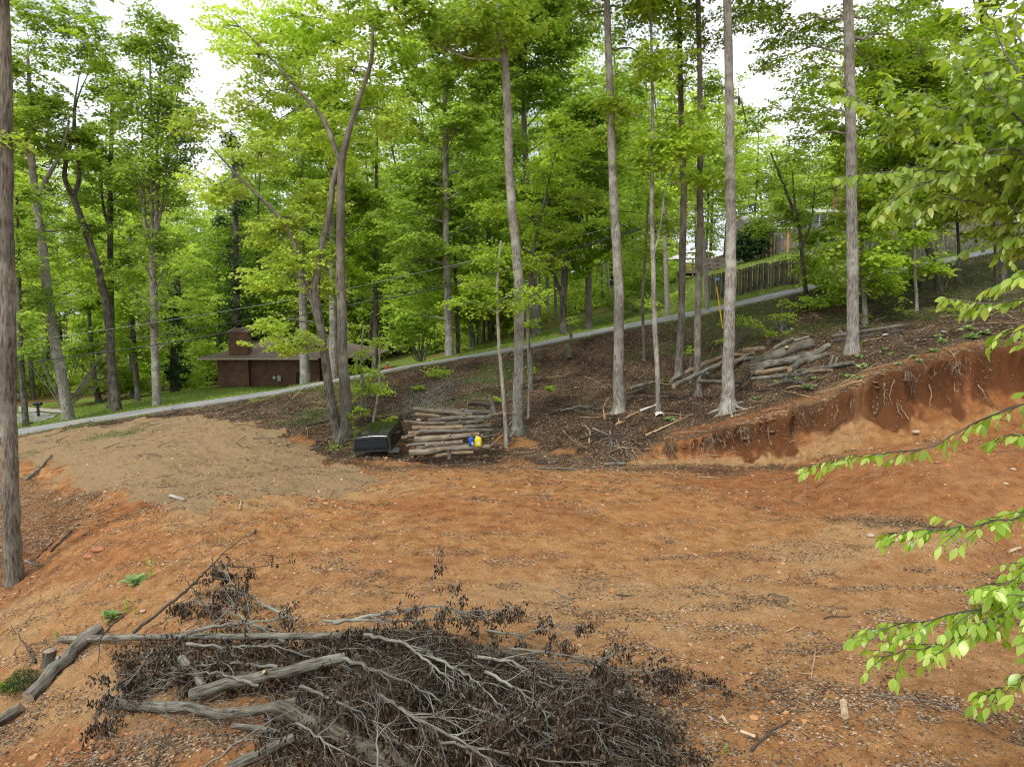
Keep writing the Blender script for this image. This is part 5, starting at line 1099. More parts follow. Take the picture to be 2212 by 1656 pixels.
    z = zfun(x,y); C = np.stack([x,y,z-.01],1); leaves(mb, C, .13, r, 0, asp=.28, tilt=.9, dirs=np.tile([[0,0,.9]],(len(x),1)))
    o = mb.build('grass', M['grassblade']); tag(o, 'short mown grass beyond the road and along its verge', 'grass', kind='stuff')
    mb = MB(); x, y = sample(130000,0,0,25,40); gv, lt, gs, cv = masks(x,y); k = (r.uniform(0,1,len(x)) < cv*.55)&(y<road(x)[0]-.1); x = x[k]; y = y[k]; z = zfun(x,y)
    leaves(mb, np.stack([x,y,z+.02+.12*r.uniform(0,1,len(x))**2],1), .085, r, 0, asp=.6, tilt=.7); o = mb.build('ground_cover', M['leaf_g']); tag(o, 'low green creeping plants patching the upper bank', 'ground cover', kind='stuff')
def pebble_mat():
    m, t, p, N, L = nmat('clay crumbs and pale stones'); g = N('NewGeometry')
    r = ramp(N, [(0,(.30,.11,.045)),(.45,(.45,.20,.09)),(.75,(.50,.33,.2)),(.95,(.36,.32,.27)),(1,(.46,.41,.34))]); L(g.outputs['Random Per Island'], r.inputs[0]); L(r.outputs[0], p.inputs['Base Color']); p.inputs['Roughness'].default_value=.9; return m
M['clod'] = leafmat('clay clods', [(0,(.24,.095,.038)),(.5,(.36,.17,.07)),(1,(.46,.27,.13))], .0, (1,1,1), .95); M['pebble'] = pebble_mat(); M['concrete_grey'] = simple('grey crushed stone', (.23,.225,.215), .9, noise=.3)
scatter()
# ---------------------------------------------------------------- built things
def brick(name, c1, c2, mortar, scale=1.0):
    m, t, p, N, L = nmat(name); g = N('NewGeometry'); sp = N('SeparateXYZ'); L(g.outputs['Position'], sp.inputs[0])
    a = N('Math'); a.operation='ADD'; L(sp.outputs[0], a.inputs[0]); L(sp.outputs[1], a.inputs[1]); cb = N('CombineXYZ'); L(a.outputs[0], cb.inputs[0]); L(sp.outputs[2], cb.inputs[1])
    b = N('TexBrick'); b.inputs['Scale'].default_value = 1; b.inputs['Brick Width'].default_value=.22*scale; b.inputs['Row Height'].default_value=.075*scale; b.inputs['Mortar Size'].default_value=.007
    b.inputs['Color1'].default_value=(*c1,1); b.inputs['Color2'].default_value=(*c2,1); b.inputs['Mortar'].default_value=(*mortar,1); b.inputs['Bias'].default_value=-.1; L(cb.outputs[0], b.inputs[0])
    n = N('TexNoise'); n.inputs['Scale'].default_value=1.7; n.inputs['Detail'].default_value=5; L(g.outputs['Position'], n.inputs[0])
    r = ramp(N, [(.3,(.65,.65,.65)),(.7,(1.3,1.25,1.2))]); L(n.outputs[0], r.inputs[0]); mx = N('Mix'); mx.data_type='RGBA'; mx.blend_type='MULTIPLY'; mx.inputs[0].default_value=1
    L(b.outputs[0], mx.inputs[6]); L(r.outputs[0], mx.inputs[7]); L(mx.outputs[2], p.inputs['Base Color']); p.inputs['Roughness'].default_value=.9; return m
M['brick'] = brick('dark brown brick', (.16,.065,.04), (.085,.04,.03), (.22,.17,.13)); M['brick_red'] = brick('red brick', (.38,.15,.09), (.28,.12,.08), (.4,.33,.28))
M['shingle'] = simple('brown asphalt shingles', (.17,.13,.105), .95, noise=.35, nscale=5); M['shingle_grey'] = simple('grey shingles', (.22,.20,.18), .95, noise=.3, nscale=5)
M['trim'] = simple('cream painted trim', (.48,.42,.33), .6, noise=.1); M['white'] = simple('white paint', (.62,.62,.61), .5, noise=.05); M['darkmetal'] = simple('black metal', (.015,.015,.016), .4, .3)
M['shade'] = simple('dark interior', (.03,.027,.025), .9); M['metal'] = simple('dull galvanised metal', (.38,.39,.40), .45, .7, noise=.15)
M['glass'] = simple('window glass', (.05,.06,.07), .06, 0, spec=.9); M['fence'] = simple('weathered grey fence boards', (.17,.16,.138), .9, noise=.45, nscale=2.2); M['fence_dark'] = simple('mossy brown fence boards', (.095,.085,.06), .9, noise=.45, nscale=2.2)
M['newpost'] = simple('new yellow pine post', (.55,.33,.13), .8, noise=.15); M['deck'] = simple('stained deck wood', (.20,.155,.115), .85, noise=.3)
M['pole'] = simple('silvered utility pole wood', (.30,.27,.235), .9, noise=.3, nscale=6); M['umbrella'] = simple('pale patio umbrella cloth', (.62,.58,.60), .8)
M['cable'] = simple('black cable', (.02,.02,.02), .6); M['wire'] = simple('bare aluminium wire', (.27,.28,.28), .6, .3)
M['yellow'] = simple('yellow plastic', (.75,.46,.03), .5); M['blue'] = simple('blue plastic', (.010,.085,.42), .35, noise=.08); M['canyellow'] = simple('yellow fuel can plastic', (.66,.55,.01), .35, noise=.05)
M['label'] = simple('faded paper label', (.6,.6,.58), .7, noise=.3, nscale=40); M['black'] = simple('black plastic', (.012,.012,.013), .35)
M['gloss'] = simple('dusty black gelcoat', (.010,.012,.011), .14, noise=.4, nscale=4, spec=.5, coat=.0); M['tint'] = simple('dark tinted glass', (.003,.003,.004), .05, spec=.35); M['blackmatte']=simple('matt black frame',(.006,.006,.007),.5,spec=.15)
M['concrete'] = simple('grey concrete', (.38,.36,.33), .9, noise=.2, nscale=6); M['rockred'] = simple('clay coated stone', (.36,.15,.075), .95, noise=.3, nscale=9, bump=.5); M['rockpale'] = simple('pale stone', (.45,.34,.25), .9, noise=.25, nscale=9, bump=.4)
M['skin'] = simple('skin', (.45,.27,.19), .6); M['orange'] = simple('orange high visibility shirt', (.85,.16,.02), .8); M['jeans'] = simple('dark trousers', (.05,.06,.09), .9); M['hat'] = simple('pale hard hat', (.55,.55,.52), .4)
M['scrap'] = simple('white plastic scrap', (.75,.77,.80), .5); M['signblue'] = simple('blue sign', (.06,.22,.50), .5); M['cloth'] = simple('dirty white cloth', (.58,.55,.50), .9, noise=.2)

# brick house across the road
HD = 60.0
def house():
    def X(px, D=HD): return W(px, 800, D)[0]
    def Zz(py, D=HD): return W(600, py, D)[2]
    xl, xr = X(470), X(690); x_end = X(772); ze = Zz(771); zb = min(zf(xl,HD), zf(xr,HD), zf(x_end,HD))-.3; dep = 9.0
    root = empty('brick_house', (xl, HD, zf(xl,HD)), 'low dark brick house with hipped brown roof and chimney, across the road', 'house')
    m = MB(); m.box(((xl+xr)/2, HD+dep/2, (ze+zb)/2), (xr-xl, dep, ze-zb)); m.build('wall', M['brick'], root)
    m = MB(); m.box(((xr+x_end)/2+.05, HD+dep-1.0, (ze+zb)/2), (x_end-xr, 1.6, ze-zb)); m.build('carport_back_wall', M['shade'], root)  # near-black wall: the shade inside the open carport is put into its colour
    for xx in (X(738), x_end-.1):
        m = MB(); m.box((xx, HD+.3, (ze+zb)/2), (.14,.14,ze-zb)); m.build('carport_post', M['white'], root)
    # roof
    e0 = X(440); e1 = X(798); y0, y1 = HD-1.1, HD+dep+1.1; ym = (y0+y1)/2; zr = Zz(727, ym); r0 = X(612, ym); r1 = X(688, ym)
    V = [(e0,y0,ze),(e1,y0,ze),(e1,y1,ze),(e0,y1,ze),(r0,ym,zr),(r1,ym,zr)]
    V2 = [(a,b,c-.02) for a,b,c in V[:4]]
    m = MB(); m.add(V, [(0,1,5,4),(2,3,4,5)], 0, False); m.add(V, [(1,2,5),(3,0,4)], 0, False); m.add(V2, [(3,2,1,0)], 0, False); rf = m.build('roof', M['shingle'], root)
    m = MB(); m.bar((e0-.02,y0-.06,ze-.08),(X(696),y0-.06,ze-.08),.12,.13); m.bar((X(770),y0-.06,ze-.08),(e1,y0-.06,ze-.08),.12,.13); m.bar((e0-.05,y0,ze-.09),(e0-.05,y1,ze-.09),.06,.14); m.build('gutter', M['trim'], root)
    m = MB(); m.bar((xl-.02,HD-.08,ze-.5),(xl-.02,HD-.08,zb+.3),.09,.09); m.bar((xl-.1,y0,ze-.12),(xl-.02,HD-.08,ze-.5),.08,.08); m.build('downspout', M['trim'], root)
    cx0, cx1 = X(497,HD-.4), X(538,HD-.4); zt = Zz(718,HD-.4); zs = Zz(708,HD-.4)
    m = MB(); m.box(((cx0+cx1)/2, HD-.05, (zt+zb)/2), (cx1-cx0,.95,zt-zb)); 
    cc = (cx0+cx1)/2; a, b = cx0-.06, cx1+.06
    m.add([(a,HD-.58,zt),(b,HD-.58,zt),(b,HD+.48,zt),(a,HD+.48,zt),(cc-.25,HD-.25,zs),(cc+.25,HD-.25,zs),(cc+.25,HD+.15,zs),(cc-.25,HD+.15,zs)], [(0,1,5,4),(1,2,6,5),(2,3,7,6),(3,0,4,7),(4,5,6,7),(3,2,1,0)], 0, False)
    ch = m.build('chimney', M['brick'], root)
    m = MB(); m.bar((b+.02,HD-.6,zt+.04),(cc+.27,HD-.27,zs+.04),.05,.10); m.bar((a-.02,HD-.6,zt+.04),(cc-.27,HD-.27,zs+.04),.05,.06); m.build('flashing', M['metal'], ch)
    m = MB(); m.tube([(cc,HD-.05,zs),(cc,HD-.05,zs+.16),(cc,HD-.05,zs+.17),(cc,HD-.05,zs+.36)], [.17,.17,.24,.02], 10, cap=1); m.build('cowl', M['darkmetal'], ch)
    m = MB(); m.bar((X(537.5),HD-.02,ze-.1),(X(537.5),HD-.02,zb+.2),.1,.1); m.build('conduit', M['shade'], root)
    mx, mz = X(593), Zz(815)
    m = MB(); m.tube([(mx,HD,mz),(mx,HD-.16,mz)],[.16,.15],14,cap=1); m.box((mx+.42,HD-.1,mz-.05),(.3,.18,.5)); m.build('meter', M['metal'], root)
    m = MB(); 
    for q in (X(642), X(650)): m.box((q,HD-.03,zb+1.1),(.25,.06,1.1))
    m.build('vent_panel', M['shade'], root)
house()

def house_box(name, label, pxl, pxr, pyb, pye, pyr, D, dep, wall, roof, wins, cat='house', ov=.5):
    xl, xr = W(pxl,500,D)[0], W(pxr,500,D)[0]; zb = W(0,pyb,D)[2]; ze = W(0,pye,D)[2]; ym = D+dep/2; zr = W(0,pyr,ym)[2]; g = min(zf(xl,D), zf(xr,D), zf(xl,D+dep))-.3; zb = min(zb, g)
    root = empty(name, (xl,D,zf(xl,D)), label, cat)
    m = MB(); m.box(((xl+xr)/2,ym,(ze+zb)/2),(xr-xl,dep,ze-zb)); m.build('wall', M[wall], root)
    V = [(xl-ov,D-ov,ze),(xr+ov,D-ov,ze),(xr+ov,D+dep+ov,ze),(xl-ov,D+dep+ov,ze),(xl-ov,ym,zr),(xr+ov,ym,zr)]
    m = MB(); m.add(V,[(0,1,5,4),(2,3,4,5),(3,2,1,0)],0,False); m.add(V,[(1,2,5),(3,0,4)],0,False); m.build('roof', M[roof], root)
    m = MB(); m.bar((xl-ov,D-ov-.04,ze-.08),(xr+ov,D-ov-.04,ze-.08),.06,.18); m.build('fascia', M['white'], root)
    for (p0,p1,q0,q1) in wins:
        a, b = W(p0,500,D)[0], W(p1,500,D)[0]; c, d = W(0,q1,D)[2], W(0,q0,D)[2]; w_ = MB(); w_.box(((a+b)/2,D-.02,(c+d)/2),(b-a,.06,d-c)); wo = w_.build('window', M['glass'], root)
        f = MB(); t=.10
        for s in ((a-t/2,c-t,a-t/2,d+t),(b+t/2,c-t,b+t/2,d+t),((a+b)/2,c,(a+b)/2,d)): f.box((s[0],D-.05,(s[1]+s[3])/2),(t,.10,s[3]-s[1]))
        for zz in (c-t/2,d+t/2,(c+d)/2): f.box(((a+b)/2,D-.06,zz),(b-a,.10,t))
        f.build('frame', M['white'], wo)
    return root
house_box('brick_house','red brick house with white trimmed windows on the hill at upper right', 1890,2190,500,372,340,66,9,'brick_red','shingle',[(1935,1952,395,430),(2040,2062,380,412),(2085,2112,412,432),(2140,2160,385,420)])
house_box('house','pale roofed house with a dark porch behind the upper fence', 1640,1765,535,492,470,68,9,'brick_red','shingle_grey',[(1672,1690,500,512)])
def sunroom():
    D = 57; xl, xr = W(1752,500,D)[0], W(1835,500,D)[0]; zb = min(zf(xl,D), zf(xr,D))-.2; z0 = W(0,512,D)[2]; z1 = W(0,462,D)[2]
    root = empty('sunroom', (xl,D,zf(xl,D)), 'white framed glass sunroom with sloping white roof behind the fence', 'sunroom')
    m = MB(); m.box(((xl+xr)/2,D+2,(zb+z0)/2),(xr-xl,4,z0-zb)); m.build('base_wall', M['white'], root)
    m = MB(); m.box(((xl+xr)/2,D+2,(z1+z0)/2),(xr-xl-.1,3.9,z1-z0)); m.build('pane', M['glass'], root)
    f = MB(); n = 5
    for i in range(n+1): f.box((xl+(xr-xl)*i/n, D, (z0+z1)/2),(.09,.14,z1-z0))
    for zz in (z0, z1, z0+(z1-z0)*.42): f.box(((xl+xr)/2,D-.01,zz),(xr-xl+.1,.16,.10))
    f.build('frame', M['white'], root)
    m = MB(); V=[(xl-.3,D-.4,z1+.08),(xr+.3,D-.4,z1+.08),(xr+.3,D+4.2,z1+.75),(xl-.3,D+4.2,z1+.75)]; V += [(a,b,c+.14) for a,b,c in V]
    m.add(V,[(0,3,2,1),(4,5,6,7),(0,1,5,4),(1,2,6,5),(2,3,7,6),(3,0,4,7)],0,False); m.build('roof', M['white'], root)
sunroom()

def fence(name, label, A, B, h, mat, zA=None, post='fence', spacing=.15, bw=.135, extra_posts=(), group='wooden fences beyond the road', seed=0):
    """shadow box board fence between two (px, D) ends, following the ground"""
    r = np.random.default_rng(seed+60); a = on(A[0],A[1],A[2]); b = on(B[0],B[1],B[2]); L = math.hypot(*(b-a)[:2]); u = (b-a)[:2]/L; nrm = np.array([-u[1],u[0]]); rz = math.atan2(u[1],u[0])
    root = empty(name, tuple(a), label, 'fence', group); m = MB(); n = int(L/spacing)
    def P(s): q = a[:2]+u*s; return q
    for i in range(n):
        s = (i+.5)*spacing; q = P(s) + nrm*(.05 if i%2 else -.05); z = zf(q[0],q[1]); hh = h + r.normal(0,.012)
        w = bw*r.uniform(.93,1.05); cx, cy = q
        # dog-eared board
        v = np.array([(-w/2,0),(w/2,0),(w/2,hh-.05),(w/2-.035,hh),(-w/2+.035,hh),(-w/2,hh-.05)]); tl = r.normal(0,.006)
        V = []; 
        for dy in (-.009,.009):
            for vx, vz in v: V.append((cx+u[0]*(vx+tl*vz)+nrm[0]*dy, cy+u[1]*(vx+tl*vz)+nrm[1]*dy, z-.03+vz))
        m.add(V, [tuple(range(5,-1,-1)), tuple(range(6,12))],0,False); m.add(V,[(i_, (i_+1)%6, (i_+1)%6+6, i_+6) for i_ in range(6)],0,False)
    m.build('boards', M[mat], root)
    k = int(L/2.4)+1
    for i in range(k+1):
        s = min(L, i*L/k); q = P(s); z = zf(q[0],q[1]); pm = MB(); pm.box((q[0],q[1],z+h/2-.1),(.09,.09,h+.05),rz); pm.build('post', M[post], root)
    for f in (.18,.82):
        rm = MB()
        for i in range(k*3):
            s0, s1 = L*i/(k*3), L*(i+1)/(k*3); q0, q1 = P(s0), P(s1); rm.bar((*q0, zf(*q0)+h*f),(*q1, zf(*q1)+h*f),.04,.085)
        rm.build('rail', M[mat], root)
    for s in extra_posts:
        q = P(L*s)-nrm*.12; z = zf(q[0],q[1]); pm = MB(); pm.box((q[0],q[1],z+h*.5),(.11,.11,h*1.02),rz); po = pm.build('new_post', M['newpost'], root); po['label'] = 'new yellow wooden post'
    return root, a, b, u, nrm
f1 = fence('plank_fence','mossy dark plank fence along the road behind the pale flared trunk',(1529,43.0,648),(1736,40.6,612),1.58,'fence_dark',seed=1)
fence('plank_fence','grey plank fence climbing the lawn behind the dark one, with two new yellow posts',(1590,55,575),(1730,51,545),1.75,'fence',extra_posts=(.56,.82),seed=2)
fence('plank_fence','tall grey plank fence beside the road at the right margin',(1860,41.2,583),(2260,42.8,500),2.05,'fence',seed=3)
fence('plank_fence','upper grey plank fence below the sunroom',(1742,49.5,540),(1905,48.5,510),1.9,'fence',seed=4)
def sign():
    c = W(1539.5,606,42.6); q = f1[1][:2] + f1[3]*.55 - f1[4]*.10; z = zf(q[0],q[1])+1.22
    root = empty('small_sign', (q[0],q[1],z), 'small blue sign fixed to the left end of the dark plank fence', 'sign'); m = MB(); rz = math.atan2(f1[3][1],f1[3][0]); m.box((q[0],q[1],z),(.30,.012,.18),rz); m.build('plate', M['signblue'], root)
    m = MB()
    for k_, (dz, w_) in enumerate(((.045,.2),(.0,.24),(-.045,.14))): m.box((q[0]-f1[4][0]*.009,q[1]-f1[4][1]*.009,z+dz),(w_,.004,.016),rz)
    m.build('print', M['white'], root)
sign()

# utility poles, cables
def pole(label, top, bot, w, D, ground=True, arm=False):
    a = on(bot[0],D,bot[1]); b = W(top[0],top[1],D); P = np.linspace(a-[0,0,.3],b,8); r_ = w/2/F0*D
    root = empty('utility_pole', tuple(a), label, 'utility pole', 'poles beside the road'); m = MB(); m.tube(P, np.linspace(r_*1.1,r_*.8,8), 12, cap=1); m.build('shaft', M['pole'], root); return root, b
p1, p1t = pole('tall silvered utility pole carrying the cables, left of the brown trunks', (1433,427), (1443,682), 10, 40.4)
m = MB(); q = W(1434,476,40.2); m.tube([q+[-.16,-.02,0],q+[.16,-.02,0]],[.05,.05],8,cap=1); m.tube([W(1433,464,40.2)+[0,-.1,0],W(1433,464,40.2)+[0,-.22,0]],[.05,.03],8,cap=1); m.build('bracket', M['darkmetal'], p1)
p2, p2t = pole('mossy utility pole at the left end of the dark plank fence', (1517,470), (1529,680), 9, 38.6)
p3, _ = pole('thin leaning pole far back in the woods right of centre', (1304,474), (1320,600), 5, 52)
def cable(label, pts, r_, mat='cable', name='power_cable'):
    K = np.array([W(*p) for p in pts]); n = 60; t = np.linspace(0,len(K)-1,n); Q = []
    for x in t:
        i = min(int(x),len(K)-2); f = x-i; a,b,c,d = K[max(i-1,0)],K[i],K[i+1],K[min(i+2,len(K)-1)]
        Q.append(.5*((2*b)+(c-a)*f+(2*a-5*b+4*c-d)*f*f+(3*b-a-3*c+d)*f**3))
    m = MB(); m.tube(Q, r_, 6); o = m.build(name, M[mat], origin=tuple(Q[0])); tag(o, label, 'cable', 'cables strung along the road'); return o
cD = 39.6
cable('top bare wire of the roadside line, shining grey', [(-250,783,cD),(0,745,cD),(329,697,cD),(668,640,cD),(960,577,cD),(1285,501,40),(1434,466,40.3)], .010, 'wire')
cable('middle black cable of the roadside line', [(-250,805,cD),(0,772,cD),(329,727,cD),(668,665,cD),(971,611,cD),(1200,547,40),(1434,475,40.3)], .018)
cable('lowest and thickest black cable of the roadside line', [(-250,822,cD),(0,792,cD),(167,768,cD),(329,746,cD),(494,717,cD),(701,670,cD),(971,618,cD),(1185,554,40),(1372,499,40.2),(1434,478,40.3)], .030)
cable('faint high wire crossing the leaves at left', [(-200,700,44),(40,668,44),(329,606,44),(600,548,44)], .008)
cable('bare wire running right from the silvered pole', [(1434,464,40.3),(1487,457,40),(1570,449,39.5),(1700,432,39),(1900,400,39),(2300,330,40)], .012, 'wire')
cable('black cable bundle running right from the silvered pole', [(1434,478,40.3),(1489,471,40),(1601,462,39.5),(1760,446,39),(1950,415,39),(2300,350,40)], .022)
def closure():
    a = W(1376,496,40.1); b = W(1405,487,40.1); root = empty('splice_case', tuple(a), 'black splice case hanging on the cables left of the silvered pole', 'splice case'); m = MB(); m.tube([a,a+(b-a)*.1,a+(b-a)*.9,b],[.03,.075,.075,.03],10,cap=1); m.build('case', M['black'], root)
    m = MB(); m.box(W(1402,478,40.1),(.35,.12,.2)); m.build('tap_box', M['metal'], root)
closure()
def guy():
    a = G(1562,708); b = W(1548,620,a[1]+.6); root = empty('guy_wire', tuple(a), 'yellow guy wire cover standing in front of the dark plank fence', 'guy wire'); m = MB(); m.tube([a-[0,0,.1],b],[.033,.033],10,cap=1); m.build('cover', M['yellow'], root)
    m = MB(); m.tube([b,W(1519,500,38.5)],[.009,.009],5); m.build('wire', M['wire'], root)
guy()

# deck, umbrellas
def deck():
    D = 54; xl, xr = W(1478,500,D)[0], W(1575,500,D)[0]; zd = W(0,587,D)[2]; zr_ = W(0,559,D)[2]; g = min(zf(xl,D),zf(xr,D),zf(xl,D+4))
    root = empty('wooden_deck', (xl,D,zf(xl,D)), 'raised wooden deck with rails behind the fence, between the brown trunks', 'deck')
    m = MB(); m.box(((xl+xr)/2,D+2,zd),(xr-xl,4,.22)); m.build('floor', M['deck'], root)
    for i in range(6):
        x = xl+.1+(xr-xl-.2)*i/5; p_ = MB(); p_.box((x,D+.08,(zr_+g-.3)/2),(.11,.11,zr_-g+.3)); p_.build('post', M['deck'], root)
    m = MB()
    for zz in (zr_, zd+(zr_-zd)*.62, zd+(zr_-zd)*.32): m.box(((xl+xr)/2,D,zz),(xr-xl+.1,.05,.11))
    m.build('railing', M['deck'], root)
    m = MB(); m.box((W(1553,500,D)[0],D+.9,zd+.55),(1.9,.5,.85)); m.build('storage_box', M['fence'], root)
    return zd
zdk = deck()
def umbrella(label, px, py, wpx, D, zbase):
    c = W(px,py,D); r_ = wpx/2/F0*D; root = empty('patio_umbrella', (c[0],D,zbase), label, 'umbrella', 'umbrellas over the deck'); m = MB(); k = 8; n = 4
    V = [(c[0],c[1],c[2]+.42)]; F3 = []; F4 = []
    for j in range(1,n+1):
        for i in range(k*2):
            a = i*math.pi/k; rad = r_*j/n*(1 if i%2==0 else .955); V.append((c[0]+rad*math.cos(a), c[1]+rad*math.sin(a), c[2]+.42-.42*(j/n)**1.15-(0 if i%2==0 else -.015*j)))
    K2 = k*2; F3 = [(0,1+i,1+(i+1)%K2) for i in range(K2)]; F4 = [(1+(j-1)*K2+i,1+j*K2+i,1+j*K2+(i+1)%K2,1+(j-1)*K2+(i+1)%K2) for j in range(1,n) for i in range(K2)]
    m.add(V,F3,0,False); m.add(V,F4,0,False); m.build('canopy', M['umbrella'], root); m = MB(); m.tube([(c[0],c[1],zbase-.1),(c[0],c[1],c[2]+.45)],[.03,.025],8,cap=1); m.build('pole', M['metal'], root)
umbrella('pale patio umbrella, the upper one over the deck', 1511, 547, 58, 55.5, zdk); umbrella('pale patio umbrella, the lower one left of the deck behind the silvered pole', 1463, 562, 48, 54.5, zf(*W(1463,562,54.5)[:2]))

# side street, driveway, mailbox at the far left
def drape(name, mat, near, far, n=40, cols=6, dz=.05):
    t = np.linspace(0,1,n); k = np.linspace(0,1,len(near)); A = np.array([W(*p)[:2] for p in near]); B = np.array([W(*p)[:2] for p in far])
    A = np.stack([np.interp(t,k,A[:,c]) for c in (0,1)],1); B = np.stack([np.interp(t,k,B[:,c]) for c in (0,1)],1); u = np.linspace(0,1,cols)[None,:,None]; XY = A[:,None]*(1-u)+B[:,None]*u
    Z = zfun(XY[...,0].ravel(),XY[...,1].ravel()).reshape(XY.shape[:2])+dz; V = np.concatenate([XY,Z[...,None]],-1); i = np.arange(n-1)[:,None]*cols; j = np.arange(cols-1)[None,:]
    m = MB(); m.add(V.reshape(-1,3), np.stack([i+j,i+cols+j,i+cols+j+1,i+j+1],-1).reshape(-1,4)[:, ::-1]); o = m.build(name, M[mat]); tag(o, kind='structure')
drape('side_street','asphalt',[(-300,925,46),(0,918,45.6),(60,912,46),(115,898,48)],[(-300,895,54),(0,893,53),(60,888,54),(125,890,50)])
drape('driveway','concrete',[(40,886,55.2),(90,886,53),(135,893,50.2)],[(40,874,61),(90,876,58),(132,886,53)],dz=.07)
def mailbox():
    b = on(83,49.5,896); root = empty('mailbox', tuple(b), 'black mailbox on a thick black post beside the side street', 'mailbox'); m = MB(); m.box(b+[0,0,.42],(.13,.13,1.0)); m.box(b+[-.02,0,.72],(.4,.1,.06)); m.build('post', M['black'], root)
    m = MB(); prof = [(-.12,0),(.12,0),(.12,.13)]+[(.12*math.cos(a),.13+.1*math.sin(a)) for a in np.linspace(.3,math.pi-.3,6)]+[(-.12,.13)]; n=len(prof)
    c = b+np.array([0,0,.86]); V=[(c[0]+dx,c[1]+p,c[2]+q) for dx in (-.27,.27) for p,q in prof]; m.add(V,[tuple(range(n-1,-1,-1)),tuple(range(n,2*n))],0,False); m.add(V,[(i,(i+1)%n,(i+1)%n+n,i+n) for i in range(n)],0,True); bx_ = m.build('box', M['darkmetal'], root)
    m = MB(); m.box(c+[.1,-.14,.2],(.03,.02,.16)); m.build('flag', M['black'], bx_)
mailbox()
def car():
    b = on(-22,66,866); root = empty('parked_car', tuple(b), 'pale parked car just showing at the left edge by the driveway', 'car'); x,y,z = b
    m = MB(); pr = [(-2.2,.35),(2.2,.35),(2.25,.75),(1.3,.95),(.7,1.42),(-1.1,1.45),(-1.8,1.0),(-2.25,.9)]; n=len(pr); V=[(x+p,y+dy,z+q) for dy in (-.85,.85) for p,q in pr]
    m.add(V,[tuple(range(n)),tuple(range(2*n-1,n-1,-1))],0,False); m.add(V,[(i,i+n,(i+1)%n+n,(i+1)%n) for i in range(n)],0,False); m.build('body', M['white'], root)
    m = MB(); m.box((x-.2,y,z+1.16),(1.9,1.74,.32)); m.build('side_window', M['glass'], root)
    for dx in (-1.4,1.4):
        for dy in (-.8,.8): w_ = MB(); w_.tube([(x+dx,y+dy-.1,z+.33),(x+dx,y+dy+.1,z+.33)],[.33,.33],18,cap=1); w_.build('wheel', M['black'], root)
car()

# person in orange down the road
def person():
    D = 60; b = on(838,D,826); zt = W(838,782.0,D)[2]; H = min(2.0,max(1.6, zt-b[2])); b = np.array([b[0],b[1],zt-1.80]); s = 1.80/1.8
    root = empty('person', tuple(b), 'person in an orange shirt and pale hard hat beyond the road', 'person')
    def skin(name, verts, edges, rad, mat, par):
        me = bpy.data.meshes.new(name); me.from_pydata([tuple(np.array(v)*s) for v in verts], edges, []); o = bpy.data.objects.new(name, me); COL.objects.link(o); o.parent = par
        md = o.modifiers.new('s','SKIN'); me.skin_vertices.new() if not me.skin_vertices else None
        for i, r_ in enumerate(rad): me.skin_vertices[0].data[i].radius = (r_[0]*s, r_[1]*s) if isinstance(r_,tuple) else (r_*s,r_*s)
        me.skin_vertices[0].data[0].use_root = True; o.modifiers.new('u','SUBSURF').levels = 2; me.materials.append(mat); return o
    V = [(0,0,.95),(0,0,1.2),(0,-.02,1.42),(0,-.03,1.52),(0,-.05,1.62),(0,-.05,1.74)]; E=[(0,1),(1,2),(2,3),(3,4),(4,5)]; Rr=[(.15,.11),(.14,.10),(.17,.11),(.055,.055),(.085,.095),(.06,.07)]
    for sx in (-1,1):
        n=len(V); V += [(sx*.20,-.02,1.42),(sx*.27,-.06,1.15),(sx*.20,-.28,1.02),(sx*.18,-.36,1.0)]; E += [(2,n),(n,n+1),(n+1,n+2),(n+2,n+3)]; Rr += [.06,.042,.032,.035]
        for f in range(4): q=len(V); V += [(sx*(.15+f*.022),-.42,1.0),(sx*(.15+f*.022),-.46-.01*(f in (1,2)),.975)]; E += [(n+3,q),(q,q+1)]; Rr += [.010,.008]
        q=len(V); V += [(sx*.14,-.38,1.0),(sx*.12,-.41,.99)]; E += [(n+3,q),(q,q+1)]; Rr += [.011,.009]
        n=len(V); V += [(sx*.10,0,.86),(sx*.12,-.03,.48),(sx*.13,0,.09),(sx*.14,-.16,.04)]; E += [(0,n),(n,n+1),(n+1,n+2),(n+2,n+3)]; Rr += [.09,.06,.045,.04]
    body = skin('body', V, E, Rr, M['skin'], root)
    V=[(0,0,.98),(0,0,1.2),(0,-.02,1.40),(0,-.03,1.47)]; E=[(0,1),(1,2),(2,3)]; Rr=[(.175,.13),(.165,.125),(.195,.13),(.08,.075)]
    for sx in (-1,1): n=len(V); V += [(sx*.21,-.02,1.41),(sx*.275,-.06,1.16),(sx*.225,-.22,1.05)]; E += [(2,n),(n,n+1),(n+1,n+2)]; Rr += [.085,.065,.055]
    skin('shirt', V, E, Rr, M['orange'], root)
    V=[(0,0,.97),(0,0,.9)]; E=[(0,1)]; Rr=[(.17,.13),(.16,.13)]
    for sx in (-1,1): n=len(V); V += [(sx*.10,0,.84),(sx*.12,-.03,.48),(sx*.13,0,.12)]; E += [(1,n),(n,n+1),(n+1,n+2)]; Rr += [.11,.08,.065]
    skin('trousers', V, E, Rr, M['jeans'], root)
    m = MB(); m.lathe([(.15,1.70),(.155,1.705),(.115,1.715),(.11,1.76),(.085,1.815),(.04,1.845),(.001,1.85)], (0,-.05,0), 18); o = m.build('hard_hat', M['hat']); o.parent = root
    hm = MB(); hm.lathe([(.001,1.60),(.09,1.62),(.095,1.68),(.088,1.72)], (0,-.015,0), 12); h = hm.build('hair', M['black']); h.parent = root
person()

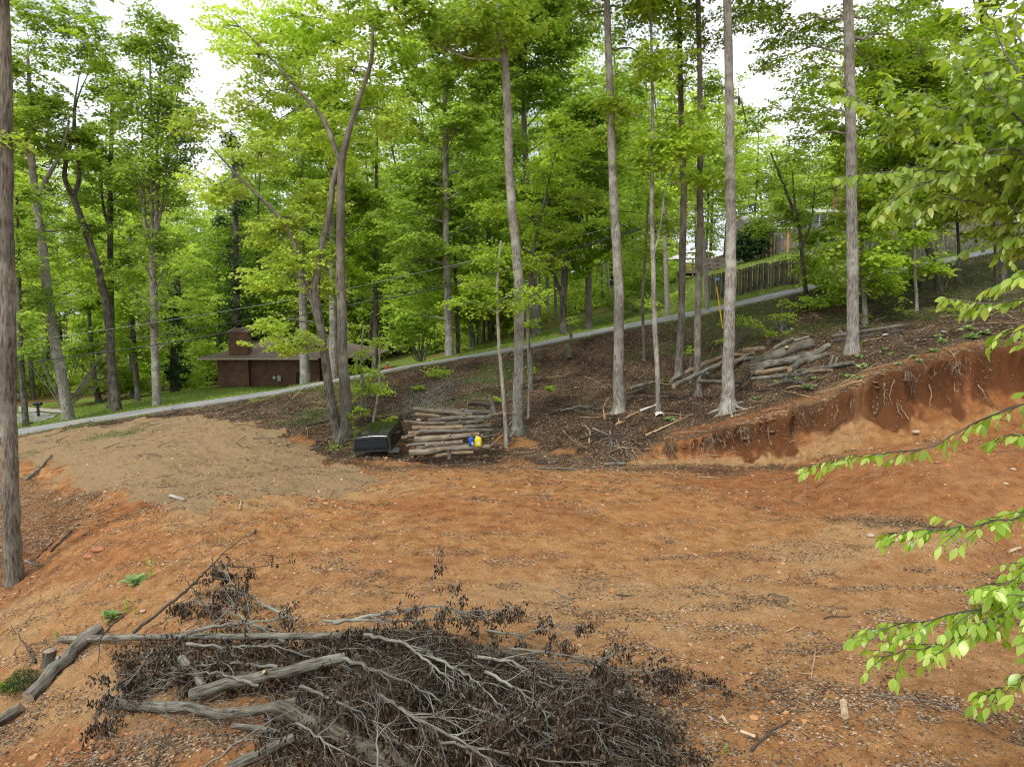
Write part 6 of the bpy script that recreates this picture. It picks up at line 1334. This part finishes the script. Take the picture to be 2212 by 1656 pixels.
# truck topper
def topper():
    A = W(762,979,23.92); B = W(846,974,23.8); Cc = W(873,938,25.75); ex = B-A; wd_ = np.linalg.norm(ex); ex /= wd_; ey = Cc-B; ln_ = np.linalg.norm(ey); ey = ey-ex*np.dot(ey,ex); ey /= np.linalg.norm(ey); ez = np.cross(ex,ey)
    if ez[2] < 0: ez = -ez
    A = A + ez*.02; Hh = .54; Mx = np.stack([ex,ey,ez],1)
    def T(P): return A + np.asarray(P)@Mx.T
    root = empty('truck_topper', tuple(A), 'black truck bed topper with dark windows resting beside the log pile', 'truck topper')
    def sec(u, dz=0):   # outline across at station u (0 rear .. 1 front), 26 points from left sill over the roof
        h = Hh - .05*(u<0.001) + .03*math.sin(math.pi*u); ins = .075; P = []
        y = u*ln_
        for k_ in range(7): a = k_/6; P.append((ins*a**1.2, y, h*.86*a))
        for k_ in range(1,5): a = k_/5*math.pi/2; P.append((ins+.09*(1-math.cos(a)), y, h*.86+h*.11*math.sin(a)))
        for k_ in range(0,6): a = k_/5; P.append((ins+.09+(wd_/2-ins-.09)*a, y, h*.97+.03*math.sin(a*math.pi/2)))
        R_ = [(wd_-p[0], p[1], p[2]) for p in P[::-1]][1:]; return P+R_
    st = [0,.02,.06,.15,.3,.5,.7,.85,.95,.985,1.0]; S_ = []
    for u in st:
        s_ = np.array(sec(u)); 
        if u == 0: s_[:,2] *= .97
        # rear face leans forward as it rises
        s_[:,1] += (1-min(1,u/.15))*s_[:,2]*.28 - (max(0,u-.9)/.1)*s_[:,2]*.1
        S_.append(s_)
    n = len(S_[0]); V = np.concatenate(S_); F = [(i*n+j,(i+1)*n+j,(i+1)*n+j+1,i*n+j+1) for i in range(len(st)-1) for j in range(n-1)]
    m = MB(); m.add(T(V), F, 0, True)
    for idx, s_ in ((0,S_[0]),(1,S_[-1])): m.add(T(s_), [tuple(range(n)) if idx else tuple(range(n-1,-1,-1))], 0, False)
    m.build('shell', M['gloss'], root)
    def panel(cs, off, mat, name, par, rnd=.06, th=.012):
        cs = np.array(cs,float); c = cs.mean(0); pts = []
        for i in range(4):
            p, a, b = cs[i], cs[i-1], cs[(i+1)%4]; da = (a-p)/np.linalg.norm(a-p); db = (b-p)/np.linalg.norm(b-p)
            for t in np.linspace(0,1,5): pts.append((p+da*rnd)*(1-t)**2+2*p*t*(1-t)+(p+db*rnd)*t*t)
        pts = np.array(pts); nn = np.cross(cs[1]-cs[0],cs[3]-cs[0]); nn /= np.linalg.norm(nn)
        o0 = pts+nn*off; o1 = pts+nn*(off+th); k_ = len(pts); mm = MB(); mm.add(T(np.concatenate([o0,o1])), [tuple(range(k_,2*k_)), tuple(range(k_-1,-1,-1))],0,False); mm.add(T(np.concatenate([o0,o1])),[(i,(i+1)%k_,(i+1)%k_+k_,i+k_) for i in range(k_)],0,False)
        return mm.build(name, M[mat], par)
    def rear(x, z): return (x, z*.28-.002, z)
    fr = panel([rear(.07,.04),rear(wd_-.07,.04),rear(wd_-.13,.43),rear(.13,.43)], .004, 'blackmatte', 'rear_frame', root, .05, .02)
    panel([rear(.12,.13),rear(wd_-.12,.13),rear(wd_-.17,.40),rear(.17,.40)], .030, 'tint', 'rear_window', root, .05, .008)
    m = MB(); m.tube([T(rear(wd_/2-.06,.085)+np.array([0,-.05,0])),T(rear(wd_/2+.06,.085)+np.array([0,-.05,0]))],[.018,.018],8,cap=1); m.build('handle', M['darkmetal'], root)
    def sidep(y, z): return (wd_-.075*(z/(Hh*.86))**1.2+.001, y, z)
    panel([sidep(.30,.16),sidep(ln_*.52,.16),sidep(ln_*.52,.38),sidep(.36,.38)], .003, 'tint', 'side_window', root, .05)
    panel([sidep(ln_*.56,.16),sidep(ln_-.22,.16),sidep(ln_-.28,.38),sidep(ln_*.56,.38)], .003, 'tint', 'side_window', root, .05)
    m = MB(); m.bar(T((wd_+.012,.05,.06)),T((wd_+.012,ln_-.05,.06)),.03,.07,up=ez); m.build('sill', M['black'], root)
topper()
def block():
    b = G(850,973,.06); root = empty('concrete_block', tuple(b), 'grey concrete block beside the corner of the truck topper', 'block'); m = MB(); R_ = .35
    c_, s_ = math.cos(R_), math.sin(R_)
    for dx in (-.17,0,.17): m.box(b+[dx*c_,dx*s_,.03],(.04,.19,.18),R_)
    for dy in (-.08,.08): m.box(b+[-dy*s_,dy*c_,.03],(.38,.032,.178),R_)
    m.build('body', M['concrete'], root)
block()
def fuel_can(label, px, pyb, wpx, hpx, D, mat, rz):
    b = W(px,pyb,D); w_ = wpx/F0*D; h = hpx/F0*D*.86; d = w_*.62; root = empty('fuel_can', tuple(b), label, 'fuel can', 'fuel cans by the log pile')
    m = MB(); k = 16; secs = [(0,.93,.93),(.03,1,1),(.62,1,1),(.74,.94,.94),(.88,.66,.8),(.97,.36,.6),(1.0,.30,.5)]; V = []
    for t,sx,sy in secs:
        for i in range(k):
            a = 2*math.pi*i/k; cx = math.copysign(abs(math.cos(a))**.42, math.cos(a)); cy = math.copysign(abs(math.sin(a))**.42, math.sin(a)); x=cx*w_/2*sx; y=cy*d/2*sy
            V.append(b+np.array([x*math.cos(rz)-y*math.sin(rz), x*math.sin(rz)+y*math.cos(rz), t*h]))
    F=[(i*k+j,i*k+(j+1)%k,(i+1)*k+(j+1)%k,(i+1)*k+j) for i in range(len(secs)-1) for j in range(k)]; m.add(V,F,0,True); m.add(V,[tuple(range(k-1,-1,-1)),tuple(range(len(V)-k,len(V)))],0,False)
    m.build('tank', M[mat], root)
    m = MB(); m.tube([b+[0,0,h*.97],b+[0,0,h*1.04],b+[.02,-.01,h*1.06],b+[.05,-.02,h*1.2]],[w_*.15,w_*.15,w_*.07,w_*.05],10,cap=1); m.build('nozzle', M['black'], root)
    m = MB(); m.box(b+np.array([.1*w_*math.cos(rz)+math.sin(rz)*d*.505, -math.cos(rz)*d*.505, h*.30]),(w_*.36,.004,h*.28),rz); m.build('paper_label', M['label'], root)
    m = MB(); m.tube([b+[-w_*.3,0,h*.82],b+[-w_*.34,0,h*.98],b+[-w_*.1,0,h*1.03],b+[0,0,h*.98]],[.012]*4,7); m.build('handle', M[mat], root)
fuel_can('blue plastic fuel can standing against the log pile', 1018,962.5,12,24,23.75,'blue',.45); fuel_can('bright yellow plastic fuel can standing against the log pile', 1033,962.5,15,25,23.7,'canyellow',-.12)
def shovel():
    a = G(1094,955,.02); b = W(1121,914,a[1]+.5); d = (b-a); L = np.linalg.norm(d); d /= L; sd_ = np.cross(d,[0,1,0]); sd_ /= np.linalg.norm(sd_); nn = np.cross(sd_,d)
    root = empty('shovel', tuple(a), 'shovel with a bright shaft leaning on the foot of the mottled trunk', 'shovel')
    m = MB(); m.tube([a+d*.26,b-d*.12],[.016,.015],8); m.build('shaft', M['metal'], root)
    m = MB(); bl = [(0,-.0),(.07,.02),(.10,.10),(.105,.24),(.08,.27),(0,.27)]; V=[]; 
    for s_ in (0,.004):
        for x,y in bl+[(-x,y) for x,y in bl[::-1][1:-1]]: V.append(a+sd_*x+d*y+nn*(s_+.25*x*x*8*.1))
    k=len(V)//2; m.add(V,[tuple(range(k)),tuple(range(2*k-1,k-1,-1))],0,False); m.add(V,[(i,(i+1)%k,(i+1)%k+k,i+k) for i in range(k)],0,False); m.build('blade', M['darkmetal'], root)
    m = MB(); m.tube([b-d*.12,b-d*.09+sd_*.05,b+sd_*.055,b-sd_*.055,b-d*.09-sd_*.05,b-d*.12],[.014]*6,7); m.build('grip', M['black'], root)
shovel()
def ladder():
    a = G(1795,736,.08); b = G(1952,712,.10); d=b-a; L=np.linalg.norm(d); d/=L; up=np.array([0,0,1.0]); sd_=np.cross(d,up); sd_/=np.linalg.norm(sd_); u=np.cross(sd_,d); w_=(u*.75+sd_*.66)*.30
    root = empty('ladder', tuple(a), 'weathered ladder lying behind the big grey trunk on the upper bank', 'ladder'); 
    for s_ in (0,1): m = MB(); m.bar(a+w_*s_,b+w_*s_,.03,.075); m.build('side_rail', M['fence'], root)
    n=int(L/.3)
    for i in range(n): q=a+d*(.15+i*.3); m=MB(); m.tube([q,q+w_],[.016,.016],7); m.build('rung', M['metal'], root)
ladder()
def cloth_item():
    r=np.random.default_rng(3); c=G(1423,893,.02); n=14; g=np.linspace(-1,1,n); X,Y=np.meshgrid(g,g); Z=.10*np.exp(-(X**2+Y**2)*1.2)+.05*fbm(X.ravel()*2.2+5,Y.ravel()*2.2,3,7).reshape(X.shape)*1.6
    V=np.stack([c[0]+X*.20*(1+.2*Y),c[1]+Y*.26-.02,c[2]+Z-.02],-1).reshape(-1,3); m=MB(); m.add(V,[(i*n+j,i*n+j+1,(i+1)*n+j+1,(i+1)*n+j) for i in range(n-1) for j in range(n-1)]); o=m.build('crumpled_cloth',M['cloth'],origin=tuple(c)); tag(o,'crumpled dirty white cloth at the foot of the wavy trunk','cloth')
cloth_item()
for i,(x,y,s_,lab) in enumerate([(1712,711,.13,'white plastic scrap in the leaves above the upper logs'),(1815,717,.11,'white plastic scrap left of the big grey trunk'),(1912,724,.20,'flat white scrap lying in front of the ladder'),(2039,717,.13,'white plastic scrap beyond the ladder end near the plants'),(1244,838,.11,'pale plastic scrap in mid bank right of the mottled trunk'),(1136,793,.08,'small pale scrap high on the bank behind the mottled trunk'),(1263,730,.08,'small white scrap just below the road right of the forked trunk')]):
    r=np.random.default_rng(i+50); c=G(x,y,.03); n=7; g=np.linspace(-1,1,n); X,Y=np.meshgrid(g,g); V=np.stack([c[0]+X*s_/2,c[1]+Y*s_*.35,c[2]+r.normal(0,s_*.13,X.shape)+.02],-1).reshape(-1,3); m=MB(); m.add(V,[(a*n+b,a*n+b+1,(a+1)*n+b+1,(a+1)*n+b) for a in range(n-1) for b in range(n-1)]); o=m.build('plastic_scrap',M['scrap'],origin=tuple(c)); tag(o,lab,'litter','scraps of litter on the bank')

# stubs, stumps, roots, chunks
log('broken grey post leaning behind the log pile', [(1071,903),(1063,878),(1059,852)], 12, 'bark_loggrey', None, seed=61, D=[26.6,26.75,26.9], name='broken_post', cat='post', taper=.8)
log('small mossy stump in front of the log pile', [(971,990),(971,980),(970,968)], 9, 'bark_brown', None, seed=62, D=[23.2,23.2,23.2], name='small_stump', cat='stump')
log('rotten stump high on the bank below the road', [(1230,772),(1229,760),(1226,744)], 13, 'bark_loggrey', 'rotten stumps on the bank', seed=63, D=[34,34,34], name='rotten_stump', cat='stump')
log('rotten dark stump on the bank behind the mottled trunk', [(1166,775),(1165,765),(1164,755)], 12, 'bark_logdark', 'rotten stumps on the bank', seed=64, D=[34,34,34], name='rotten_stump', cat='stump')
def stone(label, px, py, r_px, mat, seed, name='stone', sx=1.3, sz=.6, group='stones lying on the clay'):
    r=np.random.default_rng(seed+80); c=G(px,py); rad=r_px/F0*c[1]; n,k=7,12; V=[]
    for i in range(n+1):
        for j in range(k):
            th=math.pi*i/n; a=2*math.pi*j/k; q=np.array([math.sin(th)*math.cos(a)*sx,math.sin(th)*math.sin(a),math.cos(th)*sz]); V.append(q*(1+.22*math.sin(3*q[0]+seed)*math.cos(4*q[1]+seed*2)+r.normal(0,.03)))
    V=np.array(V)*rad+c+[0,0,rad*sz*.35]; m=MB(); m.add(V,[(i*k+j,(i+1)*k+j,(i+1)*k+(j+1)%k,i*k+(j+1)%k) for i in range(n) for j in range(k)],0,True); o=m.build(name,M[mat],origin=tuple(c)); tag(o,label,'stone',group)
for i,a in enumerate([('pale stone at the toe of the cut face',1979,934,7,'rockpale'),('pale stone on the mound near the right edge',2189,1014,5,'rockpale'),('reddish stone on the mound left of its crest',2024,999,5,'rockred'),('pale stone low on the mound by the hanging leaves',2172,1045,5,'rockpale'),
   ('larger red clay clod on the left slope',214,1188,11,'rockred'),('second red clay clod beside the larger one on the left slope',193,1203,10,'rockred'),('pale stone by the left foreground weeds',309,1320,5,'rockpale'),('orange stone in the litter behind the brush at centre',1367,1132,5,'rockred'),('orange clod on the clay between two litter drifts',941,1160,5,'rockred'),('small orange clod left of centre on the clay',843,1213,4,'rockpale'),('flat tan rock in the gully litter at right',1880,1157,7,'rockpale'),('flat tan rock below the mound',1935,1168,7,'rockpale'),('tan rock in the bank litter above the log pile',985,905,5,'rockpale'),('tan rock in the litter behind the topper',905,908,5,'rockpale')]):
    stone(*a, seed=i)
def chunk(label, p0, p1, w, seed):
    o = log(label, [p0,p1], w, 'splinter', 'wood chunks on the clay', seed=seed, end='splinter', taper=.85, name='wood_chunk', cat='wood chunk', k=4)
chunk('pale split wood chunk standing out on the clay at lower right',(1825,1548),(1822,1512),17,71); chunk('pale splintered chunk beside the leaf drift at lower right',(1600,1578),(1632,1590),10,72); chunk('pale splintered chunk pointing down at the drift edge',(1560,1545),(1572,1562),9,73); chunk('flat pale splinter near the long vine at lower right',(2108,1540),(2130,1562),8,74); chunk('orange wood chunk at the right edge by the gully',(2180,1190),(2204,1182),9,75); chunk('pale split stick on the clay left of the gravel chunk',(518,1098),(521,1082),5,76)
def stick(label, pts, w, mat='twig', name='stick', h=.02, group='sticks lying on the ground', seed=0, side=2):
    r=np.random.default_rng(seed+900); P=np.array([G(p[0],p[1],h) for p in pts]); Q=resample(P,.12); Q[1:-1]+=r.normal(0,.008,(len(Q)-2,3)); r0=w/2/F0*Q[:,1].mean(); m=MB(); m.tube(Q,np.linspace(r0,r0*.45,len(Q)),6,cap=1,bump=.05,seed=seed)
    for j in range(side):
        i=r.integers(1,max(2,len(Q)-1)); t=Q[min(i+1,len(Q)-1)]-Q[i-1]; t/=np.linalg.norm(t); B=curve_pts(Q[i],t*.7+r.normal(0,.6,3)*[1,1,.2]+[0,0,.1],np.linalg.norm(Q[-1]-Q[0])*r.uniform(.15,.3),5,r,0,.1); B[:,2]=np.maximum(B[:,2],zfun(B[:,0],B[:,1],False)+.01); m.tube(B,np.linspace(r0*.6,r0*.25,5),5)
    o=m.build(name,M[mat],origin=tuple(Q[0])); tag(o,label,'stick',group)
for i,a in enumerate([('long dark vine trailing across the clay at lower right',[(1879,1500),(1960,1506),(2042,1524),(2100,1550),(2156,1584)],4,'twig'),('pale peeled stick standing out on the clay at right',[(1762,1407),(1756,1435),(1752,1465)],5,'root'),('dark stick near the seedling at lower right',[(1622,1620),(1660,1580),(1708,1554)],7,'twigdark'),('curved grey stick on the clay above the brush',[(1196,1272),(1215,1285),(1241,1298)],5,'twig'),('short dark stick lying level on the clay at centre right',[(1332,1284),(1370,1285)],4,'twigdark'),('pale straight stick by the foot of the cut face',[(1506,1030),(1555,1032)],5,'root'),('forked dark stick on the clay at right',[(1780,1335),(1800,1330),(1838,1330)],4,'twigdark'),
   ('brown stick low on the clay right of the brush',[(1696,1364),(1722,1350)],5,'root'),('long brown pole leaning at the edge of the cut',[(1330,917),(1365,895),(1395,880)],5,'root'),('long pale pole lying on the shelf left of the flared trunk',[(1395,940),(1450,915),(1497,893)],5,'root'),('white stick beside the crumpled cloth',[(1383,887),(1417,875)],6,'cloth'),('curled pale root standing in the bank right of the log pile',[(1306,904),(1303,880),(1316,858)],4,'root'),('forked root stub on the slope below the smooth trunk',[(1272,958),(1275,930),(1263,917)],5,'root'),('tangled grey vine falling down the bank end',[(1318,930),(1322,960),(1316,985),(1340,1000)],5,'twig'),('second tangled vine on the bank end',[(1280,925),(1305,935),(1330,950),(1345,975)],5,'twig'),('black branch fallen across the bank behind the post',[(1085,858),(1130,838),(1180,815)],7,'twigdark'),('dark branch lying level below the wavy trunk',[(1350,857),(1430,858),(1500,862)],6,'twigdark'),('dark root by the twin stemmed tree',[(660,920),(695,912),(725,905)],7,'twigdark'),('dark stick curving near the left trunk',[(110,1190),(150,1150),(196,1112)],5,'twigdark'),('second dark stick running down the left slope',[(70,1212),(110,1175),(150,1135)],4,'twigdark'),('stick reaching out at the foot of the left trunk',[(55,1212),(90,1222)],6,'twig'),('brown stick propped by the log pile front',[(890,988),(905,965),(916,940)],6,'root'),('stick fan leaning right of the log pile, lower one',[(1058,965),(1080,945),(1108,925)],6,'root'),('stick fan leaning right of the log pile, upper one',[(1062,950),(1085,930),(1112,905)],5,'root'),('grey stick sticking out right of the fuel cans',[(1040,962),(1075,960),(1110,950)],5,'twig'),('long thin branch on the litter in front of the bank end',[(1160,1010),(1230,1012),(1300,1008)],4,'twig')]):
    stick(*a, seed=i)
for i,(c_,lab) in enumerate([((1290,940),'dry root tangle at the end of the bank'),((1700,825),'small heap of dark dead twigs below the upper log pile'),((1390,845),'dead twigs heaped left of the wavy trunk'),((1085,930),'dry twigs heaped between log pile and sapling'),((1600,840),'dark dead twigs behind the flared trunk'),((1250,880),'dark brush lying in the mid bank')]):
    x,y=c_; DB(lab,[(x-40,y+8),(x,y-4),(x+45,y+4)],5,[.08,.18,.1],80+i,14,.7,.0,'twig' if i%2 else 'twigdark',group='dead brush on the bank',spread=1.0)

# roots hanging from the lip of the cut
for i,pts in enumerate([[(1929,820),(1918,853),(1924,873)],[(1934,870),(1942,893),(1948,905)],[(2004,830),(2009,853),(2005,880)],[(1803,853),(1806,886),(1800,905)],[(1838,847),(1835,870),(1838,890)],[(1856,937),(1868,962)],[(1909,827),(1908,873)],[(1720,870),(1721,890)],[(1631,905),(1632,922)],[(1697,895),(1694,918)],[(1960,905),(1945,880),(1935,862)],[(1512,955),(1514,975)],[(2096,765),(2093,800)],[(2110,830),(2128,860)],[(1996,790),(2004,812)],[(1560,935),(1566,958)]]):
    r=np.random.default_rng(i+300); labs=['pale root hanging from the middle of the cut lip','curled root on the face below the middle of the lip','long pale root hanging right of the root mass','thin root dangling below the biggest mullein','root dangling in the hollow right of the biggest mullein','loose root lying at the toe of the face','dark root hanging in the deep hollow','short root under the flat lip left of the mulleins','short root near the left end of the lip','short root just left of the biggest mullein','root arching out of the root mass','tiny root tuft at the left hollow of the lip','thin root high on the right part of the face','dark root on the upper right of the face','short root under the high lip at right','short root where the lip bends at left']
    P=[]
    for (x,y) in pts:
        q=G(x,y,0.0); P.append(q+np.array([0,-.07,0]))
    Q=resample(np.array(P),.07); Q[1:]+=r.normal(0,.014,(len(Q)-1,3)); m=MB(); m.tube(Q,np.linspace(.018,.005,len(Q)),6); 
    for j in range(3): a=Q[r.integers(0,len(Q)-1)]; B=curve_pts(a,(r.normal(0,.6),-.2,-.8),r.uniform(.1,.3),5,r,-.1,.2); m.tube(B,np.linspace(.007,.002,5),4)
    o=m.build('root',M['root'],origin=tuple(Q[0])); tag(o,labs[i],'root','roots hanging from the cut bank')
def loff(x):
    a_=np.array([float(x)]); return float(.55*fbm(a_*.9,a_*0+3,4,5)[0]+.42*fbm(a_*3.1,a_*0+7,3,6)[0])
def fringe():
    r=np.random.default_rng(31); m=MB(); 
    for i in range(1500):
        x=r.uniform(4.3,16.5)+0; x=x+.35*math.sin(x*5.1); y=lip_y(x)+loff(x)-.32+r.normal(0,.12); z=zf(x,y)
        if vn(np.array([x*1.7]),np.array([1.0]),3)[0] > .02+.2*r.uniform(): continue
        d=(r.normal(0,.5),-.7,-.9*r.uniform(.1,1)); L=(.05+.42*r.uniform()**2)*(1.7 if r.uniform()<.12 else 1); B=curve_pts((x,y-.05,zf(x,y+.36)-r.uniform(0,.15)),d,L,6,r,-1.2,.2); m.tube(B,np.linspace(r.uniform(.003,.009),.0015,6),4,int(r.uniform()<.65))
    n=9000; x=r.uniform(4.0,16.5,n); y=lip_y(x)+.55*fbm(x*.9,x*0+3,4,5)+.42*fbm(x*3.1,x*0+7,3,6)+r.normal(.05,.16,n); z=zfun(x,y); leaves(m,np.stack([x,y,z+r.uniform(-.03,.05,n)],1),.085,r,2,asp=.35,tilt=.9,dirs=np.tile([[0,-.5,-.35]],(n,1)))
    # sod clumps overhanging the face
    for i in range(260):
        x=r.uniform(4.3,16.5); y=lip_y(x)+loff(x)+r.normal(.0,.10); z=zf(x,y+.10)-r.uniform(0,.10); s_=.025+.09*r.uniform()**2; k=8; n_=5; V=[]
        if vn(np.array([x*1.3]),np.array([5.0]),3)[0] > .12: continue
        for a_ in range(n_+1):
            for b_ in range(k):
                th=math.pi*a_/n_; ph=2*math.pi*b_/k; V.append((x+math.sin(th)*math.cos(ph)*s_*1.7*r.uniform(.8,1.2),y+math.sin(th)*math.sin(ph)*s_*r.uniform(.8,1.2),z-.02+math.cos(th)*s_*.55))
        m.add(V,[(a_*k+b_,(a_+1)*k+b_,(a_+1)*k+(b_+1)%k,a_*k+(b_+1)%k) for a_ in range(n_) for b_ in range(k)],3,True)
    o=m.build('root_fringe',[M['root'],M['twigdark'],M['litter'],M['sod']]); tag(o,'ragged fringe of sod and fine roots along the lip of the cut','root fringe',kind='stuff')
M['sod']=simple('dark root bound soil',(.19,.10,.05),.95,noise=.5,nscale=14,bump=.8)
fringe()

# ---------------------------------------------------------------- plants on the clay and shelf
def mullein(label, px, py, rpx, seed, name='mullein', leaf='leaf_m', n=None, asp=1.0):
    r=np.random.default_rng(seed+400); c=G(px,py,.0); R_=rpx/F0*c[1]; root=empty(name,tuple(c),label,'plant','rosette plants on the bank and clay'); n=n or int(20+rpx*.5); C=np.tile(c+np.array([0,0,.03]),(n,1))+r.normal(0,.012,(n,3)); t=np.linspace(0,1,n); a=np.arange(n)*2.4
    el=.15+1.0*t; d=np.stack([np.cos(a)*np.cos(el),np.sin(a)*np.cos(el),np.sin(el)],1); m=MB()
    for i in range(n): big_leaves(m,C[i:i+1],d[i:i+1],R_*1.15*(1.0-.45*t[i]),r)
    m.build('leaves',M[leaf],root)
    m=MB(); m.tube([c-[0,0,.05],c+[0,0,.05]],[R_*.07,R_*.04],8); m.build('crown',M['leaf_m'],root)
ml=[(1743,840,21,'biggest pale rosette plant at the lip of the cut'),(1864,792,11,'rosette plant midway between big trunk and lip'),(1857,772,11,'rosette plant at the foot of the big grey trunk'),(1835,817,13,'left of a pair of rosettes near the lip'),(1858,818,10,'right of a pair of rosettes near the lip'),(1763,820,11,'rosette just above the biggest one'),(1773,802,9,'rosette at the end of the shelf log pile'),(1725,822,12,'dark tall rosette left of the biggest one'),(1638,862,9,'rosette right of the flared roots'),(1910,757,9,'rosette under the ladder, left one'),(1925,767,7,'small rosette under the ladder, right one'),(1942,788,9,'rosette on bare tan soil near the lip'),(1975,773,9,'upper of two rosettes close together near the lip'),(1987,783,11,'lower of two rosettes close together near the lip'),(2020,760,11,'rosette below the tall leafy one at right'),(2035,740,13,'tall leafy rosette at right'),(2027,728,9,'rosette behind the tall leafy one'),(2099,732,20,'large rosette at the top of the cut, front of its clump'),(2090,713,18,'large rosette at the back of the right clump'),(2127,722,15,'rosette at the right side of the clump'),(1817,812,7,'small rosette left of the pair'),(1905,803,6,'tiny rosette at the lip'),(1448,909,14,'rosette alone on the slope below the crumpled cloth'),(1675,828,9,'rosette below the front of the shelf log pile'),(2195,735,14,'rosette near the right edge above the cut')]
for i,(x,y,rp,lab) in enumerate(ml): mullein(lab,x,y,rp,i)
mullein('large grey green rosette on the left slope, the upper one',290,1262,30,40,n=26); mullein('large grey green rosette behind the dark forked stick',240,1335,28,41,n=22)
mullein('broad leafed green plant at the left edge beside the furrowed log',14,1490,34,42,name='broadleaf_plant',leaf='leaf_a',n=20)
def weed(label, px, py, h, seed, n=7, leaf='leaf_a', sz=.07):
    r=np.random.default_rng(seed+600); c=G(px,py); H=h/F0*c[1]; root=empty('weed',tuple(c),label,'plant','young weeds on the clay'); P=curve_pts(c-np.array([0,0,.03]),(r.normal(0,.12),r.normal(0,.12),1),H,8,r,.1,.05); w_=MB(); w_.tube(P,np.linspace(.008,.003,8),5); w_.build('stem',M['leaf_a'],root); m=MB(); C=[];Dv=[]
    for i in range(n):
        q=P[min(7,2+int(5*i/n))]
        for k_ in range(3): a=i*1.3+k_*2.09; C.append(q); Dv.append((math.cos(a),math.sin(a),r.uniform(-.1,.5)))
    for k_ in range(5): a=k_*1.26; C.append(P[-1]); Dv.append((math.cos(a),math.sin(a),.6))
    big_leaves(m,np.array(C),np.array(Dv),sz*H/.3 if H<.5 else sz*1.5,r); m.build('leaves',M[leaf],root)
for i,a in enumerate([('upright weed right of the upper foreground rosette',327,1245,36),('upright weed right of the lower foreground rosette',272,1322,34),('second short weed beside the lower rosette',292,1325,22),('weed at the end of the level grey limb',124,1378,24),('seedling in the dry leaves behind the brush',609,1322,14),('seedling in the clay at lower right',1565,1625,24),('light green sprig in the brush pile',527,1468,16),('sprig at the right edge above the corner',2190,1555,20),('weed at the foot of the shovel',1094,958,10),('weed in front of the log pile by the small stump',985,985,10),('weed between the flared trunk and the lip',1660,862,12),('light weed at the foot of the big grey trunk',1860,748,14)]): weed(*a,seed=i)
def tuft():
    r=np.random.default_rng(9); c=G(52,1492); root=empty('juniper_seedling',tuple(c),'dark blue green juniper tuft at the left edge beside the furrowed log','shrub'); m=MB(); w_=MB(); w_.tube([c-[0,0,.05],c+[0,0,.12],c+[.03,0,.3]],[.02,.014,.004],6); w_.build('stem',M['bark_dark'],root)
    n=2600; a=r.uniform(0,6.28,n); rr=r.uniform(0,1,n)**.6*.30; h=r.uniform(0,1,n)*(.42-rr*.8); C=np.stack([c[0]+rr*np.cos(a),c[1]+rr*np.sin(a),c[2]+h],1); leaves(m,C,.055,r,0,asp=.14,tilt=.5,dirs=np.stack([np.cos(a)*.5,np.sin(a)*.5,np.full(n,.8)],1)); m.build('needles',M['leaf_d'],root)
tuft()
shrub('ivy','ivy creeping at the foot of the twin stemmed tree',[(728,968,22,7,25.8),(770,935,8,20,26.6),(760,900,6,20,26.7)],'leaf_a',group='ivy and creepers',size=.07,cat='ivy',seed=20)
for i,a in enumerate([((1150,800,12,8,33),'small green plant on the bank behind the mottled trunk'),((1235,690,14,8,36),'low green plant by the road right of the forked trunk'),((905,835,10,6,33),'small leafy plant on the bank above the gravel streak'),((1185,840,8,6,31),'small plant in the middle of the bank'),((1070,860,10,6,30),'low plant beside the broken post'),((560,872,14,5,36),'green plant on the bank crest at left'),((1660,720,14,6,30.5),'green plant above the middle of the upper log pile'),((1700,725,9,6,31),'small green plant near the white scrap'),((1560,735,10,9,31),'green plant between the flared trunk and the brown trunk'),((1490,755,9,12,31),'green plant between the two brown trunks'),((1870,690,14,10,31),'low shrub behind the big grey trunk'),((1950,690,26,6,31),'low green plants in the shade at right'),((2050,690,30,6,30),'spreading green plants in the shade near the right edge')]):
    shrub('low_plant',a[1],[a[0]],'leaf_a',group='low plants on the bank',size=.10,cat='plant',seed=60+i,stems=4,dens=.8)
